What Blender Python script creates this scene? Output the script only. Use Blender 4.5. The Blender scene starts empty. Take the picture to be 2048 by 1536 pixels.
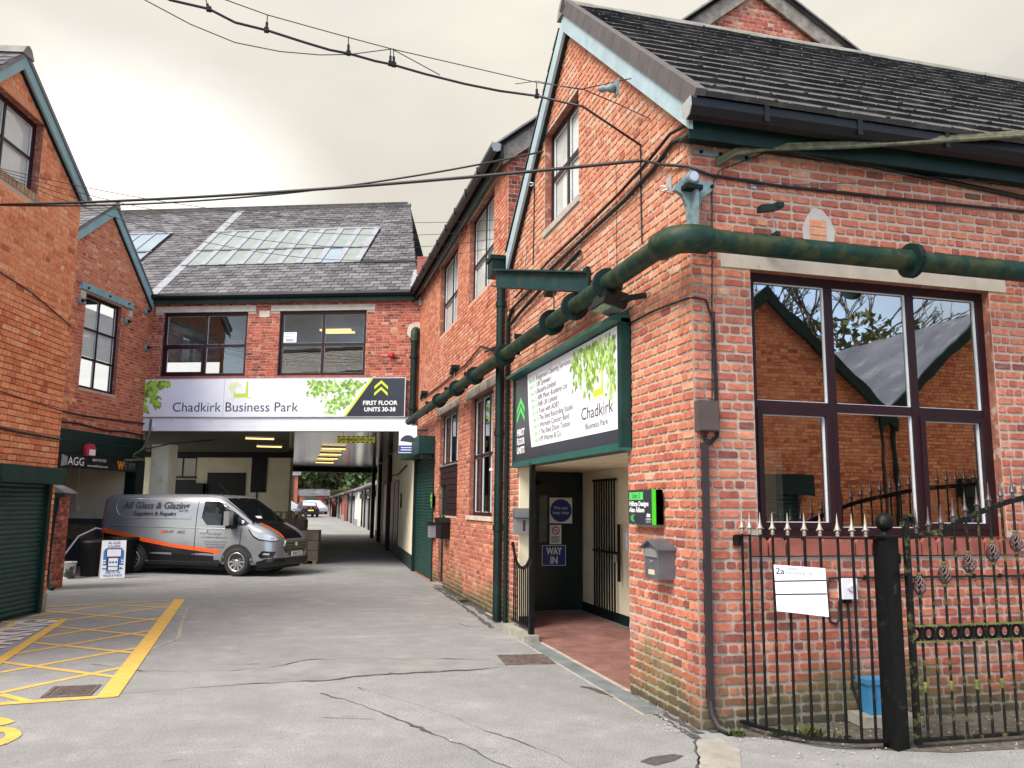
import bpy, bmesh, math, random
import numpy as np
from mathutils import Matrix, Vector
R = math.radians
random.seed(7)
rng = np.random.default_rng(7)
scene = bpy.context.scene
COL = scene.collection

# ------------------------------------------------------------------ camera
YAW, PITCH, ROLL, FPX = R(14.793), R(8.417), R(0.620), 1650.0
CAM = Vector((-3.421, -6.616, 1.85))
fwd = Vector((math.sin(YAW)*math.cos(PITCH), math.cos(YAW)*math.cos(PITCH), math.sin(PITCH)))
rgt = Vector((math.cos(YAW), -math.sin(YAW), 0)); upv = rgt.cross(fwd)
rgt, upv = math.cos(ROLL)*rgt+math.sin(ROLL)*upv, -math.sin(ROLL)*rgt+math.cos(ROLL)*upv
cd = bpy.data.cameras.new('camera'); cam = bpy.data.objects.new('camera', cd); COL.objects.link(cam)
m3 = Matrix((rgt, upv, -fwd)).transposed()
cam.matrix_world = Matrix.Translation(CAM) @ m3.to_4x4()
cd.sensor_width = 36; cd.lens = FPX*36/2048; cd.clip_start = .05; cd.clip_end = 1500
scene.camera = cam
scene.render.resolution_x, scene.render.resolution_y = 1024, 768

# ------------------------------------------------------------------ exposure, sun, sky
vs = scene.view_settings
vs.view_transform = 'Standard'; vs.look = 'None'; vs.exposure = 1.82; vs.gamma = 1; vs.use_curve_mapping = False
SUN_HEAD, SUN_EL = R(-118), R(48)
sl = bpy.data.lights.new('sun', 'SUN'); sl.energy = 1.5; sl.angle = R(30); sl.color = (1, .93, .82)
so = bpy.data.objects.new('sun', sl); COL.objects.link(so)
tosun = Vector((math.sin(SUN_HEAD)*math.cos(SUN_EL), math.cos(SUN_HEAD)*math.cos(SUN_EL), math.sin(SUN_EL)))
so.rotation_euler = tosun.to_track_quat('Z', 'Y').to_euler(); so.location = (0, 0, 40)

w = bpy.data.worlds.new('World'); scene.world = w; w.use_nodes = True
nt = w.node_tree; nt.nodes.clear()
def N(t, kind, **kw):
    n = t.nodes.new(kind)
    for k, v in kw.items(): setattr(n, k, v)
    return n
def L(t, a, b): t.links.new(a, b)
def math_n(t, op, a, b=None, clamp=False):
    n = N(t, 'ShaderNodeMath', operation=op); n.use_clamp = clamp
    for i, v in enumerate((a, b)):
        if v is None: continue
        if isinstance(v, (int, float)): n.inputs[i].default_value = v
        else: L(t, v, n.inputs[i])
    return n.outputs[0]
out = N(nt, 'ShaderNodeOutputWorld')
sky = N(nt, 'ShaderNodeTexSky', sky_type='NISHITA'); sky.sun_disc = False
sky.sun_elevation = SUN_EL; sky.sun_rotation = SUN_HEAD
bg1 = N(nt, 'ShaderNodeBackground'); bg1.inputs[1].default_value = .14; L(nt, sky.outputs[0], bg1.inputs[0])
tc = N(nt, 'ShaderNodeTexCoord')
sep = N(nt, 'ShaderNodeSeparateXYZ'); L(nt, tc.outputs['Generated'], sep.inputs[0])
# overcast cloud deck: brightness follows the standard overcast law (1 + 2 sin h) / 3
h_ = math_n(nt, 'MAXIMUM', sep.outputs[2], 0.0)
cie = math_n(nt, 'MULTIPLY', math_n(nt, 'ADD', math_n(nt, 'MULTIPLY', h_, 2.0), 1.0), .333)
mp = N(nt, 'ShaderNodeMapping'); mp.inputs['Scale'].default_value = (1, 1, 2.2); L(nt, tc.outputs['Generated'], mp.inputs[0])
n1 = N(nt, 'ShaderNodeTexNoise'); n1.inputs['Scale'].default_value = 2.6; n1.inputs['Detail'].default_value = 7; n1.inputs['Roughness'].default_value = .5
L(nt, mp.outputs[0], n1.inputs['Vector'])
cr = N(nt, 'ShaderNodeValToRGB'); L(nt, n1.outputs[0], cr.inputs[0])
cr.color_ramp.elements[0].position = .36; cr.color_ramp.elements[0].color = (.80, .76, .69, 1)
cr.color_ramp.elements[1].position = .68; cr.color_ramp.elements[1].color = (1.0, .94, .815, 1)
# thin bright cloud in front of the low sun
dotn = N(nt, 'ShaderNodeVectorMath', operation='DOT_PRODUCT'); L(nt, tc.outputs['Generated'], dotn.inputs[0])
GLOW_H, GLOW_E = R(-12), R(13)
dotn.inputs[1].default_value = (math.sin(GLOW_H)*math.cos(GLOW_E), math.cos(GLOW_H)*math.cos(GLOW_E), math.sin(GLOW_E))
n2 = N(nt, 'ShaderNodeTexNoise'); n2.inputs['Scale'].default_value = 3.5; n2.inputs['Detail'].default_value = 5; L(nt, mp.outputs[0], n2.inputs['Vector'])
gd = math_n(nt, 'ADD', dotn.outputs['Value'], math_n(nt, 'MULTIPLY', math_n(nt, 'SUBTRACT', n2.outputs[0], .5), .03))
gl = N(nt, 'ShaderNodeMapRange'); gl.interpolation_type = 'SMOOTHSTEP'; L(nt, gd, gl.inputs[0])
gl.inputs[1].default_value = .955; gl.inputs[2].default_value = 1.0; gl.inputs[3].default_value = 0; gl.inputs[4].default_value = .42
mulc = N(nt, 'ShaderNodeMix', data_type='RGBA', blend_type='MULTIPLY'); mulc.inputs[0].default_value = 1
L(nt, cr.outputs[0], mulc.inputs[6]); L(nt, cie, mulc.inputs[7])
addc = N(nt, 'ShaderNodeMix', data_type='RGBA', blend_type='ADD'); addc.inputs[0].default_value = 1
L(nt, mulc.outputs[2], addc.inputs[6]); L(nt, gl.outputs[0], addc.inputs[7])
bg2 = N(nt, 'ShaderNodeBackground'); bg2.inputs[1].default_value = .425; L(nt, addc.outputs[2], bg2.inputs[0])
# the cloud breaks up towards the south (behind the camera)
brk = math_n(nt, 'ADD', math_n(nt, 'MULTIPLY', sep.outputs[1], .55), n1.outputs[0])
cov = N(nt, 'ShaderNodeMapRange'); L(nt, brk, cov.inputs[0])
cov.inputs[1].default_value = .1; cov.inputs[2].default_value = .32; cov.inputs[3].default_value = .25; cov.inputs[4].default_value = 1
mixw = N(nt, 'ShaderNodeMixShader'); L(nt, cov.outputs[0], mixw.inputs[0]); L(nt, bg1.outputs[0], mixw.inputs[1]); L(nt, bg2.outputs[0], mixw.inputs[2])
L(nt, mixw.outputs[0], out.inputs[0])

# ------------------------------------------------------------------ materials
MATS = {}
def new_mat(name):
    m = bpy.data.materials.new(name); m.use_nodes = True
    t = m.node_tree; b = t.nodes['Principled BSDF']
    return m, t, b
def noise(t, scale, detail=4, rough=.55, vec=None, stretch=None):
    n = N(t, 'ShaderNodeTexNoise'); n.inputs['Scale'].default_value = scale; n.inputs['Detail'].default_value = detail
    n.inputs['Roughness'].default_value = rough
    g = vec or N(t, 'ShaderNodeNewGeometry').outputs['Position']
    if stretch:
        mpn = N(t, 'ShaderNodeMapping'); mpn.inputs['Scale'].default_value = stretch; L(t, g, mpn.inputs[0]); g = mpn.outputs[0]
    L(t, g, n.inputs['Vector']); return n.outputs[0]
def ramp(t, fac, *stops, mode='LINEAR'):
    r = N(t, 'ShaderNodeValToRGB'); r.color_ramp.interpolation = mode
    e = r.color_ramp.elements
    while len(e) < len(stops): e.new(.5)
    for i, (p, c) in enumerate(stops):
        e[i].position = p; e[i].color = (*c, 1) if len(c) == 3 else c
    L(t, fac, r.inputs[0]); return r.outputs[0]
def mixc(t, fac, a, b, blend='MIX'):
    n = N(t, 'ShaderNodeMix', data_type='RGBA', blend_type=blend)
    for i, v in ((0, fac), (6, a), (7, b)):
        if isinstance(v, (int, float)): n.inputs[i].default_value = v
        elif isinstance(v, tuple): n.inputs[i].default_value = (*v, 1)
        else: L(t, v, n.inputs[i])
    return n.outputs[2]
def bump(t, b, h, strength=.3, dist=.01):
    n = N(t, 'ShaderNodeBump'); n.inputs['Strength'].default_value = strength; n.inputs['Distance'].default_value = dist
    L(t, h, n.inputs['Height']); L(t, n.outputs[0], b.inputs['Normal'])
def mr(t, v, a, b, c=0., d=1.):
    n = N(t, 'ShaderNodeMapRange'); L(t, v, n.inputs[0])
    for i, x in enumerate((a, b, c, d)): n.inputs[i+1].default_value = x
    return n.outputs[0]
def M(name, col, rough=.6, metal=0., var=.2, scale=5., bmp=.15, bscale=60., dirt=None, dscale=3., dlo=.5, dhi=.7, bd=.004, spec=.5):
    """painted / plain surface with tonal variation, an optional patchy second colour and fine relief"""
    m, t, b = new_mat(name)
    lo = tuple(c*(1-var) for c in col); hi = tuple(min(1, c*(1+var)) for c in col)
    c = ramp(t, noise(t, scale, 5), (.3, lo), (.7, hi))
    if dirt:
        c = mixc(t, mr(t, noise(t, dscale, 8, .65), dlo, dhi), c, dirt)
    L(t, c, b.inputs['Base Color'])
    b.inputs['Roughness'].default_value = rough; b.inputs['Metallic'].default_value = metal
    b.inputs['Specular IOR Level'].default_value = spec
    if bmp: bump(t, b, noise(t, bscale, 4), bmp, bd)
    MATS[name] = m; return m
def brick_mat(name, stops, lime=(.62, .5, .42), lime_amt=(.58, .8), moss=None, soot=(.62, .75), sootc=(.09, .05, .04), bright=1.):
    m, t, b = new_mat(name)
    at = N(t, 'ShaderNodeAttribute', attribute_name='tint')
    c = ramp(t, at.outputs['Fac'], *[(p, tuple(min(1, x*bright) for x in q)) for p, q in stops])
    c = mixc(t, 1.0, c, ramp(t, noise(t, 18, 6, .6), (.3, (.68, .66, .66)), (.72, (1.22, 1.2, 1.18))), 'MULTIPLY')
    c = mixc(t, mr(t, noise(t, 1.1, 8, .68), lime_amt[0], lime_amt[1], 0, .7), c, lime)
    c = mixc(t, mr(t, noise(t, 2.3, 9, .7), soot[0], soot[1], 0, .6), c, sootc)
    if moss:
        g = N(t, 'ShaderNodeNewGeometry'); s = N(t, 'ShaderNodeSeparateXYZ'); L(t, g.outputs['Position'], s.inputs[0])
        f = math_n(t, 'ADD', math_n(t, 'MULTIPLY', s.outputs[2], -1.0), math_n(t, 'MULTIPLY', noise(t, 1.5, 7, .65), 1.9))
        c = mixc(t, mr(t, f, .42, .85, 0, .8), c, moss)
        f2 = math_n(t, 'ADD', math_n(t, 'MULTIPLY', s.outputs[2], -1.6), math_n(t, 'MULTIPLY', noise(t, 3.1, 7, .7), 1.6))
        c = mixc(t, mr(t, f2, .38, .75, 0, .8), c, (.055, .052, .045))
    L(t, c, b.inputs['Base Color']); b.inputs['Roughness'].default_value = .85; b.inputs['Specular IOR Level'].default_value = .25
    bump(t, b, noise(t, 55, 6, .65), .5, .006)
    MATS[name] = m; return m
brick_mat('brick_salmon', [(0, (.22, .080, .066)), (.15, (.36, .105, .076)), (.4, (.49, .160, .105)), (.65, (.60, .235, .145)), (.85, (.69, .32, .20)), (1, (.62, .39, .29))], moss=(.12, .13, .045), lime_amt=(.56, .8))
brick_mat('brick_orange', [(0, (.36, .10, .06)), (.2, (.54, .145, .07)), (.5, (.76, .27, .13)), (.8, (.84, .37, .18)), (1, (.80, .45, .26))], lime_amt=(.64, .86), soot=(.62, .8), sootc=(.2, .06, .04))
brick_mat('brick_red', [(0, (.15, .05, .04)), (.2, (.32, .07, .05)), (.5, (.46, .11, .07)), (.8, (.56, .19, .11)), (1, (.56, .34, .25))], lime_amt=(.6, .85), lime=(.6, .44, .36))
M('mortar_light', (.50, .40, .315), .95, var=.25, scale=3, bmp=.6, bscale=120, dirt=(.30, .25, .21), dlo=.5, dhi=.75)
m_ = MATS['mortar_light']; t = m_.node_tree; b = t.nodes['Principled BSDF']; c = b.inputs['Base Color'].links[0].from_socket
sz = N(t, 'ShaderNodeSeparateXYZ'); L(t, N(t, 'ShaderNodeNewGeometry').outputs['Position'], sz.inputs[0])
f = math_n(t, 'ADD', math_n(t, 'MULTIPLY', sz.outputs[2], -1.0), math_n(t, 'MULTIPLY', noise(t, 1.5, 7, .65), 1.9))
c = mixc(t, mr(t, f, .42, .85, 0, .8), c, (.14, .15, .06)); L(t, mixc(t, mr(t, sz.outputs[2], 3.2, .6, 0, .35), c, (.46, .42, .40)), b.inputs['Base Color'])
M('mortar_dark', (.22, .13, .09), .95, var=.3, scale=3, bmp=.5, bscale=120, dirt=(.42, .32, .25), dlo=.5, dhi=.62, dscale=.5)
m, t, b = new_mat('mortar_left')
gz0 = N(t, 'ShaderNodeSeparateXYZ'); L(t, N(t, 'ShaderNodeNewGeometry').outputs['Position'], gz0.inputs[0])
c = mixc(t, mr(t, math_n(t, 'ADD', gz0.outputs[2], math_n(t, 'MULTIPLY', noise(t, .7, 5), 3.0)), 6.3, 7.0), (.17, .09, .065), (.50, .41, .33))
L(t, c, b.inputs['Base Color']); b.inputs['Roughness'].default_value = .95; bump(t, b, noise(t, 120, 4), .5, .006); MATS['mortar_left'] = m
M('mortar_mid', (.54, .42, .34), .95, var=.25, scale=3, bmp=.5, bscale=120, dirt=(.2, .14, .11), dlo=.52, dhi=.72)
M('slate', (.115, .115, .135), .42, var=.5, scale=.9, bmp=.3, bscale=45, dirt=(.30, .29, .31), dscale=1.4, dlo=.55, dhi=.72)
M('slate_mauve', (.13, .105, .125), .45, var=.4, scale=1.1, bmp=.3, bscale=45, dirt=(.26, .24, .26), dscale=1.4, dlo=.55, dhi=.75)
M('roof_tile', (.030, .031, .037), .38, var=.3, scale=2, bmp=.35, bscale=70, dirt=(.10, .095, .09), dlo=.5, dhi=.7)
M('ridge_tile', (.22, .21, .20), .8, var=.25, scale=4, bmp=.4, dirt=(.2, .2, .1), dlo=.5, dhi=.7)
M('moss', (.045, .038, .02), 1., var=.5, scale=20, bmp=.8)
M('moss_green', (.09, .11, .03), 1., var=.5, scale=20, bmp=.8)
M('barge_blue', (.34, .45, .51), .55, var=.14, scale=3, bmp=.15, dirt=(.24, .34, .34), dscale=4, dlo=.55, dhi=.8)
M('barge_teal', (.22, .37, .42), .5, var=.14, scale=3, bmp=.12, dirt=(.2, .3, .3), dscale=4, dlo=.55, dhi=.8)
M('weathered_wood', (.27, .235, .20), .85, var=.3, scale=8, bmp=.4, dirt=(.13, .11, .1))
M('green_paint', (.004, .035, .03), .5, spec=.3, var=.3, scale=4, bmp=.12, dirt=(.014, .06, .052), dlo=.5, dhi=.75)
M('green_dark', (.002, .016, .014), .5, spec=.3, var=.3, scale=3, bmp=.1, dirt=(.009, .026, .023), dlo=.55, dhi=.8)
M('green_shutter', (.007, .048, .042), .45, var=.25, scale=4, bmp=.08, spec=.4)
M('green_light', (.015, .10, .085), .5, var=.25, scale=4, bmp=.15, dirt=(.02, .08, .07))
M('blue_grey_iron', (.17, .24, .26), .5, var=.2, scale=10, bmp=.2, dirt=(.12, .15, .14), dscale=9)
M('pipe_green', (.007, .029, .021), .55, spec=.25, var=.35, scale=5, bmp=.35, bscale=50, dirt=(.045, .052, .02), dscale=7, dlo=.47, dhi=.62)
M('maroon', (.020, .005, .008), .45, spec=.35, var=.2, scale=3, bmp=.05)
M('seal_white', (.62, .65, .68), .5, var=.1, bmp=0)
M('cream_paint', (.84, .77, .58), .7, var=.08, scale=2, bmp=.25, bscale=25, dirt=(.5, .43, .3), dscale=1.6, dlo=.58, dhi=.8)
M('white_paint', (.78, .77, .74), .6, var=.08, scale=3, bmp=.25, bscale=30, dirt=(.5, .46, .38), dscale=2, dlo=.6, dhi=.8)
M('white_panel', (.84, .85, .92), .35, var=.05, scale=2, bmp=.03, dirt=(.62, .62, .66), dscale=3, dlo=.58, dhi=.85)
M('sign_white', (.84, .84, .93), .3, var=.03, scale=2, bmp=0, dirt=(.62, .62, .68), dscale=4, dlo=.58, dhi=.85)
M('sign_grey', (.030, .035, .050), .3, var=.1, scale=2, bmp=0)
M('sign_black', (.012, .012, .016), .3, var=.1, bmp=0)
M('ink', (.028, .034, .055), .5, var=.05, bmp=0)
M('print_white', (.86, .86, .88), .45, var=.03, bmp=0)
M('print_lime', (.56, .70, .03), .45, var=.05, bmp=0)
M('print_pale_lime', (.72, .78, .45), .45, var=.05, bmp=0)
M('print_green', (.10, .62, .12), .45, var=.05, bmp=0)
M('print_leaf', (.20, .38, .06), .45, var=.55, scale=9, bmp=0)
M('print_leaf_pale', (.46, .64, .22), .45, var=.35, scale=9, bmp=0)
M('print_blue', (.02, .05, .26), .4, var=.1, bmp=0)
M('print_mid_blue', (.03, .19, .52), .4, var=.1, bmp=0)
M('print_orange', (.80, .30, .02), .45, var=.08, bmp=0)
M('print_yellow', (.90, .88, .08), .45, var=.08, bmp=0)
M('print_red', (.45, .03, .05), .45, var=.1, bmp=0)
M('green_bright', (.06, .52, .02), .4, var=.08, bmp=0)
M('lintel_stone', (.56, .50, .42), .85, var=.15, scale=4, bmp=.35, bscale=50, dirt=(.22, .16, .11), dscale=9, dlo=.6, dhi=.72)
M('sill_brick', (.29, .085, .062), .7, var=.25, scale=6, bmp=.3)
M('render_grey', (.30, .29, .27), .9, var=.2, scale=4, bmp=.4, dirt=(.14, .14, .12))
M('iron_black', (.004, .0045, .005), .5, var=.3, scale=12, bmp=.2, spec=.22, dirt=(.05, .055, .02), dscale=9, dlo=.6, dhi=.72)
M('iron_mossy', (.006, .0065, .006), .6, spec=.25, var=.3, scale=12, bmp=.3, dirt=(.11, .12, .04), dscale=12, dlo=.54, dhi=.66)
M('iron_silver', (.52, .45, .36), .38, .6, var=.3, scale=20, bmp=.2, dirt=(.12, .10, .08), dscale=20)
M('iron_bronze', (.10, .08, .08), .4, .4, var=.3, scale=20, bmp=.2)
M('black_plastic', (.005, .005, .006), .5, spec=.3, var=.2, bmp=.05)
M('black_cable', (.007, .007, .008), .5, var=.25, scale=10, bmp=.1)
M('cable_lichen', (.12, .12, .07), .8, var=.4, scale=14, bmp=.3, dirt=(.05, .05, .04), dscale=10)
M('grey_metal', (.13, .135, .155), .42, .3, var=.15, scale=4, bmp=.08, dirt=(.08, .08, .09), dlo=.55, dhi=.8)
M('grey_plastic', (.22, .23, .26), .45, var=.1, bmp=.05)
M('brown_plastic', (.085, .06, .056), .55, var=.15, bmp=.08)
M('bright_metal', (.55, .56, .58), .3, .7, var=.12, bmp=.05)
M('lead', (.29, .30, .335), .5, .1, var=.18, scale=5, bmp=.2, dirt=(.3, .3, .34))
M('skylight_pane', (.235, .27, .262), .55, spec=.3, var=.12, scale=3, bmp=.05, dirt=(.2, .235, .2), dscale=2.5, dlo=.5, dhi=.7)
M('skylight_blue', (.24, .31, .36), .4, spec=.3, var=.08, scale=2, bmp=.02)
M('blue_plastic', (.05, .25, .50), .4, var=.12, bmp=.05)
M('yellow_line', (.68, .42, .09), .8, var=.1, scale=6, bmp=.25, bscale=140, dirt=(.40, .29, .10), dscale=16, dlo=.56, dhi=.7)
M('white_line', (.62, .60, .58), .8, var=.08, scale=6, bmp=.25, bscale=140, dirt=(.36, .34, .32), dscale=14, dlo=.56, dhi=.72)
M('paver_red', (.22, .105, .09), .85, var=.3, scale=3, bmp=.3, bscale=80)
M('paver_blue', (.17, .19, .20), .85, var=.25, scale=3, bmp=.3, bscale=80)
M('joint_sand', (.42, .36, .30), .95, var=.2, bmp=.3)
M('dark_interior', (.02, .02, .02), .9, var=.3, bmp=0)
M('dim_wall', (.12, .105, .08), .9, var=.2, bmp=0)
M('wood_pallet', (.26, .18, .11), .85, var=.3, scale=8, bmp=.3)
M('cardboard', (.16, .12, .085), .85, var=.2, scale=5, bmp=.2)
M('tyre', (.018, .018, .019), .75, var=.2, bmp=.2)
M('alloy', (.60, .60, .62), .25, .85, var=.05, bmp=0)
M('van_silver', (.34, .35, .38), .26, .55, var=.04, scale=1, bmp=0)
M('van_black', (.007, .007, .008), .25, var=.1, bmp=0)
M('van_orange', (.78, .10, .015), .3, var=.04, bmp=0)
M('car_glass', (.006, .008, .009), .06, var=.1, bmp=0, spec=.45)
M('lamp_glass', (.55, .60, .66), .1, .3, var=.1, bmp=0)
M('car_navy', (.012, .015, .035), .2, var=.1, bmp=0)
M('car_white', (.70, .72, .76), .3, var=.04, bmp=0)
M('bark', (.09, .075, .055), .95, var=.3, scale=8, bmp=.5)
M('bucket_white', (.5, .5, .48), .5, var=.1, bmp=.05, dirt=(.04, .05, .05), dscale=4, dlo=.48, dhi=.52)
M('soil', (.10, .088, .07), .95, var=.4, scale=12, bmp=.8, bscale=60, dirt=(.22, .20, .17), dscale=18, dlo=.55, dhi=.7)
M('litter', (.33, .31, .28), .9, var=.4, scale=9, bmp=.3)
def leaf_mat(name, a, b_, c_):
    m, t, b = new_mat(name)
    at = N(t, 'ShaderNodeAttribute', attribute_name='tint')
    L(t, ramp(t, at.outputs['Fac'], (0, a), (.5, b_), (1, c_)), b.inputs['Base Color'])
    b.inputs['Roughness'].default_value = .6; MATS[name] = m
leaf_mat('leaves_green', (.025, .055, .014), (.055, .10, .025), (.11, .15, .04))
leaf_mat('leaves_olive', (.06, .075, .025), (.12, .13, .045), (.20, .19, .08))
def emit_mat(name, col, s):
    m, t, b = new_mat(name); b.inputs['Emission Color'].default_value = (*col, 1); b.inputs['Emission Strength'].default_value = s
    b.inputs['Base Color'].default_value = (.8, .8, .7, 1); MATS[name] = m
emit_mat('tube_light', (1, .66, .2), .55)
def glass_mat(name, ior, tint=(.9, .93, .95), body=.0):
    m, t, b = new_mat(name); t.nodes.remove(b)
    o = t.nodes['Material Output']
    tr = N(t, 'ShaderNodeBsdfTransparent'); tr.inputs[0].default_value = (*tint, 1)
    gs = N(t, 'ShaderNodeBsdfGlossy'); gs.inputs['Roughness'].default_value = .012
    bn = N(t, 'ShaderNodeBump'); bn.inputs['Strength'].default_value = .05; bn.inputs['Distance'].default_value = .02
    L(t, noise(t, 1.6, 2), bn.inputs['Height']); L(t, bn.outputs[0], gs.inputs['Normal'])
    fr_ = N(t, 'ShaderNodeFresnel'); bk_ = N(t, 'ShaderNodeNewGeometry').outputs['Backfacing']      # same pane from both sides
    L(t, mr(t, bk_, 0, 1, ior, 1/ior), fr_.inputs[0])
    mx = N(t, 'ShaderNodeMixShader'); L(t, fr_.outputs[0], mx.inputs[0]); L(t, tr.outputs[0], mx.inputs[1]); L(t, gs.outputs[0], mx.inputs[2])
    L(t, mx.outputs[0], o.inputs[0]); MATS[name] = m
glass_mat('glass', 2.1); glass_mat('glass_mirror', 8.5, (.75, .78, .8)); glass_mat('glass_sky', 5.0, (.85, .9, .88))
# tarmac: worn pale asphalt with dust, damp and aggregate
m, t, b = new_mat('tarmac')
c = ramp(t, noise(t, .35, 6, .6), (.3, (.215, .217, .22)), (.7, (.30, .30, .302)))
c = mixc(t, mr(t, noise(t, 1.3, 9, .7), .56, .8, 0, .55), c, (.42, .40, .37))
c = mixc(t, 1.0, c, ramp(t, noise(t, 60, 4, .8), (.32, (.52, .52, .52)), (.68, (1.45, 1.45, 1.45))), 'MULTIPLY')
c = mixc(t, 1.0, c, ramp(t, noise(t, 2.6, 10, .8), (.3, (.80, .80, .80)), (.7, (1.17, 1.17, 1.17))), 'MULTIPLY')
vo = N(t, 'ShaderNodeTexVoronoi'); vo.inputs['Scale'].default_value = 70; L(t, N(t, 'ShaderNodeNewGeometry').outputs['Position'], vo.inputs['Vector'])
c = mixc(t, mr(t, vo.outputs['Distance'], .14, .05, 0, .5), c, (.55, .53, .5))
v2 = N(t, 'ShaderNodeTexVoronoi'); v2.inputs['Scale'].default_value = 38; L(t, N(t, 'ShaderNodeNewGeometry').outputs['Position'], v2.inputs['Vector'])
c = mixc(t, mr(t, v2.outputs['Distance'], .16, .06, 0, .5), c, (.15, .145, .14))
c = mixc(t, mr(t, noise(t, 5, 8, .75), .6, .72, 0, .4), c, (.19, .185, .18))
c = mixc(t, mr(t, noise(t, .22, 6, .7), .54, .68, 0, .45), c, (.20, .195, .19))
c = mixc(t, mr(t, noise(t, .8, 10, .75), .66, .74, 0, .5), c, (.12, .115, .11))
c = mixc(t, mr(t, noise(t, .5, 5, .6, stretch=(.4, 2.4, 1)), .62, .72, 0, .4), c, (.40, .385, .36))
L(t, c, b.inputs['Base Color']); b.inputs['Roughness'].default_value = .85
bump(t, b, noise(t, 110, 4, .7), .45, .006); MATS['tarmac'] = m
m2 = m.copy(); m2.name = 'tarmac_patch'; MATS['tarmac_patch'] = m2
for n in m2.node_tree.nodes:
    if n.type == 'VALTORGB' and abs(n.color_ramp.elements[0].color[0]-.215) < .01:
        n.color_ramp.elements[0].color = (.225, .226, .228, 1); n.color_ramp.elements[1].color = (.31, .31, .31, 1)
M('tarmac_dark', (.235, .235, .235), .85, var=.2, scale=2, bmp=.5, bscale=110, dirt=(.29, .28, .27), dscale=3)
M('crack_dirt_shade', (.075, .072, .068), .95, var=.4, scale=30, bmp=.5)
M('concrete', (.34, .32, .28), .9, var=.2, scale=3, bmp=.5, bscale=70, dirt=(.2, .2, .14), dscale=5)
brick_mat('brick_mixed', [(0, (.26, .08, .06)), (.2, (.44, .115, .07)), (.5, (.60, .19, .10)), (.8, (.68, .28, .15)), (1, (.70, .42, .27))], lime_amt=(.6, .85))
M('sill_weathered', (.36, .24, .15), .85, var=.25, bmp=.3)
M('beam_green', (.006, .038, .042), .55, spec=.3, var=.3, bmp=.2, dirt=(.035, .035, .03), dscale=5, dlo=.5, dhi=.66)
M('print_lime2', (.40, .62, .05), .45, var=.3, scale=9, bmp=0)
M('brown_dark', (.028, .022, .024), .5, var=.2, bmp=.05)
M('ink_cream', (.55, .5, .35), .6, var=.1, bmp=0)
M('iron_green', (.12, .135, .035), .85, var=.35, scale=14, bmp=.3, dirt=(.04, .045, .03), dscale=10, dlo=.52, dhi=.68)
M('brick_far', (.45, .14, .08), .85, var=.3, scale=6, bmp=.3, dirt=(.3, .09, .06), dscale=2)
M('green_mid', (.01, .13, .10), .5, var=.2, bmp=.05)
leaf_mat('leaves_mix', (.03, .06, .016), (.07, .10, .03), (.16, .16, .06))
M('reveal_brick', (.30, .105, .07), .9, var=.35, scale=9, bmp=.4, dirt=(.42, .33, .27), dscale=11, dlo=.55, dhi=.62)
M('sill_tile', (.44, .40, .37), .7, var=.2, bmp=.2)
M('verge_tile', (.085, .075, .078), .6, var=.2, scale=5, bmp=.2)
M('gutter_black', (.006, .006, .008), .4, spec=.35, var=.2, bmp=.03)
M('green_black', (.006, .016, .016), .35, var=.2, bmp=.03)
M('door_glass', (.12, .14, .15), .1, var=.3, bmp=0)
M('render_grey2', (.50, .45, .40), .95, var=.12, bmp=.3)
M('patch_brick', (.66, .27, .14), .85, var=.2, scale=20, bmp=.3)
M('lintel_dark', (.28, .25, .22), .85, var=.25, scale=4, bmp=.4, dirt=(.10, .09, .07), dscale=6, dlo=.45, dhi=.7)
M('blind_reflection', (.82, .82, .78), .7, var=.06, bmp=0)  # also stands for sky reflected in the upper panes
M('ceiling_gloss', (.11, .11, .11), .14, var=.25, scale=1.2, bmp=.04, bscale=3, bd=.02)
M('black_plinth', (.012, .028, .026), .6, var=.3, bmp=.2)
m, t, b = new_mat('slate_mix')
at = N(t, 'ShaderNodeAttribute', attribute_name='tint')
c = ramp(t, at.outputs['Fac'], (0, (.05, .053, .062)), (.35, (.085, .083, .095)), (.7, (.12, .11, .125)), (1, (.17, .16, .172)))
c = mixc(t, mr(t, noise(t, .9, 6, .65, stretch=(1, 1, .35)), .55, .75, 0, .6), c, (.22, .21, .22))
c = mixc(t, mr(t, noise(t, 3.5, 8, .7), .62, .72, 0, .5), c, (.15, .155, .08))
L(t, c, b.inputs['Base Color']); b.inputs['Roughness'].default_value = .45; bump(t, b, noise(t, 40, 5), .3, .004); MATS['slate_mix'] = m

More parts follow.
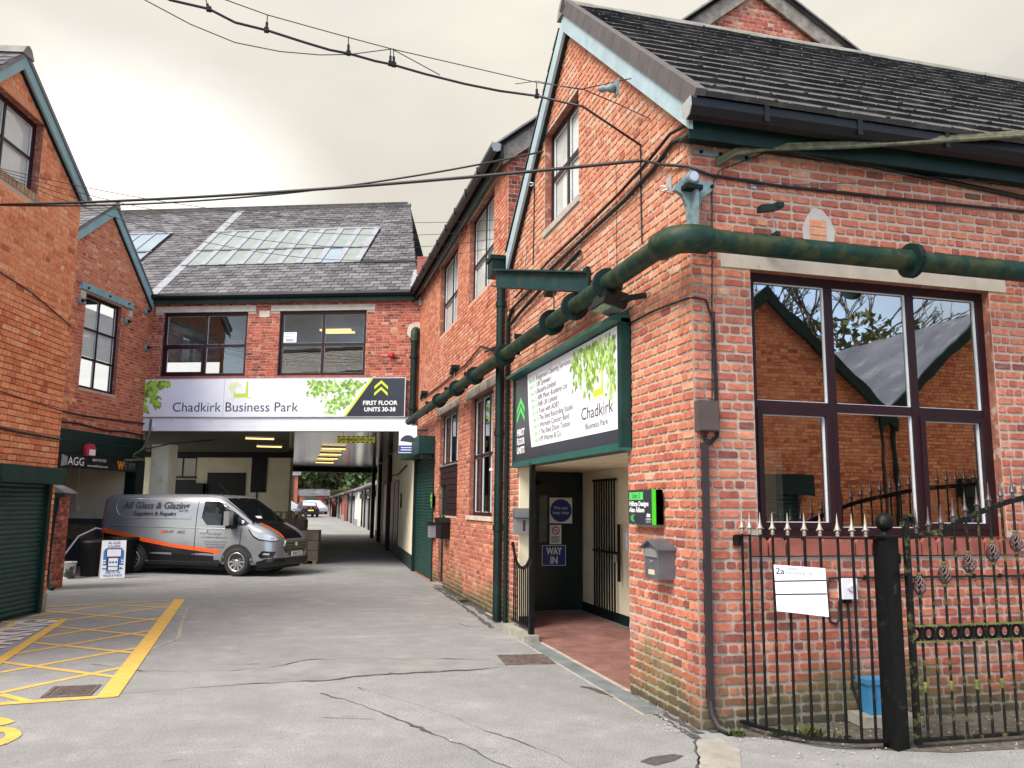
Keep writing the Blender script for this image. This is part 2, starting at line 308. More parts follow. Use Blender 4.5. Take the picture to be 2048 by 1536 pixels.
# ------------------------------------------------------------------ mesh helpers
class MB:
    """collects shapes for ONE mesh"""
    def __init__(s): s.v = []; s.f = []; s.sm = []
    def add(s, vs_, fs, smooth=False):
        o = len(s.v); s.v += [tuple(p) for p in vs_]; s.f += [tuple(i+o for i in f) for f in fs]; s.sm += [smooth]*len(fs); return s
    def box(s, x0, x1, y0, y1, z0, z1, M_=None):
        p = [(x0,y0,z0),(x1,y0,z0),(x1,y1,z0),(x0,y1,z0),(x0,y0,z1),(x1,y0,z1),(x1,y1,z1),(x0,y1,z1)]
        if M_: p = [M_ @ Vector(q) for q in p]
        return s.add(p, [(0,3,2,1),(4,5,6,7),(0,1,5,4),(1,2,6,5),(2,3,7,6),(3,0,4,7)])
    def bar(s, a, b, w_, h=None, up=(0,0,1)):
        """square bar from a to b"""
        a, b = Vector(a), Vector(b); d = (b-a).normalized(); u = Vector(up)
        if abs(d.dot(u)) > .97: u = Vector((0,1,0))
        x = d.cross(u).normalized(); y = x.cross(d); h = h or w_
        c = [x*w_/2*i+y*h/2*j for i, j in ((-1,-1),(1,-1),(1,1),(-1,1))]
        return s.add([a+q for q in c]+[b+q for q in c], [(3,2,1,0),(4,5,6,7)]+[(i,(i+1)%4,(i+1)%4+4,i+4) for i in range(4)])
    def tube(s, pts, r, n=8, caps=True):
        pts = [Vector(p) for p in pts]; k = len(pts); rs = r if isinstance(r, (list, tuple)) else [r]*k
        ref = None; vs_ = []
        for i, p in enumerate(pts):
            d = (pts[min(i+1, k-1)]-pts[max(i-1, 0)]).normalized()
            if ref is None: ref = Vector((0,0,1)) if abs(d.z) < .9 else Vector((1,0,0))
            x = d.cross(ref).normalized(); ref = x.cross(d)
            vs_ += [p+(x*math.cos(2*math.pi*j/n)+ref*math.sin(2*math.pi*j/n))*rs[i] for j in range(n)]
        fs = [(i*n+j, i*n+(j+1)%n, (i+1)*n+(j+1)%n, (i+1)*n+j) for i in range(k-1) for j in range(n)]
        s.add(vs_, fs, True)
        if caps: s.add(vs_[:n], [tuple(range(n))[::-1]]); s.add(vs_[-n:], [tuple(range(n))])
        return s
    def lathe(s, base, axis, prof, n=12, smooth=True):
        """prof = [(distance along axis, radius)]"""
        base = Vector(base); d = Vector(axis).normalized(); r0 = Vector((0,0,1)) if abs(d.z) < .9 else Vector((1,0,0))
        x = d.cross(r0).normalized(); y = d.cross(x)
        vs_ = [base+d*h+(x*math.cos(2*math.pi*j/n)+y*math.sin(2*math.pi*j/n))*r for h, r in prof for j in range(n)]
        k = len(prof)
        s.add(vs_, [(i*n+j, i*n+(j+1)%n, (i+1)*n+(j+1)%n, (i+1)*n+j) for i in range(k-1) for j in range(n)], smooth)
        s.add(vs_[:n], [tuple(range(n))]); s.add(vs_[-n:], [tuple(range(n))[::-1]]); return s
    def prism(s, poly, y0, y1, M_=None):
        """polygon in x,z extruded along y"""
        n = len(poly); p = [(x, y0, z) for x, z in poly]+[(x, y1, z) for x, z in poly]
        if M_: p = [M_ @ Vector(q) for q in p]
        return s.add(p, [tuple(range(n)), tuple(range(2*n-1, n-1, -1))]+[(i, i+n, (i+1)%n+n, (i+1)%n) for i in range(n)])
    def sheet(s, poly, z):
        return s.add([(x, y, z) for x, y in poly], [tuple(range(len(poly)))])
    def sphere(s, c, r, n=12, k=8, sq=(1,1,1)):
        vs_ = [(c[0]+r*sq[0]*math.sin(math.pi*i/k)*math.cos(2*math.pi*j/n), c[1]+r*sq[1]*math.sin(math.pi*i/k)*math.sin(2*math.pi*j/n), c[2]+r*sq[2]*math.cos(math.pi*i/k)) for i in range(k+1) for j in range(n)]
        return s.add(vs_, [(i*n+j, (i+1)*n+j, (i+1)*n+(j+1)%n, i*n+(j+1)%n) for i in range(k) for j in range(n)], True)
    def mesh(s, name, mat):
        me = bpy.data.meshes.new(name); me.from_pydata([tuple(v) for v in s.v], [], s.f)
        if any(s.sm): me.polygons.foreach_set('use_smooth', s.sm)
        if mat: me.materials.append(MATS[mat])
        me.update(); return me
def put(name, mb, mat, parent=None, kind=None, label=None, fix=True):
    me = mb.mesh(name, mat) if isinstance(mb, MB) else mb
    if fix and isinstance(mb, MB):
        bm = bmesh.new(); bm.from_mesh(me); bmesh.ops.recalc_face_normals(bm, faces=bm.faces); bm.to_mesh(me); bm.free()
    o = bpy.data.objects.new(name, me); COL.objects.link(o)
    if parent: o.parent = parent
    if kind: o['kind'] = kind
    if label: o['label'] = label
    return o
def frame(x, y, th, z=0.): return Matrix.Translation((x, y, z)) @ Matrix.Rotation(R(th), 4, 'Z')
ID = Matrix.Identity(4)
def thing(name, label, cat, mat=ID, group=None):
    o = bpy.data.objects.new(name, None); COL.objects.link(o); o.matrix_world = mat; o.empty_display_size = .2
    o['label'] = label; o['category'] = cat
    if group: o['group'] = group
    return o
def tag(o, label, cat, group=None):
    o['label'] = label; o['category'] = cat
    if group: o['group'] = group
    return o
def copy_thing(root, mat, label=None):
    r = root.copy(); COL.objects.link(r); r.matrix_world = mat
    if label: r['label'] = label
    for ch in root.children:
        c = ch.copy(); COL.objects.link(c); c.parent = r
        for g in ch.children:
            d = g.copy(); COL.objects.link(d); d.parent = c
    return r
FA = frame(0, 0, 0); FB = frame(0, 0, -90); F1 = frame(-7.43, 9.19, 78); F2 = frame(-7.75, 19.975, 69); FF = frame(0, 17, -21)
def on(F, u, z, outw=0., th=0.): return F @ Matrix.Translation((u, -outw, z)) @ Matrix.Rotation(R(th), 4, 'Z')
def LBp(p): return (-p[1], p[2])           # world point on the street wall -> (u, z) in its frame

def project(P):
    """pixel position and depth of world points (only used to find the pieces that show largest)"""
    v = np.asarray(P)-np.array(CAM); z = v @ np.array(fwd); z_ = np.where(z < .1, .1, z)
    return 1024+FPX*(v @ np.array(rgt))/z_, 768-FPX*(v @ np.array(upv))/z_, z

# pieces (bricks, slates, tiles, pavers): variants share mesh data
def brick_variants(n, thick, bev, jit, mat, prefix='brick', corner=.12):
    outv = []
    for i in range(n):
        ring = []
        c = corner
        base = [(-.5, -.5+c), (-.5+c*.45, -.5), (0, -.5), (.5-c*.45, -.5), (.5, -.5+c), (.5, .5-c), (.5-c*.45, .5), (0, .5), (-.5+c*.45, .5), (-.5, .5-c)]
        ring = [(x+rng.normal(0, jit*.4), z+rng.normal(0, jit)) for x, z in base]
        k = len(ring); tl = rng.normal(0, .12, 2)
        vb = [(x, 0., z) for x, z in ring]
        vf = [(x*(1-bev*.4), -1.+x*tl[0]+z*tl[1], z*(1-bev)) for x, z in ring]
        fs = [(j, (j+1) % k, (j+1) % k+k, j+k) for j in range(k)]+[tuple(range(k, 2*k))]
        V = np.array(vb+vf); V[:, 1] *= thick
        tint = (i+.5)/n
        me = bpy.data.meshes.new(prefix); me.from_pydata(V.tolist(), [], fs); me.materials.append(MATS[mat])
        a = me.attributes.new('tint', 'FLOAT', 'POINT'); a.data.foreach_set('value', [tint]*len(V))
        outv.append((me, V, fs, tint))
    return outv
def emit_pieces(name, parent, variants, pieces, world, mat, nind=300, basis=None, maxdepth=60):
    """pieces: (centre xyz, (sx, sy, sz), variant index) in the parent's local space. The nearest nind in frame become objects, the rest one mesh"""
    if not pieces: return
    basis = basis or Matrix.Identity(3)
    C_ = np.array([p[0] for p in pieces]); S_ = np.array([p[1] for p in pieces]); I_ = np.array([p[2] for p in pieces])
    W = np.array(world)
    px, py, z = project(C_ @ W[:3, :3].T+W[:3, 3])
    ok = (px > 0) & (px < 2048) & (py > 0) & (py < 1536) & (z > .2) & (z < maxdepth)
    order = np.argsort(np.where(ok, z, 1e9)); sel = set(int(i) for i in order[:nind] if ok[i])
    B_ = np.array(basis); b4 = basis.to_4x4()
    for i in sel:
        o = bpy.data.objects.new(name, variants[I_[i]][0]); COL.objects.link(o); o.parent = parent
        o.matrix_local = Matrix.Translation(C_[i]) @ b4 @ Matrix.Diagonal((*S_[i], 1))
    rest = [i for i in range(len(pieces)) if i not in sel]
    if not rest: return
    vs_, fs, tt, off = [], [], [], 0
    for i in rest:
        me, V, f, t = variants[I_[i]]
        vs_.append((V*S_[i]) @ B_.T+C_[i]); fs += [tuple(q+off for q in ff) for ff in f]; off += len(V); tt += [t]*len(V)
    me = bpy.data.meshes.new(name); me.from_pydata(np.concatenate(vs_).tolist(), [], fs); me.materials.append(MATS[mat])
    a = me.attributes.new('tint', 'FLOAT', 'POINT'); a.data.foreach_set('value', tt)
    o = bpy.data.objects.new(name, me); COL.objects.link(o); o.parent = parent; o['kind'] = 'stuff'
    return o
def top_at(outline, u):
    for (a, za), (b, zb) in zip(outline, outline[1:]):
        if a <= u <= b: return za+(zb-za)*(u-a)/max(1e-6, b-a)
    return -1e9
def reveal_body(holes, depth):
    mb = MB()
    for u0, u1, a, b in holes:
        for (p, q) in (((u0, a), (u1, a)), ((u1, a), (u1, b)), ((u1, b), (u0, b)), ((u0, b), (u0, a))):
            cu, cz = (u0+u1)/2, (a+b)/2; k = .002
            sh = lambda r: (r[0]+(k if r[0] < cu else -k), r[1]+(k if r[1] < cz else -k))
            (x0, z0_), (x1, z1_) = sh(p), sh(q)
            mb.add([(x0, -.001, z0_), (x1, -.001, z1_), (x1, depth, z1_), (x0, depth, z0_)], [(0, 1, 2, 3)])
    return mb
def wall_body(outline, z0, holes, depth, reveal=None):
    """mortar face of a wall (local x, z; outside towards -y) with openings, reveals and a back face"""
    mb = MB(); us = sorted({a for a, _ in outline} | {h[0] for h in holes} | {h[1] for h in holes})
    us = [u for u in us if outline[0][0] <= u <= outline[-1][0]]
    for a, b in zip(us, us[1:]):
        if b-a < 1e-5: continue
        mid = (a+b)/2; ta, tb = top_at(outline, a+1e-6), top_at(outline, b-1e-6)
        hs = sorted([(h[2], h[3]) for h in holes if h[0] < mid < h[1]])
        z = z0; segs = []
        for h0, h1 in hs:
            if h0 > z+1e-5: segs.append((z, z, h0, h0))
            z = max(z, h1)
        segs.append((z, z, max(z+1e-4, ta), max(z+1e-4, tb)))
        for y in (0, depth):
            for p, q, r_, s_ in segs: mb.add([(a, y, p), (b, y, q), (b, y, s_), (a, y, r_)], [(0, 1, 2, 3) if y == 0 else (3, 2, 1, 0)])
    for h in holes:
        u0, u1, a, b = h[:4]
        mb.add([(u0,0,a),(u1,0,a),(u1,0,b),(u0,0,b),(u0,depth,a),(u1,depth,a),(u1,depth,b),(u0,depth,b)], [(0,1,5,4),(1,2,6,5),(2,3,7,6),(3,0,4,7)])
    for (a, za), (b, zb) in zip(outline, outline[1:]):
        mb.add([(a,0,za),(b,0,zb),(b,depth,zb),(a,depth,za)], [(0,1,2,3)])
    for a, za in (outline[0], outline[-1]): mb.add([(a,0,z0),(a,0,za),(a,depth,za),(a,depth,z0)], [(0,1,2,3)])
    return mb
def lay_bricks(outline, z0, holes, course, Ls, jh, jv, nvar, tint, header_every=4, flemish=.22, zmax=None, y=0.):
    pieces = []; n = 0
    ztop = max(z for _, z in outline)
    z = z0
    while z < ztop-.02:
        zc = z+course/2; zc2 = z+course
        # interval of the wall at this course
        us = np.linspace(outline[0][0], outline[-1][0], 400)
        okm = [top_at(outline, u) >= zc2-.01 for u in us]
        if not any(okm): break
        u0 = us[okm.index(True)]; u1 = us[len(okm)-1-okm[::-1].index(True)]
        ivs = [(u0, u1)]
        for h in holes:
            if h[2]-course*.35 < zc < h[3]+course*.35 and h[2] < zc2-.01 and h[3] > z+.01:
                ivs = [q for a, b in ivs for q in ((a, min(b, h[0])), (max(a, h[1]), b)) if q[1]-q[0] > .03]
        head = header_every and n % header_every == header_every-1
        off = (n % 2)*Ls/2+(.25*Ls if head else 0)
        for a, b in ivs:
            u = a-((a+off) % Ls)
            while u < b-.015:
                l = Ls/2 if (head or rng.random() < flemish) else Ls
                p, q = max(a, u), min(b, u+l)
                if q-p > .035:
                    c = (p+q)/2; t = min(.999, max(0, tint(c, zc)))
                    pieces.append(((c, y, zc+rng.normal(0, .0015)), (q-p-jv*rng.uniform(.8, 1.2), 1, course-jh*rng.uniform(.85, 1.15)), int(t*nvar)))
                u += l
        z += course; n += 1
    return pieces

def text_data(s, size, align='CENTER', bold=0., sx=1., shear=0.):
    cu = bpy.data.curves.new('lettering', 'FONT'); cu.body = s; cu.size = size; cu.align_x = align; cu.offset = bold; cu.shear = shear
    cu.resolution_u = 3
    o = bpy.data.objects.new('lettering', cu); COL.objects.link(o)
    me = bpy.data.meshes.new_from_object(o.evaluated_get(bpy.context.evaluated_depsgraph_get()))
    vs_ = [(v.co.x*sx, v.co.y) for v in me.vertices]; fs = [tuple(p.vertices) for p in me.polygons]
    bpy.data.objects.remove(o); bpy.data.curves.remove(cu); bpy.data.meshes.remove(me)
    return vs_, fs
def text(parent, s, u, z, size, mat, y=-.004, align='CENTER', bold=0., sx=1., mapf=None, rot=0., shear=0., fit=None, name='lettering'):
    vs_, fs = text_data(s, size, align, bold, sx, shear)
    if not vs_: return
    if fit:
        x0 = min(p[0] for p in vs_); x1 = max(p[0] for p in vs_); k = fit/(x1-x0); vs_ = [(p[0]*k, p[1]) for p in vs_]
    c, s_ = math.cos(rot), math.sin(rot)
    pts = [(u+x*c-q*s_, z+x*s_+q*c) for x, q in vs_]
    mb = MB(); mb.add([mapf(*p) if mapf else (p[0], y, p[1]) for p in pts], fs)
    return put(name, mb, mat, parent, fix=False)
def flat(parent, name, poly, mat, y=-.002, mapf=None, label=None):
    mb = MB(); mb.add([mapf(*p) if mapf else (p[0], y, p[1]) for p in poly], [tuple(range(len(poly)))])
    return put(name, mb, mat, parent, label=label, fix=False)
def disc(c, r, n=24, a0=0, a1=2*math.pi): return [(c[0]+r*math.cos(a0+(a1-a0)*i/n), c[1]+r*math.sin(a0+(a1-a0)*i/n)) for i in range(n)]

def window(parent, u0, u1, z0, z1, cols, rows, y=.09, fw=.07, bw=.05, mat='maroon', glass='glass', seal=True, casement=(), zs=None, us=None):
    """window > frame, glazing bars, panes; local x,z, set back y from the wall face"""
    w_ = bpy.data.objects.new('window', None); COL.objects.link(w_); w_.parent = parent
    mb = MB()
    mb.box(u0, u0+fw, y, y+.07, z0, z1).box(u1-fw, u1, y, y+.07, z0, z1).box(u0+fw, u1-fw, y, y+.07, z0, z0+fw).box(u0+fw, u1-fw, y, y+.07, z1-fw, z1)
    put('frame', mb, mat, w_)
    us = us or [u0+(u1-u0)*i/cols for i in range(cols+1)]; zs = zs or [z0+(z1-z0)*i/rows for i in range(rows+1)]
    for u in us[1:-1]: put('mullion', MB().box(u-bw/2, u+bw/2, y+.004, y+.066, z0+fw, z1-fw), mat, w_)
    for z in zs[1:-1]:
        for a, b in zip(us, us[1:]):
            put('transom', MB().box(a+(fw if a == us[0] else bw/2), b-(fw if b == us[-1] else bw/2), y+.008, y+.062, z-bw/2, z+bw/2), mat, w_)
    for i, (a, b) in enumerate(zip(us, us[1:])):
        for j, (p, q) in enumerate(zip(zs, zs[1:])):
            A0 = a+(fw if i == 0 else bw/2); B0 = b-(fw if i == len(us)-2 else bw/2); P0 = p+(fw if j == 0 else bw/2); Q0 = q-(fw if j == len(zs)-2 else bw/2)
            if (i, j) in casement:
                c = .045; mb = MB(); yy = y-.012
                mb.box(A0-.01, A0+c, yy, y+.06, P0-.01, Q0+.01).box(B0-c, B0+.01, yy, y+.06, P0-.01, Q0+.01).box(A0+c, B0-c, yy, y+.06, P0-.01, P0+c).box(A0+c, B0-c, yy, y+.06, Q0-c, Q0+.01)
                put('casement', mb, mat, w_); A0 += c; B0 -= c; P0 += c; Q0 -= c
            if seal:
                s = .010; mb = MB()
                mb.box(A0, A0+s, y+.024, y+.045, P0, Q0).box(B0-s, B0, y+.024, y+.045, P0, Q0).box(A0+s, B0-s, y+.024, y+.045, P0, P0+s*.7).box(A0+s, B0-s, y+.024, y+.045, Q0-s*.7, Q0)
                put('seal', mb, 'seal_white', w_)
            put('pane', MB().add([(A0,y+.04,P0),(B0,y+.04,P0),(B0,y+.04,Q0),(A0,y+.04,Q0)], [(0,1,2,3)]), glass, w_, fix=False)
    return w_
def tree_leaves(name, parent, mat, centers, n, leaf, squash=.8):
    """a cloud of separate leaf faces around several clump centres"""
    cs = np.array([c[:3] for c in centers]); rs = np.array([c[3] for c in centers]); pr = rs**2/np.sum(rs**2)
    idx = rng.choice(len(cs), n, p=pr); d = rng.normal(size=(n, 3)); d /= np.linalg.norm(d, axis=1)[:, None]
    rad = rs[idx]*rng.uniform(.35, 1.05, n)**.6
    P = cs[idx]+d*rad[:, None]*np.array([1, 1, squash])
    a = rng.normal(size=(n, 3)); a /= np.linalg.norm(a, axis=1)[:, None]; b = np.cross(a, rng.normal(size=(n, 3))); b /= np.linalg.norm(b, axis=1)[:, None]
    s = leaf*rng.uniform(.6, 1.4, n)[:, None]
    V = np.stack([P-a*s, P+b*s*.5, P+a*s, P-b*s*.5], 1).reshape(-1, 3)
    me = bpy.data.meshes.new(name); me.from_pydata(V.tolist(), [], [(4*i, 4*i+1, 4*i+2, 4*i+3) for i in range(n)]); me.materials.append(MATS[mat])
    ct = rng.uniform(0, 1, len(cs)); t = np.clip(ct[idx]*.6+rng.uniform(0, .4, n), 0, 1)
    at = me.attributes.new('tint', 'FLOAT', 'POINT'); at.data.foreach_set('value', np.repeat(t, 4))
    return put(name, me, mat, parent)

# ------------------------------------------------------------------ ground
M('iron_rust', (.13, .095, .085), .7, .2, var=.3, scale=12, bmp=.3, dirt=(.22, .19, .17), dscale=14)
MATS['leaves_weed'] = MATS['moss_green']
def gz(y): return 0 if y < 38 else (y-38)*.0155
mb = MB(); ys = [-80, -20, 38, 60, 90, 140, 260, 500]
for a, b in zip(ys, ys[1:]):
    mb.add([(-260, a, gz(a)), (260, a, gz(a)), (260, b, gz(b)), (-260, b, gz(b))], [(0, 1, 2, 3)])
ground = put('ground', mb, 'tarmac', kind='structure')
def ribbon(mb, pts, wd, z, jag=0.):
    pts = [Vector((p[0], p[1])) for p in pts]
    for i, (a, b) in enumerate(zip(pts, pts[1:])):
        d = (b-a).normalized(); n = Vector((-d.y, d.x))*wd/2
        mb.add([(a.x+n.x, a.y+n.y, z), (a.x-n.x, a.y-n.y, z), (b.x-n.x, b.y-n.y, z), (b.x+n.x, b.y+n.y, z)], [(0, 1, 2, 3)])
def mark(name, pts, wd, z, mat='yellow_line'):
    mb = MB(); ribbon(mb, pts, wd, z); put(name, mb, mat, ground, fix=False)
# yellow keep-clear box, one sheet per painted stroke, each 1 mm above the next where they cross
mark('yellow_line', [(-5.392, 10.835), (-5.022, 2.322)], .19, .008)
mark('yellow_line', [(-4.963, 2.364), (-5.910, 2.243), (-8.2, 2.1)], .12, .006)
mark('yellow_line', [(-5.365, 10.743), (-7.509, 9.895)], .08, .006)
for i, (p, q) in enumerate([((-8.045, 7.686), (-6.427, 10.190)), ((-6.781, 8.039), (-5.423, 9.785)), ((-6.622, 6.321), (-5.324, 8.200)), ((-6.582, 4.991), (-5.280, 6.743)), ((-6.381, 3.815), (-5.211, 5.210)), ((-6.059, 2.742), (-5.144, 3.896))]):
    mark('yellow_line', [p, q], .085, .004)
for i, (p, q) in enumerate([((-7.576, 9.509), (-5.312, 7.772)), ((-6.375, 10.083), (-5.389, 9.439)), ((-6.725, 7.375), (-5.258, 6.207)), ((-6.631, 5.891), (-5.177, 4.781)), ((-6.582, 4.486), (-5.105, 3.289)), ((-6.036, 2.665), (-5.683, 2.296)), ((-7.974, 8.417), (-7.392, 7.879))]):
    mark('yellow_line', [p, q], .085, .005)
mark('yellow_line', [(-6.584, 4.237), (-6.794, 8.204)], .13, .007)
mark('yellow_line', [(-6.787, 8.293), (-7.401, 8.093)], .10, .009)
mark('yellow_line', [(-7.324, 5.975), (-7.401, 8.093)], .13, .007)
vs_, fs = text_data('PARKING', .80, 'RIGHT', bold=.03, sx=.80)
mb = MB(); mb.add([(-6.86-q*.98, 8.15+x, .008) for x, q in vs_], fs); put('white_lettering', mb, 'white_line', ground, fix=False)
mb = MB(); mb.sheet([(-5.800, 1.748), (-5.674, 1.649), (-5.582, 1.526), (-5.613, 1.441), (-5.692, 1.393)][::-1], .006); put('yellow_lettering', mb, 'yellow_line', ground, fix=False)
outer = [(-5.679, 1.350), (-5.585, 1.345), (-5.510, 1.280), (-5.442, 1.179), (-5.402, 1.071), (-5.403, 0.967), (-5.431, 0.851), (-5.490, 0.729)]
inner = [(-5.635, 1.206), (-5.574, 1.185), (-5.549, 1.149), (-5.527, 1.098), (-5.517, 1.059), (-5.514, 1.014), (-5.524, 0.957), (-5.541, 0.897)]
mb = MB(); mb.add([(*p, .006) for p in outer+inner], [(i, i+1, i+9, i+8) for i in range(7)]); put('yellow_lettering', mb, 'yellow_line', ground, fix=False)
mark('worn_line', [(-5.058, 10.541), (-5.094, 9.444), (-4.999, 7.910), (-4.824, 5.919), (-5.040, 5.032)], .05, .004, 'concrete')
# reinstated trenches, cracks and dips
def crack_strip(pts, wmin, wmax):
    mb = MB(); pl = [Vector(p) for p in pts]; fine = []
    for a, b in zip(pl, pl[1:]):
        n = max(2, int((b-a).length/.07))
        for i in range(n): fine.append(a+(b-a)*i/n)
    fine.append(pl[-1]); wv = .5
    L_, R_ = [], []
    for i, p in enumerate(fine):
        d = (fine[min(i+1, len(fine)-1)]-fine[max(0, i-1)]).normalized(); n = Vector((-d.y, d.x))
        wv = min(1, max(0, wv+random.uniform(-.35, .35))); h = 1.25*(wmin+(wmax-wmin)*wv**2)/2; o = random.uniform(-.02, .02)
        L_.append(p+n*(o+h)); R_.append(p+n*(o-h))
    k = len(fine); mb.add([(p.x, p.y, .006) for p in L_+R_], [(i, i+k, i+1+k, i+1) for i in range(k-1)])
    put('crack_strip', mb, 'crack_dirt_shade', ground, fix=False)
c1 = [(-5.537, 4.148), (-4.898, 3.591), (-4.300, 3.455), (-4.014, 3.408), (-3.826, 3.460), (-3.609, 3.509), (-3.389, 3.640), (-3.236, 3.822), (-3.078, 3.937), (-2.550, 3.875), (-2.020, 3.768), (-0.988, 3.514)]
c2 = [(-5.210, 2.404), (-4.628, 2.528), (-4.216, 2.597), (-3.741, 2.660), (-3.338, 2.687), (-2.900, 2.676), (-2.680, 2.808), (-2.384, 2.869), (-1.883, 2.891), (-1.258, 2.932), (-1.000, 3.013)]
c3 = [(-3.059, 2.072), (-2.838, 1.771), (-2.691, 1.492), (-2.555, 1.203), (-2.401, 0.826), (-2.254, 0.521), (-2.127, 0.187), (-1.997, -0.063), (-1.911, -0.374), (-1.744, -0.755)]
c4 = [(-2.674, 2.260), (-2.519, 1.977), (-2.302, 1.590), (-2.135, 1.283), (-1.920, 0.876), (-1.792, 0.454), (-1.667, 0.183), (-1.490, -0.177), (-1.420, -0.412), (-1.299, -0.857)]
def patch(name, a, b, z, mat):
    mb = MB(); mb.add([(*p, z) for p in a]+[(*p, z) for p in b], [tuple(range(len(a)))+tuple(range(len(a)+len(b)-1, len(a)-1, -1))]); put(name, mb, mat, ground)
patch('tarmac_patch', c3, c4, .002, 'tarmac_patch'); patch('tarmac_patch', c1[2:], c2[2:], .002, 'tarmac_dark')
crack_strip(c1, .004, .035); crack_strip(c2, .004, .04); crack_strip(c3, .004, .035); crack_strip(c4, .002, .03)
crack_strip([(-0.948, 6.398), (-0.827, 5.947), (-0.439, 5.828), (-0.173, 5.778)], .004, .03); crack_strip([(-0.771, 6.667), (-0.699, 6.230), (-0.250, 6.318)], .004, .025)
crack_strip([(-0.400, 1.844), (-0.292, 1.606), (-0.229, 1.338), (-0.152, 1.127)], .01, .09); crack_strip([(-0.169, -0.236), (-0.343, -0.612), (-0.608, -1.142)], .004, .03)
crack_strip([(-0.118, 1.213), (-0.141, 0.401), (-0.144, -0.212)], .02, .07); crack_strip([(-0.129, 13.269), (-0.235, 8.653), (-0.340, 6.063)], .02, .10)
crack_strip([(-0.080, 5.703), (-0.109, 4.429), (-0.171, 2.546), (-0.208, 1.147)], .004, .02)
mb = MB(); mb.sheet([(-0.848, -0.674), (-0.730, -0.589), (-0.531, -0.556), (-0.463, -0.611), (-0.585, -0.709), (-0.780, -0.786)], .004); put('worn_hole', mb, 'crack_dirt_shade', ground)
mb = MB(); mb.sheet([(-2.672, 3.356), (-2.331, 3.347), (-2.197, 3.022), (-2.328, 2.852), (-2.643, 2.835)], .005); put('tarmac_patch', mb, 'tarmac_dark', ground)
mb = MB(); mb.sheet([(-0.183, -0.262), (0.036, -0.252), (0.035, -0.564), (-0.320, -1.208), (-0.608, -1.142)], .006); put('concrete_patch', mb, 'concrete', ground)
mb = MB(); mb.sheet([(.2, -.15), (.45, -.35), (.8, -.62), (1.2, -.85), (1.6, -1.0), (4.5, -1.15), (4.5, 0.02), (.05, .02)], .005); put('soil_strip', mb, 'soil', ground)
for p_, a_, b_ in (([(-.05, -.08), (-.05, 1.46)], .04, .16), ([(-.05, 6.9), (-.06, 13.7)], .05, .2), ([(.05, -.05), (.42, -.05)], .04, .14), ([(-7.4, 9.3), (-7.7, 7.6), (-7.9, 6.5)], .03, .12)): crack_strip(p_, a_, b_)  # wall-foot strips, not cracks: dirt with contact shade painted in
for i in range(26):
    x, y = rng.uniform(-5.5, .4), rng.uniform(-2.0, 11); a = rng.uniform(-.5, .5); l = rng.uniform(.12, .5); crack_strip([(x, y), (x+l*.5, y+a*.2), (x+l, y+a*.3)], .002, .012)
# scattered grit and litter (nobody could count it)
mb = MB()
for i in range(520):
    if i < 190: t_ = rng.random(); x, y = .1+t_*3.4, -1.15+rng.random()*1.1
    elif i < 300: x, y = -.12-abs(rng.normal(0, .12)), rng.uniform(-.1, 1.5)
    elif i < 380: x, y = -.15-abs(rng.normal(0, .15)), rng.uniform(5.9, 14)
    else: x, y = rng.uniform(-6, 0), rng.uniform(-2, 12)
    s = rng.uniform(.004, .014); a = rng.uniform(0, 6.3)
    mb.add([(x+s*math.cos(a+k*2.1)*(1+.5*(k == 1)), y+s*math.sin(a+k*2.1), .009) for k in range(3)]+[(x, y, .011+s*.7)], [(0, 1, 3), (1, 2, 3), (2, 0, 3)])
put('grit', mb, 'litter', kind='stuff')
for (x, y, n, h) in [(.22, -.22, 60, .07), (.75, -.42, 110, .13), (.55, -.3, 30, .06), (-.12, 9.4, 60, .09), (1.02, -.5, 20, .07)]:
    mb = MB()
    for i in range(n):
        a = rng.uniform(0, 6.3); l = h*rng.uniform(.5, 1.1); wd = .012; b = Vector((x+rng.normal(0, h*.45), y+rng.normal(0, h*.3), .006)); d = Vector((math.cos(a)*.6, math.sin(a)*.6, rng.uniform(.5, 1))).normalized(); s = Vector((-math.sin(a), math.cos(a), 0))*wd
        mb.add([b, b+d*l*.6+s, b+d*l, b+d*l*.6-s], [(0, 1, 2, 3)])
    o = put('weed', mb, 'moss_green' if n < 50 else 'leaves_weed', fix=False)
    tag(o, {60: 'small weed at the foot of the fence end' if x > 0 else 'small weed at the foot of the street wall below the tall window', 110: 'largest green weed growing behind the railing bars', 30: 'low flat weed between two railing weeds', 20: 'tiny weed beside the foot of the gatepost'}[n], 'weed')
# inspection covers
def cover(corners, label, bright):
    c = Vector((sum(p[0] for p in corners)/4, sum(p[1] for p in corners)/4)); d = Vector(corners[1])-Vector(corners[0]); e = Vector(corners[0])-Vector(corners[3])
    t = thing('drain_cover', label, 'drain cover', Matrix.Translation((c.x, c.y, 0)) @ Matrix.Rotation(math.atan2(d.y, d.x), 4, 'Z'))
    a, b = d.length/2, e.length/2; mb = MB()
    for x0, x1, y0, y1 in ((-a, a, -b, -b+.04), (-a, a, b-.04, b), (-a, -a+.04, -b+.04, b-.04), (a-.04, a, -b+.04, b-.04)): mb.box(x0, x1, y0, y1, 0, .009)
    put('frame', mb, 'iron_rust', t); put('lid', MB().box(-a+.05, a-.05, -b+.05, b-.05, 0, .007), 'iron_rust', t)
    mb = MB(); n = 8
    for i in range(n):
        for j in range(n):
            x = -a+.07+(2*a-.14)*(i+.5)/n; y = -b+.07+(2*b-.14)*(j+.5)/n; s = (2*a-.14)/n*.36
            mb.box(x-s, x+s, y-s, y+s, .007, .0125)
    put('studs', mb, 'iron_rust', t, kind='stuff')
cover([(-0.867, 3.740), (-0.264, 3.691), (-0.262, 3.145), (-0.853, 3.106)], 'square iron drain cover in the tarmac by the lobby entrance', 1)
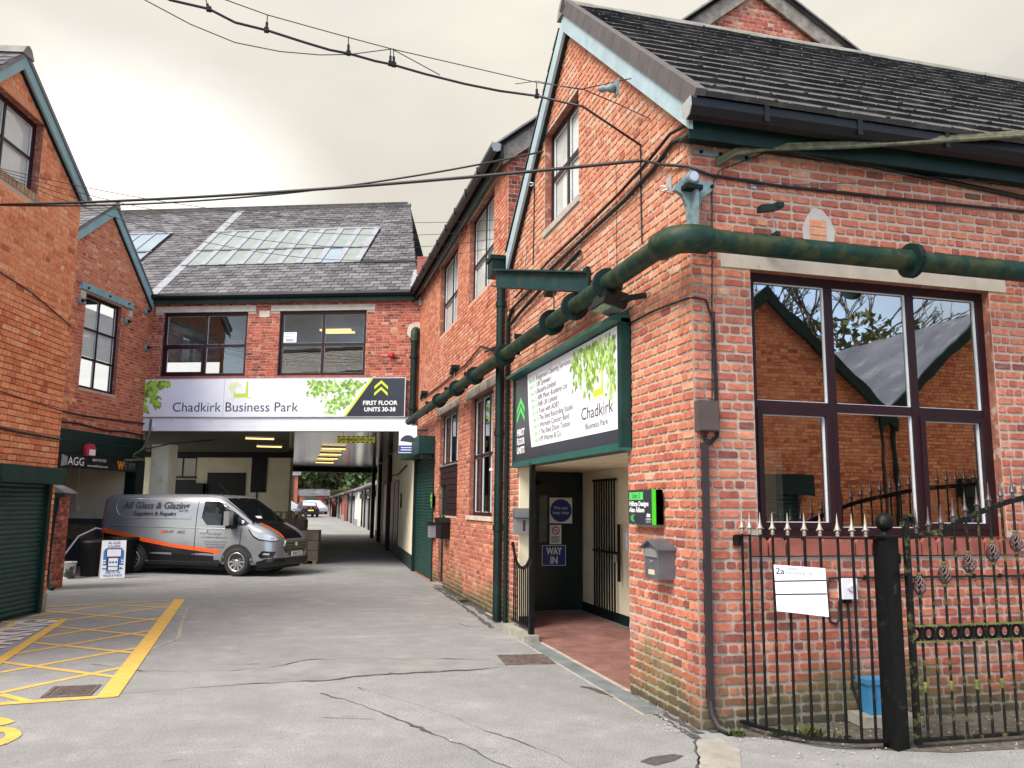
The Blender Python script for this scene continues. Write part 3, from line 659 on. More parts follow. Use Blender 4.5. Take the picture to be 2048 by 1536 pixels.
cover([(-5.646, 2.933), (-5.210, 2.937), (-5.177, 2.405), (-5.608, 2.434)], 'iron drain cover inside the corner of the yellow box', 1)

# ------------------------------------------------------------------ main building (corner building on the right)
BV_S = brick_variants(48, .011, .13, .030, 'brick_salmon', corner=.17)
BV_O = brick_variants(40, .008, .08, .012, 'brick_orange')
BV_R = brick_variants(40, .008, .08, .014, 'brick_red')
def facing(root, fr_, outline, z0, holes, depth, mortar, variants, mat, course, Ls, jh, jv, tint, nind=300, name='wall', header_every=4, flemish=.22, body=True):
    """one wall: mortar body (part of the building) and its bricks (sub-parts of that wall)"""
    loc = root.matrix_world.inverted() @ fr_
    mb = wall_body(outline, z0, holes, depth)
    mb.v = [tuple(loc @ Vector(v)) for v in mb.v]
    wl = put(name, mb, mortar, root, fix=False)
    big = [h for h in holes if h[3]-h[2] > .6]
    if big:
        rv = reveal_body(big, .2); rv.v = [tuple(loc @ Vector(v)) for v in rv.v]; put('reveal', rv, 'reveal_brick', wl, fix=False)
    pcs = lay_bricks(outline, z0, holes, course, Ls, jh, jv, len(variants), tint, header_every, flemish)
    b3 = loc.to_3x3()
    pcs = [(tuple(loc @ Vector(c)), s, i) for c, s, i in pcs]
    emit_pieces('brick', wl, variants, pcs, root.matrix_world, mat, nind, b3)
    return wl
main = thing('corner_building', 'red brick corner building with dark tiled roof and pale blue gable boards', 'building', FA)
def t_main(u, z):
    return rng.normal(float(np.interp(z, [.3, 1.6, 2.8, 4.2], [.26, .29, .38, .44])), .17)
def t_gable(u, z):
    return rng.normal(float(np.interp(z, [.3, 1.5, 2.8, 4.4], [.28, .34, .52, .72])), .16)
CRS = 5.35/61
holesA = [(.60, 3.30, 1.60, 4.05), (.30, 3.51, 4.05, 4.21), (.50, 3.36, 1.43, 1.60)]
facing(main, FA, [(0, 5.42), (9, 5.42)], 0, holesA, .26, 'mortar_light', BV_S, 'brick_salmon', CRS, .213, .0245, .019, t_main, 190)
outB = [(-6.5, 5.78), (-3.35, 8.40), (-.12, 5.64), (0, 5.42)]
holesB = [(-5.85, -1.50, 0, 2.47), (-5.8, -1.38, 2.47, 3.84), (-4.55, -3.04, 5.84, 7.33), (-4.60, -2.99, 5.745, 5.84)]
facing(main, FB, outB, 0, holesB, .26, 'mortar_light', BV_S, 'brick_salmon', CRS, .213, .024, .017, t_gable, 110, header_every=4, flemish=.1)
# hidden shell: rear walls and upper floor so the inside is dark
put('rear_wall', MB().box(1.9, 9, 5.9, 6.0, 0, 5.6).box(8.9, 9, .3, 5.9, 0, 5.6), 'dim_wall', main)
put('upper_floor', MB().box(.27, 8.9, .27, 5.9, 4.3, 4.4), 'dark_interior', main)
put('lintel', MB().box(.30, 3.51, -.012, .2, 4.052, 4.208), 'lintel_stone', main)
for i in range(16):
    x = .5+i*.1788; put('sill_brick', MB().prism([(x+.010, 1.44), (x+.168, 1.44), (x+.168, 1.56), (x+.145, 1.595), (x+.035, 1.595), (x+.010, 1.56)], -.03, .12), 'sill_brick', main)
window(main, .60, 3.30, 1.60, 4.05, 3, 2, y=.085, fw=.085, bw=.085, glass='glass_mirror', zs=[1.60, 2.80, 4.05], us=[.60, 1.49, 2.42, 3.30], casement=((0, 0), (2, 0)))
# lower recess boards behind the directory sign
put('sign_backing', MB().box(.03, .2, 1.38, 5.8, 2.47, 3.84), 'green_dark', main)
for i in range(22):
    y = 3.0+i*.0727; put('sill_brick', MB().box(-.03, .1, y, y+.062, 5.75, 5.838), 'sill_tile', main)
put('blind_reflection', MB().box(.160, .166, 3.12, 4.47, 5.92, 7.26), 'blind_reflection', main)  # pale sheet added behind the panes for the sky's reflection
g = bpy.data.objects.new('gable_opening', None); COL.objects.link(g); g.parent = main; g.matrix_local = FB
w_ = window(main, -4.55, -3.04, 5.84, 7.33, 2, 2, y=.10, fw=.075, bw=.07, zs=[5.84, 6.62, 7.33]); w_.matrix_local = FB; bpy.data.objects.remove(g)
# roof: verge-to-ridge slopes of interlocking tiles
SL = math.atan2(8.70-5.45, 3.35+.42); SLEN = 3.77/math.cos(SL)
roof = put('roof', MB().add([(-.08,-.36,5.44),(9.3,-.36,5.44),(9.3,3.35,8.64),(-.08,3.35,8.64),(-.08,6.44,6.10),(9.3,6.44,6.10)], [(0,1,2,3),(3,2,5,4)]).add([(-.07,-.30,5.38),(9.3,-.30,5.38),(9.3,3.35,8.53),(-.07,3.35,8.53),(-.07,6.42,6.0),(9.3,6.42,6.0)], [(0,3,2,1),(3,4,5,2)]), 'roof_tile', main, fix=False)
TV = []
for i in range(8):
    ring = [(-.5,-.5),(-.17,-.5),(.17,-.5),(.5,-.5),(.5,.5),(-.5,.5)]
    d = rng.uniform(-.004, .004, 2)
    V = np.array([(-.5, .0, -.5), (.5, .0, -.5), (.5, .0, .55), (-.5, .0, .55), (-.5, -.052+d[0], -.5), (-.04, -.052+d[1], -.5), (-.02, -.046, -.5), (.02, -.046, -.5), (.04, -.052+d[1], -.5), (.5, -.052+d[0], -.5), (.5, -.016, .55), (-.5, -.016, .55)])
    fs = [(4, 5, 6, 7, 8, 9, 10, 11), (0, 1, 9, 8, 7, 6, 5, 4), (1, 2, 10, 9), (0, 4, 11, 3)]
    me = bpy.data.meshes.new('roof_tile'); me.from_pydata(V.tolist(), [], fs); me.materials.append(MATS['roof_tile'])
    TV.append((me, V, fs, .5))
def slope_frame(origin, th, sl): return Matrix.Translation(origin) @ Matrix.Rotation(R(th), 4, 'Z') @ Matrix.Rotation(-(math.pi/2-sl), 4, 'X')
TF = slope_frame((-.12, -.42, 5.46), 0, SL)       # local x along the eave, z up the slope, -y outwards
pcs = []; nr = 16; gz_ = SLEN/nr
for j in range(nr):
    for i in range(29):
        x = .085+.165+i*.33
        pcs.append((tuple(TF @ Vector((x, rng.normal(0, .002), (j+.5)*gz_))), (.328, 1, gz_), int(rng.integers(8))))
emit_pieces('roof_tile', roof, TV, pcs, FA, 'roof_tile', 300, TF.to_3x3())
SL2 = math.atan2(8.68-6.10, 6.50-3.35); TF2 = slope_frame((9.3, 6.50, 6.12), 180, SL2)
pcs = [(tuple(TF2 @ Vector((i*.33, 0, (j+.5)*gz_))), (.33, 1, gz_), 0) for j in range(int(4.0/gz_)) for i in range(29)]
emit_pieces('roof_tile', roof, TV, pcs, FA, 'roof_tile', 0, TF2.to_3x3())
for i in range(22):
    x = -.33+i*.44; put('ridge_tile', MB().prism([(-.19, 8.53), (-.12, 8.68), (-.04, 8.75), (.04, 8.75), (.12, 8.68), (.19, 8.53)], x+.18, x+.63, Matrix(((0, 1, 0, 0), (1, 0, 0, 3.35), (0, 0, 1, rng.normal(0, .004)), (0, 0, 0, 1)))), 'ridge_tile', roof)
for j in range(nr):    # cloaked verge tiles down the gable edge
    a = TF @ Vector((-.03, -.055, j*gz_)); mb = MB(); mb.box(-.03, .08, -.062, -.0, j*gz_, (j+1)*gz_-.006, TF); mb.box(-.03, .0, -.0, .11, j*gz_, (j+1)*gz_-.006, TF); put('verge_tile', mb, 'verge_tile', roof)
mb = MB()
for i in range(220):
    x = rng.beta(1.2, 1, 1)[0]*8.4+.3; z = abs(rng.normal(0, .55))*SLEN*.55 if i % 3 else rng.random()*SLEN
    z = min(SLEN-.1, z); j = math.floor(z/gz_); z = (j+rng.uniform(-.05, .12))*gz_+.01
    c = TF @ Vector((x, -.05, z)); s = rng.uniform(.006, .022)
    mb.sphere((c.x, c.y, c.z), s, 6, 4, (rng.uniform(1, 2.2), 1, .8))
put('moss', mb, 'moss', roof, kind='stuff')
# bargeboards
def barge(pts, depth, x0, x1, mat, parent, F=ID, name='bargeboard'):
    for a, b in zip(pts, pts[1:]):
        mb = MB(); mb.add([F @ Vector((a[0], y, a[1])) for y in (x0, x1)]+[F @ Vector((b[0], y, b[1])) for y in (x0, x1)]+[F @ Vector((a[0], y, a[1]-depth)) for y in (x0, x1)]+[F @ Vector((b[0], y, b[1]-depth)) for y in (x0, x1)], [(0,1,3,2),(4,6,7,5),(0,2,6,4),(1,5,7,3),(0,4,5,1),(2,3,7,6)])
        put(name, mb, mat, parent)
barge([(-6.38, 6.04), (-3.35, 8.58), (.24, 5.52)], .29, -.115, -.075, 'barge_blue', main, FB)
put('soffit', MB().prism([(-6.36, 5.80), (-3.35, 8.35), (.18, 5.32), (.18, 5.29), (-3.35, 8.31), (-6.36, 5.76)], -.075, -.004, FB), 'green_dark', main)
put('fascia', MB().box(-.1, 9.2, -.21, -.19, 5.16, 5.36), 'green_dark', main)
put('soffit', MB().box(-.1, 9.2, -.19, -.01, 5.20, 5.22), 'green_dark', main)
mb = MB(); prof = [(-.40, 5.46), (-.41, 5.37), (-.37, 5.30), (-.30, 5.28), (-.23, 5.32), (-.22, 5.44), (-.235, 5.44), (-.245, 5.33), (-.30, 5.295), (-.36, 5.315), (-.395, 5.38), (-.385, 5.46)]
RX = Matrix(((0, 1, 0, 0), (1, 0, 0, 0), (0, 0, 1, 0), (0, 0, 0, 1)))
put('gutter', MB().prism(prof, -.17, 9.2, RX), 'gutter_black', main)
for i in range(10): put('gutter_clip', MB().box(.55+i*.98, .60+i*.98, -.418, -.40, 5.31, 5.47), 'gutter_black', main)
put('gutter_end', MB().prism(prof[:6], -.178, -.17, RX), 'bright_metal', main)
# lobby: paved porch behind the directory sign
put('lobby_wall', MB().box(.18, 1.75, 7.86, 7.95, 0, 2.5).box(1.75, 1.83, 1.5, 7.95, 0, 2.5).box(.18, .24, 5.85, 7.86, 0, 2.5).box(.0, .24, 5.80, 5.95, 0, 2.47), 'cream_paint', main)
put('lobby_ceiling', MB().box(0.02, 1.83, 1.5, 7.95, 2.475, 2.52), 'cream_paint', main)
put('skirting', MB().box(1.735, 1.752, 1.52, 7.84, 0, .17).box(.24, .9, 7.845, 7.862, 0, .17).box(.0, .245, 5.795, 5.81, 0, .2).box(1.70, 1.752, 7.845, 7.862, 0, .17), 'green_dark', main)
put('jamb_plaster', MB().box(.002, .26, 1.42, 1.502, 0, 2.47), 'cream_paint', main)
dr = bpy.data.objects.new('door', None); COL.objects.link(dr); dr.parent = main
put('door_frame', MB().box(.84, .92, 7.80, 7.86, 0, 2.3).box(1.68, 1.76, 7.80, 7.86, 0, 2.3).box(.84, 1.76, 7.80, 7.86, 2.24, 2.48), 'green_black', dr)
put('door_leaf', MB().box(.92, 1.68, 7.82, 7.86, .01, 2.24), 'green_black', dr)
put('door_pane', MB().box(.93, 1.07, 7.812, 7.819, 1.22, 2.05), 'door_glass', dr)
put('hinge', MB().box(1.655, 1.68, 7.805, 7.819, .5, .6).box(1.655, 1.68, 7.805, 7.819, 1.6, 1.7), 'black_plastic', dr)
# porch paving: red pavers with a blue-grey border
pv = put('paving', MB().box(-.05, 1.745, 1.5, 7.85, .0, .012).box(-.265, -.05, .6, 5.2, 0, .008), 'joint_sand', main)
PVV = brick_variants(12, .008, .04, .006, 'paver_red', 'paver', .05); PVB = brick_variants(12, .008, .04, .006, 'paver_blue', 'paver', .05)
rot = Matrix.Rotation(R(-90), 3, 'X')     # lay pieces flat: outward (-y) becomes +z
pr, pb = [], []
y = 1.55; k = 0
while y < 7.8:
    x = .0-(.1 if k % 2 else 0)
    while x < 1.72:
        a, b = max(0, x), min(1.73, x+.2)
        if b-a > .05: (pb if x > 1.5 or y > 7.5 else pr).append((((a+b)/2, y+.05, .012), (b-a-.011, 1, .089), int(rng.integers(12))))
        x += .2
    y += .1; k += 1
for j in range(46):
    y = .6+j*.1
    o_ = .0
    pb.append(((-.155+o_, y+.05, .010), (.195, 1, .094), int(rng.integers(12))))
emit_pieces('paver', pv, PVV, pr, FA, 'paver_red', 230, rot); emit_pieces('paver', pv, PVB, pb, FA, 'paver_blue', 70, rot)
put('porch_kerb', MB().box(-.26, -.05, 4.55, 5.85, 0, .10), 'concrete', main)
# repaired patch in the wall
mb = MB(); mb.prism([(1.18, 4.33), (1.50, 4.33), (1.53, 4.50), (1.47, 4.62), (1.40, 4.70), (1.30, 4.72), (1.22, 4.62), (1.17, 4.5)], -.014, .01); put('mortar_patch', mb, 'render_grey2', main)
for j in range(3): put('patch_brick', MB().box(1.245, 1.42, -.022, 0, 4.36+j*.085, 4.425+j*.085), 'patch_brick', main)

# ------------------------------------------------------------------ far building on the right (two tall upper windows)
far = thing('warehouse', 'tall brick warehouse with two tall upper windows beyond the corner building', 'building', FB)
def t_far(u, z): return rng.normal(.60 if z > 4 else .45, .18)
holesF = [(-9.99, -7.75, 6.01, 7.86), (-13.51, -11.21, 6.01, 7.86), (-10.2, -7.5, 7.86, 8.02), (-13.75, -11.0, 7.86, 8.02),
          (-13.1, -10.8, 1.62, 4.0), (-9.6, -7.6, 1.66, 3.98), (-13.45, -10.6, 4.0, 4.15), (-9.95, -7.3, 3.98, 4.15), (-17.2, -13.75, 0, 3.2), (-12.95, -12.3, .08, 1.62)]
facing(far, FB, [(-17.3, 8.02), (-6.75, 8.02), (-6.749, 6.0), (-6.505, 6.0)], 0, holesF, .25, 'mortar_mid', BV_S, 'brick_salmon', .084, .225, .014, .010, t_far, 220, header_every=4, flemish=.12)
FG = frame(0, 6.75, 0)
facing(far, FG, [(.0, 8.15), (4.96, 12.15), (10.2, 9.1)], 4.5, [], .2, 'mortar_mid', BV_R, 'brick_red', .084, .225, .016, .012, lambda u, z: rng.normal(.38 if u < 2 else .6, .24), 80, name='gable_wall')
put('roof', MB().add([FB.inverted() @ Vector(p) for p in [(-.3,6.55,8.02),(-.3,17.2,8.02),(4.96,17.2,12.32),(4.96,6.55,12.32),(10.4,6.55,9.15),(10.4,17.2,9.15)]], [(0,3,2,1),(3,4,5,2)]).add([FB.inverted() @ Vector(p) for p in [(-.3,6.55,7.96),(-.3,17.2,7.96),(4.96,17.2,12.24),(4.96,6.55,12.24),(10.4,6.55,9.07),(10.4,17.2,9.07)]], [(0,1,2,3),(3,2,5,4)]), 'slate', far, fix=False)
mb = MB()
for i in range(34):
    f = i/34; x = -.3+5.26*f; z = 8.03+4.3*f; j_ = rng.normal(0, .006); mb.prism([(x, z), (x+.153, z+.125), (x+.153, z+.165), (x, z+.045+j_)], 6.55, 6.75)
    x = 4.96+5.4*f; z = 12.33-3.16*f; mb.prism([(x, z), (x+.157, z-.092), (x+.157, z-.052), (x, z+.045+j_)], 6.55, 6.75)
mb.v = [tuple(FB.inverted() @ Vector(v)) for v in mb.v]
put('verge_slate', mb, 'ridge_tile', far, kind='stuff')
IB = FB.inverted()
barge([(-.12, 8.08), (4.96, 12.24)], .34, -.12, -.07, 'weathered_wood', far, IB @ FG); barge([(4.96, 12.24), (10.3, 9.10)], .34, -.12, -.07, 'weathered_wood', far, IB @ FG)
put('rear_wall', MB().box(-17.2, -6.0, 8, 8.1, 0, 7.9).box(-6.9, -6.8, 2.0, 8, 0, 4.5).box(-17.3, -17.2, .3, 8, 0, 8), 'dim_wall', far)
put('upper_floor', MB().box(-17.1, -6.8, .27, 7.9, 4.3, 4.4), 'dim_wall', far)
put('ceiling', MB().box(-17.1, -6.8, .27, 7.9, 7.95, 8.0), 'white_paint', far)
for a, b in ((-10.2, -7.5), (-13.75, -11.0)): put('lintel', MB().box(a+.002, b-.002, -.015, .2, 7.862, 8.018), 'lintel_stone', far)
for a, b, z in ((-13.45, -10.6, 4.0), (-9.95, -7.3, 3.98)): put('lintel', MB().box(a+.002, b-.002, -.03, .2, z+.002, 4.148), 'lintel_dark', far)
for a, b in ((-9.99, -7.75), (-13.51, -11.21)):
    window(far, a, b, 6.01, 7.86, 2, 2, y=.10, fw=.07, bw=.06, zs=[6.01, 6.82, 7.86])
    put('blind_reflection', MB().box(a+.08, b-.08, .160, .166, 6.15, 7.8), 'blind_reflection', far)  # added pale sheet brightens the panes like reflected sky
window(far, -13.1, -10.8, 2.77, 4.0, 3, 1, y=.09, fw=.07, bw=.06, glass='glass_sky')
window(far, -9.6, -7.6, 1.66, 3.98, 3, 2, y=.09, fw=.07, bw=.06, glass='glass_sky', zs=[1.66, 2.81, 3.98])
put('window_poster', MB().box(-8.55, -8.25, .18, .185, 1.78, 2.3), 'print_white', far)
put('sill', MB().box(-9.7, -7.5, -.04, .1, 1.58, 1.658), 'lintel_stone', far)
for i in range(8): put('board', MB().box(-13.1+(.75 if i < 5 else 0), -10.8, .03, .07, 1.62+i*.14, 1.62+i*.14+.128), 'maroon', far)
put('louvre_cap', MB().box(-13.1, -10.8, -.02, .1, 2.74, 2.772), 'bright_metal', far)
d_ = bpy.data.objects.new('door', None); COL.objects.link(d_); d_.parent = far
put('door_leaf', MB().box(-12.93, -12.32, .10, .14, .08, 2.28), 'green_dark', d_); put('door_frame', MB().box(-12.95, -12.91, .06, .16, .08, 2.3).box(-12.34, -12.30, .06, .16, .08, 2.3), 'green_paint', d_)
put('doorstep', MB().box(-13.0, -12.25, -.2, .1, 0, .078), 'concrete', far)
sh = bpy.data.objects.new('roller_shutter', None); COL.objects.link(sh); sh.parent = far
def shutter(par, u0, u1, z0, z1, y, n, mat='green_shutter'):
    h = (z1-z0)/n
    prof = [(0, .0), (-.012, .18), (-.02, .5), (-.012, .82), (0, 1.)]
    for i in range(n):
        mb = MB(); vs_ = [(u, y+p, z0+(i+q*.97)*h) for p, q in prof for u in (u0, u1)]
        mb.add(vs_, [(2*k, 2*k+1, 2*k+3, 2*k+2) for k in range(4)]); put('shutter_slat', mb, mat, par, fix=False)
shutter(sh, -17.1, -13.85, .03, 3.1, .06, 38)
put('shutter_box', MB().box(-17.2, -13.7, -.42, .1, 3.12, 3.56), 'green_paint', sh)
put('guide_rail', MB().box(-13.85, -13.72, -.03, .1, 0, 3.12), 'green_dark', sh); put('guide_rail', MB().box(-17.2, -17.08, -.03, .1, 0, 3.12), 'green_dark', sh)
put('shutter_light', MB().box(-13.95, -13.6, -.35, -.1, 2.98, 3.08), 'black_plastic', sh)
# fascia and gutter
put('fascia', MB().box(-17.2, -6.5, -.20, -.16, 7.80, 8.0), 'green_dark', far)
pr_ = [(-.36, 8.06), (-.37, 7.98), (-.33, 7.90), (-.27, 7.89), (-.21, 7.92), (-.20, 8.04), (-.22, 8.04), (-.23, 7.94), (-.27, 7.91), (-.32, 7.925), (-.35, 7.99), (-.345, 8.06)]
put('gutter', MB().prism(pr_, -17.2, -6.5, RX), 'gutter_black', far); put('gutter_end', MB().prism(pr_[:6], -6.5, -6.49, RX), 'grey_plastic', far)
for i in range(9): put('gutter_clip', MB().box(-16.5+i*1.1, -16.44+i*1.1, -.378, -.36, 7.9, 8.07), 'gutter_black', far)

# ------------------------------------------------------------------ bridge building over the passage
bridge = thing('bridge_building', 'slate roofed brick bridge building across the passage with skylights', 'building', FF)
def t_br(u, z): return rng.normal(.48, .22)
hb = [(-7.95, -5.27, 5.60, 7.56), (-4.28, -1.61, 5.60, 7.56), (-8.20, -5.03, 7.56, 7.75), (-4.56, -1.36, 7.56, 7.73)]
facing(bridge, FF, [(-8.5, 7.95), (.1, 7.95)], 4.30, hb, .25, 'mortar_light', BV_R, 'brick_red', .080, .22, .013, .010, t_br, 300, header_every=4, flemish=.12)
for a, b, z in ((-8.2, -5.03, 7.75), (-4.56, -1.36, 7.73)): put('lintel', MB().box(a+.002, b-.002, -.02, .2, 7.562, z-.002), 'lintel_stone', bridge)
put('lintel_pad', MB().box(-4.92, -4.6, -.014, .0, 7.38, 7.58), 'lintel_stone', bridge)
window(bridge, -7.95, -5.27, 5.60, 7.56, 2, 2, y=.09, fw=.10, bw=.09, zs=[5.60, 6.54, 7.56], casement=((0, 0),))
w2_ = window(bridge, -4.28, -1.61, 5.60, 7.56, 2, 2, y=.09, fw=.10, bw=.09, zs=[5.60, 6.55, 7.56])
put('sill', MB().box(-8.05, -5.17, -.03, .08, 5.52, 5.598).box(-4.38, -1.51, -.03, .08, 5.52, 5.598), 'sill_brick', bridge)
nb = bpy.data.objects.new('window_notice', None); COL.objects.link(nb); nb.parent = bridge
put('notice_sheet', MB().box(-4.17, -3.77, .105, .11, 6.62, 6.93), 'print_white', nb)
for i, s_ in enumerate(('THESE PREMISES', 'ARE PROTECTED BY', 'C.C.T.V.')): text(nb, s_, -3.97, 6.87-i*.075, .05 if i < 2 else .085, 'print_blue', y=.103, fit=.32 if i < 2 else .24)
for i in range(3): flat(nb, 'lettering', [(-4.1, 6.70-i*.025), (-3.85, 6.70-i*.025), (-3.85, 6.712-i*.025), (-4.1, 6.712-i*.025)], 'print_blue', y=.103)
put('upper_floor', MB().box(-9, .1, .3, 6.0, 4.32, 4.5), 'dim_wall', bridge); put('ceiling', MB().box(-9, .1, .3, 8, 7.80, 7.86), 'dim_wall', bridge)
put('rear_wall', MB().box(-9, .1, 6.0, 6.1, 4.4, 7.8), 'dim_wall', bridge)
for x, y, z in ((-3.1, 1.6, 6.85), (-1.2, 2.5, 7.2), (-3.6, 3.6, 7.2)): put('ceiling_lamp', MB().box(x-.5, x+.5, y, y+.12, z+.45, z+.5), 'tube_light', bridge)
# roof
BS = R(40); BF = slope_frame((0, -.30, 7.98), 0, BS); BW = 7.6
put('roof', MB().add([BF @ Vector(p) for p in [(-14, .01, 0), (-.02, .01, 0), (-1.75, .01, BW), (-14, .01, BW)]]+[(-14, .1, 7.85), (.1, .1, 7.85), (-14, 10.5, 7.9), (-1, 10.5, 7.9)], [(0, 1, 2, 3), (2, 7, 6, 3)], ), 'slate', bridge, fix=False)
roofb = bridge.children[-1]
SV = []
for i in range(24):
    V = np.array([(-.5, 0, -.5), (.5, 0, -.5), (.5, 0, .55), (-.5, 0, .55), (-.5+rng.uniform(0, .05), -.018, -.5+rng.uniform(-.07, .07)), (.5-rng.uniform(0, .05), -.018, -.5+rng.uniform(-.07, .07)), (.5, -.005, .55), (-.5, -.005, .55)])
    V[:, 1] *= rng.uniform(.8, 1.6)
    fs = [(4, 5, 6, 7), (0, 1, 5, 4), (1, 2, 6, 5), (0, 4, 7, 3)]
    mt = 'slate' if i % 3 else 'slate_mauve'
    me = bpy.data.meshes.new('slate'); me.from_pydata(V.tolist(), [], fs); me.materials.append(MATS['slate_mix']); me.attributes.new('tint', 'FLOAT', 'POINT').data.foreach_set('value', [(i+.5)/24]*8)
    SV.append((me, V, fs, (i+.5)/24))
def slates(parent, F, world, u0, u1, w1, gauge, wid, skip, nind, slant=(0, 0)):
    pcs = []; j = 0
    while j*gauge < w1-.05:
        z = (j+.5)*gauge; u = u0-(wid/2 if j % 2 else 0)
        while u < u1:
            a, b = max(u, u0+slant[0]*z), min(u+wid, u1+slant[1]*z); c = (a+b)/2
            if b-a > .06 and not any(s[0] < c < s[1] and s[2] < z < s[3] for s in skip):
                pcs.append((tuple(F @ Vector((c, -.006, z))), (b-a-.014, 1, gauge*rng.uniform(.99, 1.06)), int(rng.integers(24))))
            u += wid
        j += 1
    emit_pieces('slate', parent, SV, pcs, world, 'slate_mix', nind, F.to_3x3(), maxdepth=80)
skip = [(-8.32, -2.32, 2.28, 5.2), (-12.2, -9.9, 2.5, 5.2)]
slates(roofb, BF, FF, -14, 0, BW, .21, .33, skip, 300, (0, -.228))
# skylights: two rows of panes between flat metal glazing bars
def skylight(u0, u1, n, bw, pane, label):
    s = bpy.data.objects.new('skylight', None); COL.objects.link(s); s.parent = bridge; s['label'] = label
    st = (u1-u0)/n
    for r_, (w0, w1) in enumerate(((2.30, 3.50), (3.52, 5.18))):
        y = -.035-.02*r_
        for i in range(n):
            a = u0+i*st; mt = pane if not (r_ == 0 and i == n-2 and n > 5) else 'skylight_blue'
            put('pane', MB().box(a+bw/2, a+st-bw/2, y, y+.012, w0, w1, BF), mt, s)
        for i in range(n+1):
            a = u0+i*st; put('glazing_bar', MB().box(a-bw/2, a+bw/2, y-.03, y, w0-.03, w1+.01, BF), 'lead', s)
        put('head_flashing', MB().box(u0-.1, u1+.1, y-.04, y+.01, w1-.04, w1+.06, BF), 'lead' if r_ else 'slate', s)
    put('kerb', MB().box(u0-.12, u1+.12, -.03, .05, 2.26, 5.24, BF), 'gutter_black', s)
skylight(-8.2, -2.42, 9, .20, 'skylight_pane', 'long skylight of nine bays in two rows')
skylight(-12.2, -10.0, 4, .07, 'skylight_blue', 'smaller blue skylight near the left gable')
put('lead_flashing', MB().box(-8.40, -8.10, -.03, 0, .1, BW, BF), 'lead', bridge)
put('flashing_step', MB().box(-2.3, -.45, -.05, .0, 2.20, 2.34, BF), 'gutter_black', bridge)
put('ridge_tile', MB().box(-14, -1.72, -.09, .06, BW-.14, BW+.08, BF), 'ridge_tile', bridge)
for i in range(30):
    u = -14+i*.42
    if u < -1.9: put('ridge_tile', MB().prism([(-.14, -.12), (-.08, .05), (0, .10), (.08, .05), (.14, -.12)], u, u+.40, (BF @ Matrix.Translation((0, -.05, BW))) @ Matrix(((0, 1, 0, 0), (1, 0, 0, 0), (0, 0, 1, 0), (0, 0, 0, 1)))), 'ridge_tile', bridge)
put('valley_flashing', MB().add([BF @ Vector(p) for p in [(-.28, -.03, 0), (.02, -.03, 0), (-.25, -.03, 1.6), (-.45, -.03, 1.6)]], [(0, 1, 2, 3)]), 'lead', bridge, fix=False)
put('end_pier', MB().box(-.28, .2, .6, 1.1, 7.9, 9.35), 'sill_brick', bridge)
put('fascia', MB().box(-8.4, .02, -.20, -.17, 7.80, 7.96), 'green_paint', bridge)
pr2 = [(-.34, 8.06), (-.35, 7.99), (-.31, 7.92), (-.26, 7.91), (-.21, 7.94), (-.20, 8.05)]
put('gutter', MB().prism(pr2, -8.4, .02, RX), 'gutter_black', bridge)
# white panelled soffit band under the sign
for i in range(3):
    for a, b in ((-8.36, -4.2), (-4.195, 0.0)): put('cladding_board', MB().box(a, b, -.10, -.02, 3.945+i*.13, 3.945+i*.13+.127), 'white_panel', bridge)
put('cladding_joint', MB().box(-8.36, 0, -.085, -.02, 3.94, 4.335), 'lead', bridge)

# passage under the bridge
pas = thing('covered_passage', 'dark covered passage with glossy panelled ceiling under the bridge', 'passage', ID)
cpts = [(-8.3, 20.1), (-.2, 17.05), (0.3, 17.0), (1.35, 42), (-3.6, 42), (-3.6, 30), (-12, 33)]
put('ceiling_panel', MB().add([(x, y, 3.93) for x, y in [(-3.55, 18.35), (.1, 16.95), (1.4, 42), (-3.6, 42)]], [(3, 2, 1, 0)]), 'ceiling_gloss', pas, fix=False)
put('ceiling_panel', MB().add([(x, y, 3.935) for x, y in [(-9, 20.4), (-3.55, 18.35), (-3.55, 34), (-12, 34)]], [(3, 2, 1, 0)]), 'dim_wall', pas, fix=False)
put('roof_slab', MB().add([(x, y, z) for z in (4.0, 4.25) for x, y in [(-12, 21.7), (.2, 17.1), (3, 18), (3, 42), (-12, 42)]], [(4, 3, 2, 1, 0), (5, 6, 7, 8, 9)]+[(i, (i+1) % 5, (i+1) % 5+5, i+5) for i in range(5)]), 'dark_interior', pas)
put('right_wall', MB().add([(.02, 17.45, 0), (1.36, 42, 0), (1.36, 42, 4), (.02, 17.45, 4)], [(0, 1, 2, 3)]).add([(.3, 17.45, 0), (1.66, 42, 0), (1.66, 42, 4), (.3, 17.45, 4)], [(3, 2, 1, 0)]), 'cream_paint', pas, fix=False)
put('right_plinth', MB().add([(.0, 17.45, 0), (1.34, 42, 0), (1.34, 42, .42), (.0, 17.45, .42), (.03, 17.45, .42), (1.37, 42, .42)], [(0, 1, 2, 3), (3, 2, 5, 4)]), 'black_plinth', pas, fix=False)
def onR(y, d=.0): return .02+(y-17.45)*.0546-d
for y in (23.4, 25.9, 31):
    put('wall_door', MB().box(onR(y)-.03, onR(y)+.1, y, y+1.0, .1, 2.75), 'green_black', pas)
for y in (27.8, 36): put('pipe', MB().tube([(onR(y, .1), y, 0), (onR(y, .1), y, 3.9)], .09, 8), 'black_plastic', pas)
put('post', MB().box(onR(40, .35), onR(40, .15), 40, 40.3, 0, 3.9), 'black_plastic', pas)
put('beam', MB().box(-3.7, 1.5, 41.7, 42.1, 3.2+.45, 4.3), 'black_plastic', pas)  # added black strip standing for the deep dark of the ceiling end
put('left_wall', MB().box(-3.9, -3.55, 29.2, 42, 0, 4), 'cream_paint', pas)
FBW = frame(-3.5, 29, -21)
def bw_box(*a): return MB().box(*a, FBW)
put('back_wall', bw_box(-8, 0, 0, .3, 0, 4.0), 'cream_paint', pas)
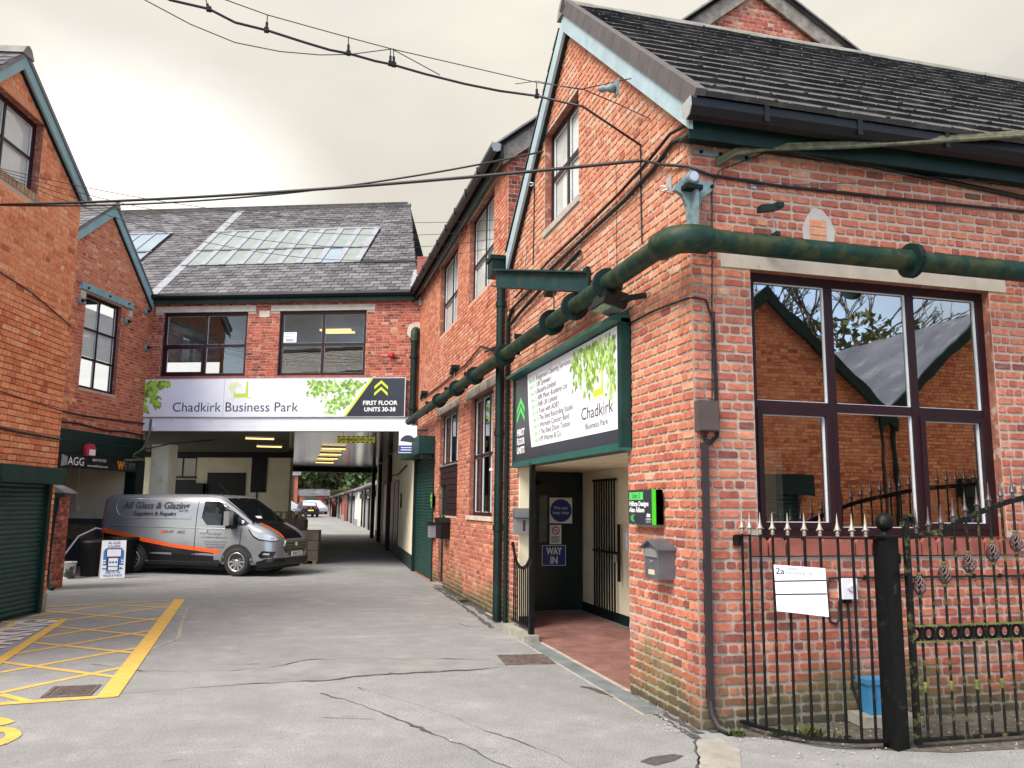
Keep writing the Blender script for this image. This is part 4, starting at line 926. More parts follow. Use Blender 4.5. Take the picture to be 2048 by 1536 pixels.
put('window_dark', bw_box(-5.2, -4.1, -.05, .0, 2.95, 3.8), 'car_glass', pas)
put('window_frame', bw_box(-5.3, -4.05, -.07, -.0, 2.85, 2.95).box(-4.68, -4.62, -.07, 0, 2.95, 3.8, FBW), 'maroon', pas)
put('roller_door', bw_box(-5.4, -4.1, -.06, .0, 0, 2.8), 'black_plastic', pas); put('cabinet', bw_box(-4.2, -3.6, -.3, 0, 2.15, 2.65), 'black_plastic', pas)
put('dark_door', bw_box(-3.55, -1.9, -.06, 0, 0, 3.1), 'black_plastic', pas); put('dark_recess', bw_box(-1.65, -1.0, -.06, 0, 2.3, 3.8), 'black_plastic', pas)  # the tall black box stands for the darkness of a recess
put('seam', bw_box(-1.4, -1.36, -.05, 0, 0, 2.3), 'black_plastic', pas)
put('downstand', bw_box(-8, 0.2, -.5, -.2, 3.72, 4.0), 'black_plastic', pas)
put('cream_pillar', MB().box(-.05, .52, .0, .5, 0, 3.6, frame(-7.54, 20.53, -21)), 'cream_paint', pas)
def lamp(x, y, label):
    t = thing('ceiling_light', label, 'ceiling light', Matrix.Translation((x, y, 3.93)) @ Matrix.Rotation(R(0), 4, 'Z'), 'tube lights under the passage ceiling')
    put('housing', MB().box(-.44, .44, -.05, .05, -.05, 0), 'white_panel', t); put('tube', MB().tube([(-.43, 0, -.072), (.43, 0, -.072)], .022, 8), 'tube_light', t); return t
for p, l in (((-4.45, 20.5), 'ceiling tube light over the van, nearer of the left pair'), ((-4.25, 24.2), 'ceiling tube light over the van, farther of the left pair'), ((-1.98, 24.4), 'nearest tube light of the row of four leading into the passage'), ((-1.93, 28), 'second tube light of the row of four into the passage'), ((-1.9, 31.3), 'third tube light of the row of four into the passage'), ((-1.9, 35), 'farthest tube light of the row of four into the passage')): lamp(*p, l)

# ------------------------------------------------------------------ left gables
def gable_roof(root, name, apex, left, right, y0, y1, F, thick=.08, ov=.14):
    """two slate slopes behind a gable; local frame of the gable"""
    mb = MB()
    for a, b in ((left, apex), (apex, right)):
        mb.add([(a[0], y0, a[1]), (b[0], y0, b[1]), (b[0], y1, b[1]), (a[0], y1, a[1]), (a[0], y0, a[1]-thick), (b[0], y0, b[1]-thick), (b[0], y1, b[1]-thick), (a[0], y1, a[1]-thick)], [(0, 1, 2, 3), (7, 6, 5, 4), (0, 4, 5, 1), (1, 5, 6, 2), (2, 6, 7, 3), (3, 7, 4, 0)])
    r_ = put(name, mb, 'slate', root); return r_
def slope_slates(parent, root, a, b, y0, y1, nind):
    """slates on the slope from eave a up to apex b (x, z), ridge along local y"""
    l = math.hypot(b[0]-a[0], b[1]-a[1]); up = Vector((b[0]-a[0], 0, b[1]-a[1]))/l; al = Vector((0, 1, 0))
    if b[0] > a[0]: al = -al
    nrm = up.cross(al); F = Matrix((al, nrm, up)).transposed().to_4x4(); F.translation = Vector((a[0], y0 if al.y > 0 else y1, a[1]))
    if F.to_3x3().determinant() < 0: pass
    pcs = []; g = .21; wd = .33
    for j in range(int(l/g)):
        u = -(wd/2 if j % 2 else 0)
        while u < y1-y0:
            p, q = max(0, u), min(y1-y0, u+wd)
            if q-p > .05: pcs.append((tuple(F @ Vector(((p+q)/2, -.006, (j+.5)*g))), (q-p-.008, 1, g), int(rng.integers(24))))
            u += wd
    emit_pieces('slate', parent, SV, pcs, root.matrix_world, 'slate_mix', nind, F.to_3x3(), maxdepth=80)
left1 = thing('near_gable_building', 'orange brick gabled building at the left edge with green shutter', 'building', F1)
def t_l1(u, z): return rng.normal(.55 if z < 6.3 else .62, .17)
ap1, r1, l1 = (-2.15, 8.60), (.2, 7.20), (-4.3, 6.6)
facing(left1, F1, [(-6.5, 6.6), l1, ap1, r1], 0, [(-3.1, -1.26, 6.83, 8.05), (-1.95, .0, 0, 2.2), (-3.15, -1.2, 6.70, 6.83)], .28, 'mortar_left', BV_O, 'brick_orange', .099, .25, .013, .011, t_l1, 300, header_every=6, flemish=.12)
put('return_wall', MB().box(.19, .2, .0, 6, 0, 7.2), 'mortar_dark', left1)
put('rear_wall', MB().box(-6.5, .2, 6, 6.1, 0, 7.2), 'dim_wall', left1); put('upper_floor', MB().box(-6.4, .15, .3, 6, 3.2, 3.3), 'dim_wall', left1)
window(left1, -3.1, -1.26, 6.83, 8.05, 2, 2, y=.12, fw=.08, bw=.05, zs=[6.83, 7.42, 8.05], us=[-3.1, -2.16, -1.26])
put('blind_reflection', MB().box(-3.05, -1.34, .176, .182, 6.9, 7.98), 'blind_reflection', left1)
for i in range(17): put('sill_brick', MB().box(-3.13+i*.113, -3.13+i*.113+.095, -.012, .1, 6.70, 6.825), 'sill_weathered', left1)
put('lintel', MB().box(-3.3, -1.1, -.01, .1, 8.055, 8.2), 'patch_brick', left1)
rf = gable_roof(left1, 'roof', (-2.15, 8.86), (-4.6, 6.55), (.26, 7.42), -.12, 6.0, F1)
slope_slates(rf, left1, (-4.6, 6.55), (-2.15, 8.86), -.12, 6, 40)
barge([(-4.6, 6.53), (-2.15, 8.82), (.22, 7.42)], .25, -.10, -.06, 'barge_teal', left1)
put('soffit', MB().prism([(-4.5, 6.40), (-2.15, 8.60), (.2, 7.21), (.2, 7.18), (-2.15, 8.56), (-4.5, 6.36)], -.06, -.004), 'gutter_black', left1)
put('ridge_tile', MB().prism([(-2.32, 8.76), (-2.23, 8.91), (-2.15, 8.95), (-2.07, 8.91), (-1.98, 8.78)], -.14, 6), 'ridge_tile', left1)
put('gutter', MB().box(.26, .36, -.12, 6, 7.30, 7.40), 'grey_plastic', left1)
s1 = bpy.data.objects.new('roller_shutter', None); COL.objects.link(s1); s1.parent = left1
shutter(s1, -1.88, -.10, .03, 2.15, .02, 28)
put('guide_rail', MB().box(-.10, .0, -.06, .08, 0, 2.14), 'green_dark', s1); put('guide_rail', MB().box(-1.97, -1.88, -.06, .08, 0, 2.14), 'green_dark', s1)
put('shutter_box', MB().box(-1.98, -.02, -.28, .1, 2.13, 2.40), 'green_paint', s1)
put('bottom_bar', MB().box(-1.88, -.1, -.01, .05, .0, .06), 'green_dark', s1)
put('kerb_stone', MB().box(0.01, .16, -.05, .1, 0, .3), 'lintel_dark', left1)

pier = thing('brick_pier', 'short brick pier with slate cap and green gutter beside the green shutter', 'pier', frame(-9.1, 13.2, -6))
put('wall', MB().box(0, .9, .02, .6, 0, 1.98).box(.88, .9, .02, .6, 0, 1.98), 'mortar_mid', pier); wl = pier.children[-1]
pcs = [((c[0], .02, c[2]), s, i) for c, s, i in lay_bricks([(0, 1.98), (.9, 1.98)], 0, [], .085, .225, .014, .011, 40, lambda u, z: rng.normal(.3, .25))]
emit_pieces('brick', wl, BV_R, pcs, pier.matrix_world, 'brick_red', 90)
pcs = [((.9, .02+c[0], c[2]), s, i) for c, s, i in lay_bricks([(0, 1.98), (.58, 1.98)], 0, [], .085, .225, .014, .011, 40, lambda u, z: rng.normal(.3, .25))]
emit_pieces('brick', wl, BV_R, pcs, pier.matrix_world, 'brick_red', 0, Matrix.Rotation(R(90), 3, 'Z'))
put('cap', MB().prism([(-.1, 2.02), (1.02, 2.02), (.96, 2.08), (.72, 2.2), (-.1, 2.2)], -.08, .7), 'slate', pier)
put('gutter', MB().box(-.05, 1.06, -.17, -.06, 1.93, 2.03), 'green_dark', pier)
put('downpipe', MB().tube([(.90, -.12, 1.95), (.88, -.08, 1.75), (.84, -.07, 1.5), (.80, -.07, .35), (.86, -.1, .12), (.98, -.16, .03)], .05, 10), 'green_dark', pier)
put('pipe_collar', MB().tube([(.80, -.07, .42), (.80, -.07, .34)], .066, 10), 'green_dark', pier)

left2 = thing('second_gable_building', 'red brick gabled building with tall six pane window and loading bay', 'building', F2)
def t_l2(u, z): return rng.normal(.60 if z > 7.6 else .42, .19)
ap2, r2, l2 = (-2.44, 9.80), (-.12, 7.66), (-4.6, 8.05)
facing(left2, F2, [l2, ap2, r2, (.08, 7.66)], 0, [(-3.27, -1.62, 4.81, 7.34), (-3.55, -1.13, 7.38, 7.58), (-4.55, .06, 0, 3.68)], .25, 'mortar_mid', BV_O, 'brick_mixed', .088, .235, .013, .010, t_l2, 300, header_every=5, flemish=.15)
window(left2, -3.27, -1.62, 4.81, 7.34, 2, 3, y=.10, fw=.08, bw=.06, zs=[4.81, 5.64, 6.43, 7.34], us=[-3.27, -2.50, -1.62])
put('blind_reflection', MB().box(-3.2, -1.75, .160, .166, 5.7, 7.0), 'blind_reflection', left2)  # sheet added for the pale reflections in these panes
put('lintel', MB().box(-3.55, -1.13, -.06, .1, 7.385, 7.575), 'barge_teal', left2)
for u, v in ((-3.3, 7.46), (-2.34, 7.48), (-1.4, 7.5)): put('bolt', MB().lathe((u, -.06, v), (0, -1, 0), [(0, .03), (.03, .03), (.03, .015), (.05, .015)], 8), 'green_dark', left2)
for u in (-3.52, -1.3): put('padstone', MB().box(u, u+.2, -.012, .0, 7.16, 7.37), 'lintel_stone', left2)
put('fascia_beam', MB().box(-4.55, .06, -.06, .1, 3.06, 3.68), 'green_dark', left2); put('fascia_rib', MB().box(-4.55, .06, -.075, -.06, 3.40, 3.43).box(-2.3, -2.27, -.075, -.06, 3.06, 3.68), 'green_paint', left2)
put('column', MB().box(-.32, .12, -.04, .3, 0, 3.06), 'green_dark', left2)
put('rear_wall', MB().box(-4.6, .1, 6, 6.1, 0, 7.7).box(-4.6, -4.5, .3, 6, 0, 7.7), 'dim_wall', left2); put('upper_floor', MB().box(-4.5, .1, .26, 6, 3.1, 3.3), 'dim_wall', left2)
put('bay_wall', MB().box(-.30, -.22, .3, 5.9, .0, 3.1), 'cream_paint', left2)
put('bay_dado', MB().box(-.315, -.30, .3, 5.9, 0, 1.36), 'grey_metal', left2)
put('bay_board', MB().box(-.34, -.315, 1.1, 2.3, .75, 1.18), 'wood_pallet', left2)
put('conduit', MB().tube([(-.33, 1.75, 3.0), (-.33, 1.75, 1.72)], .02, 6), 'white_paint', left2); put('socket', MB().box(-.38, -.30, 1.66, 1.84, 1.58, 1.72), 'white_paint', left2)
rf = gable_roof(left2, 'roof', (-2.44, 10.12), (-4.9, 8.15), (-.05, 7.92), -.12, 8.0, F2)
slope_slates(rf, left2, (-4.9, 8.15), (-2.44, 10.12), -.12, 5, 40)
barge([(-4.85, 8.14), (-2.44, 10.07), (-.14, 7.94)], .31, -.10, -.06, 'barge_teal', left2)
put('soffit', MB().prism([(-4.7, 7.97), (-2.44, 9.78), (-.16, 7.66), (-.16, 7.62), (-2.44, 9.74), (-4.7, 7.93)], -.06, -.004), 'gutter_black', left2)
put('ridge_tile', MB().prism([(-2.61, 10.0), (-2.52, 10.16), (-2.44, 10.20), (-2.36, 10.16), (-2.27, 10.0)], -.14, 8), 'ridge_tile', left2)
for i, (u, z) in enumerate(((-3.52, 7.06), (-1.36, 6.99), (-.37, 7.53), (-.25, 6.44))):
    t = thing('wall_anchor', ['round iron wall anchor left of the six pane window', 'round iron wall anchor right of the six pane window', 'upper iron wall anchor in the corner by the bridge', 'lower iron wall anchor in the corner by the bridge'][i], 'wall anchor', on(F2, u, z, .01), 'round wall anchors on the second gable')
    put('plate', MB().lathe((0, 0, 0), (0, -1, 0), [(0, .12), (.025, .12), (.05, .09), (.05, .045)], 14), 'blue_grey_iron', t); put('nut', MB().lathe((0, -.05, 0), (0, -1, 0), [(0, .045), (.05, .045), (.05, .02), (.11, .02)], 6, False), 'green_dark', t)

# ------------------------------------------------------------------ the big service pipe
pipe = thing('service_pipe', 'fat mossy green pipe with flanges running round the corner building', 'pipe', Matrix.Translation((-.30, -.30, 4.18)))
put('pipe_run', MB().tube([(.25, 0, 0), (9, 0, 0)], .098, 16), 'pipe_green', pipe)
put('pipe_run', MB().tube([(0, .25, 0), (.0, 16.9, .0)], .098, 16), 'pipe_green', pipe)
pts = [(.30, 0, 0)]+[(.19*(1-math.sin(a)), .19*(1-math.cos(a)), 0) for a in [R(q) for q in range(0, 91, 10)]]+[(0, .30, 0)]
put('elbow', MB().tube(pts, .128, 18), 'pipe_green', pipe)
for y in (1.60, 2.65, 3.55, 5.95, 8.15, 9.85, 11.9): put('flange', MB().lathe((0, y-.03, 0), (0, 1, 0), [(0, .10), (0, .165), (.025, .165), (.03, .15), (.035, .165), (.06, .165), (.06, .10)], 18, False), 'green_dark', pipe)
put('flange', MB().lathe((2.40, 0, 0), (1, 0, 0), [(0, .10), (0, .165), (.025, .165), (.03, .15), (.035, .165), (.06, .165), (.06, .10)], 18, False), 'green_dark', pipe)
put('flange', MB().lathe((6.2, 0, 0), (1, 0, 0), [(0, .10), (0, .165), (.06, .165), (.06, .10)], 18, False), 'green_dark', pipe)
for y in (5.2, 8.9, 11.0, 13.6): put('bracket', MB().box(-.05, .32, y-.03, y+.03, .12, .18).box(-.03, .03, y-.03, y+.03, -.13, .13), 'green_dark', pipe)
for x in (1.0, 4.6): put('bracket', MB().box(x-.02, x+.02, -.03, .3, .10, .14), 'green_dark', pipe)
v = thing('riser_pipe', 'green vertical pipe with bent top at the end of the fat pipe', 'pipe', on(FF, -.10, 4.15, .20))
put('pipe_run', MB().tube([(0, 0, 0), (0, 0, 2.45)], .10, 12), 'green_dark', v); put('elbow', MB().tube([(0, 0, 2.4), (0, .01, 2.55), (-.0, .05, 2.68), (0, .14, 2.74), (0, .2, 2.75)], .125, 12), 'pipe_green', v)
put('wall_flange', MB().lathe((0, .2, 2.74), (0, -1, 0), [(0, .27), (.03, .27), (.03, .1)], 16, False), 'lintel_stone', v)
for z in (1.9, .4): put('collar', MB().tube([(0, 0, z), (0, 0, z+.07)], .135, 12), 'green_dark', v)
v2 = thing('grey_downpipe', 'slim grey downpipe with green hopper beside the riser pipe', 'downpipe', on(FF, .16, 4.2, .12))
put('pipe_run', MB().tube([(0, 0, 0), (0, 0, 3.45)], .055, 10), 'grey_plastic', v2); put('hopper', MB().box(-.16, .14, -.12, .12, 3.42, 3.66), 'barge_teal', v2)
# downpipe with hopper box and steel beam on the street wall
dp = thing('downpipe', 'tall green downpipe with box hopper between corner building and warehouse', 'downpipe', on(FB, -6.68, 0, .12))
put('pipe_run', MB().tube([(0, 0, .02), (0, 0, 5.55)], .075, 14), 'green_dark', dp)
for z in (1.45, 3.0, 4.4, 5.2): put('collar', MB().tube([(0, 0, z), (0, 0, z+.09)], .09, 14), 'green_dark', dp)
put('hopper', MB().box(-.19, .15, -.2, .1, 5.72, 6.02).box(-.22, .18, -.23, .11, 5.99, 6.06), 'green_dark', dp)
put('branch_pipe', MB().tube([(.30, .06, .02), (.30, .06, 4.9), (.5, .07, 5.05)], .035, 8), 'green_dark', dp)
bm_ = thing('steel_beam', 'rusty green steel beam jutting along the gable wall above the fat pipe', 'beam', ID)
a, b = Vector((-.95, 6.55, 0)), Vector((-.02, 2.95, 0))
def ibeam(p0, p1, z0, z1, wd, t=.02):
    mb = MB(); d = (p1-p0).normalized(); n = Vector((-d.y, d.x, 0))
    for (o0, o1, q0, q1) in ((-wd/2, wd/2, z0, z0+t), (-wd/2, wd/2, z1-t, z1), (-t/2, t/2, z0+t, z1-t)):
        mb.add([p+n*o+Vector((0, 0, z)) for p in (p0, p1) for z in (q0, q1) for o in (o0, o1)], [(0, 1, 3, 2), (4, 6, 7, 5), (0, 2, 6, 4), (1, 5, 7, 3), (0, 4, 5, 1), (2, 3, 7, 6)])
    return mb
put('web_beam', ibeam(Vector((-0.864, 3.952, 4.897)), Vector((-0.198, 2.175, 4.433)), -.12, .13, .16), 'beam_green', bm_)
put('end_plate', MB().box(-.06, .06, -.05, .0, -.2, .2, on(FB, -2.62, 4.55, .03)), 'green_dark', bm_)

# ------------------------------------------------------------------ signs
def leaves_print(parent, pts, n, size, mats, y, spread, mapf=None):
    for mi, mt in enumerate(mats):
        mb = MB()
        for i in range(n):
            c = pts[int(rng.integers(len(pts)))]; cx, cz = c[0]+rng.normal(0, spread), c[1]+rng.normal(0, spread)
            if mapf and not mapf(cx, cz): continue
            a = rng.uniform(-2.6, -.4); l = size*rng.uniform(.6, 1.2); wd = l*.30
            d = (math.cos(a), math.sin(a)); q = (-d[1], d[0])
            pl = [(cx, cz), (cx+d[0]*l*.35+q[0]*wd, cz+d[1]*l*.35+q[1]*wd), (cx+d[0]*l*.75+q[0]*wd*.6, cz+d[1]*l*.75+q[1]*wd*.6), (cx+d[0]*l, cz+d[1]*l), (cx+d[0]*l*.75-q[0]*wd*.6, cz+d[1]*l*.75-q[1]*wd*.6), (cx+d[0]*l*.35-q[0]*wd, cz+d[1]*l*.35-q[1]*wd)]
            if mapf and not all(mapf(*p) for p in pl): continue
            mb.add([(p[0], y-.0004*mi-.00002*i/n, p[1]) for p in pl], [tuple(range(6))])
        put('leaf_print', mb, mt, parent, fix=False, kind='stuff')
def logo(parent, cx, z0, s, y):
    """lime hall silhouette with a pale swoosh of hill and tree"""
    def P(*q): return [(cx+a*s, z0+b*s) for a, b in q]
    flat(parent, 'logo_hill', P((-.62, -.10), (-.35, .0), (0, .035), (.35, .02), (.68, -.06), (.35, -.02), (0, 0), (-.35, -.04)), 'print_pale_lime', y)
    flat(parent, 'logo_tree', P((-.35, .12), (-.50, .35), (-.45, .56), (-.2, .62), (-.02, .52), (.02, .40), (-.10, .45), (-.22, .40), (-.30, .28)), 'print_pale_lime', y)
    flat(parent, 'logo_hall', P((-.28, .03), (-.28, .25), (-.25, .25), (-.23, .16), (.18, .16), (.20, .60), (.23, .66), (.27, .60), (.28, .03)), 'print_lime', y-.0008)
sg = thing('bridge_sign', 'long white business park sign with leaves above the passage', 'sign', on(FF, -8.44, 4.365, .14))
SW, SH = 8.10, 1.12
put('panel', MB().box(0, SW, 0, .09, 0, SH), 'sign_white', sg)
put('edge_trim', MB().box(-.02, SW+.02, -.004, .09, SH, SH+.025).box(-.02, SW+.02, -.004, .09, -.025, 0), 'bright_metal', sg)
flat(sg, 'dark_corner', [(6.34, .005), (SW-.02, .005), (SW-.02, SH-.005), (7.10, SH-.005)], 'sign_grey', -.003)
flat(sg, 'lime_stripe', [(6.28, .005), (6.36, .005), (7.14, SH-.005), (7.06, SH-.005)], 'print_lime', -.0045)
for x in (2.63, 5.42): put('panel_joint', MB().box(x-.004, x+.004, -.002, 0, 0, SH), 'lead', sg)
text(sg, 'Chadkirk Business Park', 2.98, .15, .40, 'ink', fit=3.86)
logo(sg, 3.15, .56, .78, -.003)
for i in range(2):
    z = .60+i*.19; mb = [(7.18, z), (7.38, z+.18), (7.58, z), (7.58, z+.09), (7.38, z+.27), (7.18, z+.09)]
    flat(sg, 'chevron', [mb[0], mb[1], mb[4], mb[5]], 'print_lime', -.005); flat(sg, 'chevron', [mb[1], mb[2], mb[3], mb[4]], 'print_lime', -.005)
text(sg, 'FIRST FLOOR', 7.36, .34, .17, 'print_white', y=-.005, bold=.004, fit=1.02); text(sg, 'UNITS 30-38', 7.36, .15, .17, 'print_white', y=-.005, bold=.004, fit=.92)
inS = lambda x, z: 0.01 < x < SW-.02 and .01 < z < SH-.01
leaves_print(sg, [(.1, 1.0), (.35, 1.05), (.6, 1.05), (.85, 1.0), (.15, .75), (.35, .8), (.1, .5), (.15, .25), (.45, .6), (.55, .45), (.08, .1)], 60, .17, ['print_leaf', 'print_leaf_pale', 'print_leaf', 'print_lime2'], -.0032, .06, inS)
inT = lambda x, z: inS(x, z) and x < 6.28+.70*(z/SH)*1.1-.02
leaves_print(sg, [(5.35, 1.05), (5.6, 1.0), (5.9, 1.05), (6.2, 1.0), (6.5, 1.0), (6.75, .95), (5.4, .8), (5.65, .85), (6.0, .85), (6.4, .8), (6.2, .6), (5.8, .35), (6.0, .42), (5.95, .25), (6.3, .45), (6.5, .65)], 75, .15, ['print_leaf_pale', 'print_leaf', 'print_leaf_pale', 'print_leaf'], -.0032, .09, inT)
mb = MB(); mb.tube([(5.5, -.003, .72), (6.0, -.003, .74), (6.5, -.003, .70), (6.85, -.003, .95)], .008, 4); put('twig_print', mb, 'print_leaf', sg)
ja = thing('junction_socket', 'small white outside socket on the white band under the sign', 'socket', on(FF, -8.02, 4.12, .10)); put('body', MB().box(-.06, .06, -.05, 0, -.1, .1), 'white_panel', ja); put('cover', MB().box(-.045, .03, -.06, -.05, -.07, .07), 'grey_metal', ja)

ds = thing('directory_sign', 'big tenant directory sign framed in green above the porch', 'sign', on(FB, -5.83, 2.47, .07))
DW, DH = 4.44, 1.38
put('panel', MB().box(.05, DW-.09, -.03, .06, .05, DH-.05), 'sign_grey', ds)
put('frame', MB().box(0, .06, -.05, .06, 0, DH), 'green_paint', ds); put('frame', MB().box(DW-.10, DW, -.045, .06, 0, DH), 'green_paint', ds)
put('frame', MB().box(.06, DW-.10, -.045, .06, 0, .05), 'green_light', ds); put('hood', MB().prism([(.05, 0), (-.16, .02), (-.16, .06), (.05, .15)], 0.0, DW, Matrix(((0, 1, 0, .0), (1, 0, 0, 0), (0, 0, 1, DH-.05), (0, 0, 0, 1)))), 'green_light', ds)
put('bottom_tray', MB().box(-.02, DW, -.08, .06, -.035, -.002), 'green_light', ds)
wl_ = [(1.02, .22), (4.30, .20), (4.30, DH-.06), (.78, DH-.06), (.80, 1.15), (.84, .85), (.90, .55)]
flat(ds, 'white_panel', wl_, 'sign_white', -.034)
names = ['Kingsmaid Cleaning Services', 'UK Eyewear', 'Bassaire Limited', 'Riffs Music Academy Ltd', 'Riffs UK Limited', 'Train with ADBY', 'The Shed Recording Studio', 'Werneth Concert Band', 'The Shed Drum Tuition', 'M Warren & Co']
units = ['30', '31', '31a', '32', '33', '34', '35', '36', '37', '38']
for i, (n_, u_) in enumerate(zip(names, units)):
    z = 1.165-i*.0985; x = 1.24+i*.028
    text(ds, n_, x, z, .105, 'ink', y=-.036, align='LEFT', sx=1.25); text(ds, 'Unit '+u_, x-.36+i*.006, z, .085, 'print_green', y=-.036, align='LEFT', sx=1.15)
for i in range(2):
    z = .63+i*.13; q = [(.20, z), (.42, z+.17), (.64, z), (.64, z+.09), (.42, z+.26), (.20, z+.09)]
    flat(ds, 'chevron', [q[0], q[1], q[4], q[5]], 'print_green', -.033); flat(ds, 'chevron', [q[1], q[2], q[3], q[4]], 'print_green', -.033)
for i, s_ in enumerate(('FIRST', 'FLOOR', 'UNITS')): text(ds, s_, .43, .44-i*.135, .135, 'print_white', y=-.033, bold=.006, fit=.42)
logo(ds, 3.72, .62, .56, -.036)
text(ds, 'Chadkirk', 3.66, .40, .21, 'ink', y=-.036, fit=1.02); text(ds, 'Business Park', 3.66, .28, .10, 'ink', y=-.036, fit=.72)
inD = lambda x, z: 2.7 < x < 4.29 and .3 < z < DH-.07
leaves_print(ds, [(2.95, 1.2), (3.2, 1.25), (3.45, 1.2), (3.7, 1.25), (3.95, 1.2), (4.15, 1.15), (3.05, 1.0), (3.4, 1.0), (3.7, 1.0), (3.45, .88), (4.1, .95), (4.18, .78), (4.18, .70), (3.9, 1.05)], 95, .11, ['print_leaf_pale', 'print_leaf', 'print_leaf_pale', 'print_leaf'], -.0355, .09, inD)
put('panel_joint', MB().box(1.96, 1.966, -.0345, -.03, .8, DH-.05), 'lead', ds)

lb = thing('low_bridge_sign', 'yellow and black low bridge height sign hung under the passage ceiling', 'sign', on(FF, -2.56, 3.66, -.6))
put('panel', MB().box(0, 1.16, 0, .012, 0, .2), 'print_yellow', lb)
text(lb, 'LOW BRIDGE 11\'9" / 3.6m', .58, .065, .085, 'ink', fit=1.08, bold=.004)
for i in range(8): flat(lb, 'hazard_stripe', [(.02+i*.145, .0), (.09+i*.145, .0), (.12+i*.145, .035), (.05+i*.145, .035)], 'sign_black', -.003); flat(lb, 'hazard_stripe', [(.02+i*.145, .165), (.09+i*.145, .165), (.12+i*.145, .2), (.05+i*.145, .2)], 'sign_black', -.003)
for x in (.2, .96): put('hanger', MB().tube([(x, .006, .2), (x, .006, .28)], .006, 6), 'black_plastic', lb)
hs = thing('hanging_sign', 'blue and white projecting sign over the green shutter by the passage', 'sign', frame(-.50, 15.1, -20, 3.2))
put('panel', MB().box(-.24, .24, -.05, .05, 0, .72), 'sign_white', hs); flat(hs, 'blue_arch', disc((0, .26), .21, 12, 0, math.pi), 'ink', -.053); flat(hs, 'blue_band', [(-.235, .02), (.235, .02), (.235, .2), (-.235, .2)], 'print_blue', -.0535)
for i in range(2): flat(hs, 'lettering', [(-.18, .13-i*.06), (.18, .13-i*.06), (.18, .15-i*.06), (-.18, .15-i*.06)], 'print_white', -.055)
put('bracket', MB().box(.24, .5, -.02, .02, .1, .14).box(.24, .5, -.02, .02, .58, .62), 'green_paint', hs)

us_ = thing('unit_sign', 'dark unit sign with bright green edge above the grey post box', 'sign', on(FB, -1.27, 1.69, .03))
put('panel', MB().box(0, .66, -.07, 0, 0, .33), 'sign_grey', us_); put('green_edge', MB().box(.575, .66, -.074, .0, -.001, .331), 'green_bright', us_)
flat(us_, 'green_panel', [(.03, .235), (.37, .235), (.37, .31), (.03, .31)], 'print_green', -.073)
text(us_, 'Unit 2', .2, .25, .075, 'ink', y=-.0745, fit=.2); text(us_, 'Hilltop Designs', .03, .175, .065, 'print_white', y=-.073, align='LEFT', bold=.002, fit=.46); text(us_, 'Alan Allison', .03, .115, .065, 'print_white', y=-.073, align='LEFT', bold=.002, fit=.37)
for i in range(2):
    x = .05+i*.04; q = [(x+.05, .09), (x, .055), (x+.05, .02), (x+.07, .02), (x+.02, .055), (x+.07, .09)]
    flat(us_, 'chevron', [q[0], q[1], q[4], q[5]], 'print_green', -.073); flat(us_, 'chevron', [q[1], q[2], q[3], q[4]], 'print_green', -.073)
flat(us_, 'logo', [(.45, .07), (.45, .095), (.47, .105), (.52, .095), (.53, .105), (.53, .07)], 'print_white', -.073); text(us_, 'Chadkirk', .49, .04, .032, 'print_white', y=-.073, fit=.13); text(us_, 'Business Park', .49, .018, .02, 'print_white', y=-.073, fit=.11)
lvl = thing('number_plate', 'faint white painted number on the wall left of the unit sign', 'sign', on(FB, -1.40, 1.76, .018)); put('paint', MB().box(-.05, -.035, -.002, 0, 0, .09).box(-.01, .02, -.002, 0, .0, .02).box(-.01, .02, -.002, 0, .07, .09), 'print_white', lvl)
def small_green(F, label, w_=.28, h=.34):
    t = thing('unit_plate', label, 'sign', F, 'small green edged unit plates'); put('panel', MB().box(0, w_, -.05, 0, 0, h), 'sign_grey', t); put('green_edge', MB().box(w_-.11, w_, -.055, 0, -.001, h+.001), 'green_bright', t); flat(t, 'lettering', [(.03, h-.10), (w_-.13, h-.10), (w_-.13, h-.05), (.03, h-.05)], 'print_green', -.053); flat(t, 'lettering', [(.03, h-.18), (w_-.14, h-.18), (w_-.14, h-.15), (.03, h-.15)], 'print_white', -.053)
small_green(on(FB, -13.72, 1.8, .05), 'green edged unit plate between the green shutter and the maroon boards'); small_green(on(FB, -12.2, 1.28, .05), 'green edged unit plate behind the black letter box', .24, .34)
small_green(frame(onR(22.4, .02), 22.4, -90, 1.75), 'green edged unit plate inside the passage', .4, .5)
ag = thing('shop_sign', 'long black glazing firm sign over the loading bay', 'sign', on(F2, -4.5, 2.70, .10))
put('panel', MB().box(0, 4.0, -.03, .04, 0, .34), 'sign_black', ag)
text(ag, 'agltd.com', .42, .10, .11, 'print_white', y=-.033, align='RIGHT', fit=.42); flat(ag, 'logo', [(.62, .02), (.86, .07), (.86, .27), (.62, .33)], 'bright_metal', -.033)
text(ag, 'AGG', 1.22, .07, .30, 'print_white', y=-.033, fit=.66); text(ag, '0800 993 0795', 2.2, .21, .10, 'print_white', y=-.033, fit=.62); text(ag, 'www.wefitforyou.com', 2.15, .06, .09, 'print_white', y=-.033, fit=.92)
text(ag, 'W', 3.22, .06, .30, 'print_orange', y=-.033, bold=.018, fit=.36); text(ag, 'E FIT', 3.68, .07, .26, 'grey_plastic', y=-.033, fit=.52)
al = thing('alarm_box', 'red and white alarm box above the black shop sign', 'alarm', on(F2, -2.75, 3.04, .07)); put('case', MB().prism([(-.19, 0), (.19, 0), (.21, .2), (.12, .32), (-.12, .32), (-.21, .2)], -.1, 0), 'print_red', al); put('plate', MB().box(-.08, .17, -.112, -.1, .02, .17), 'print_white', al)
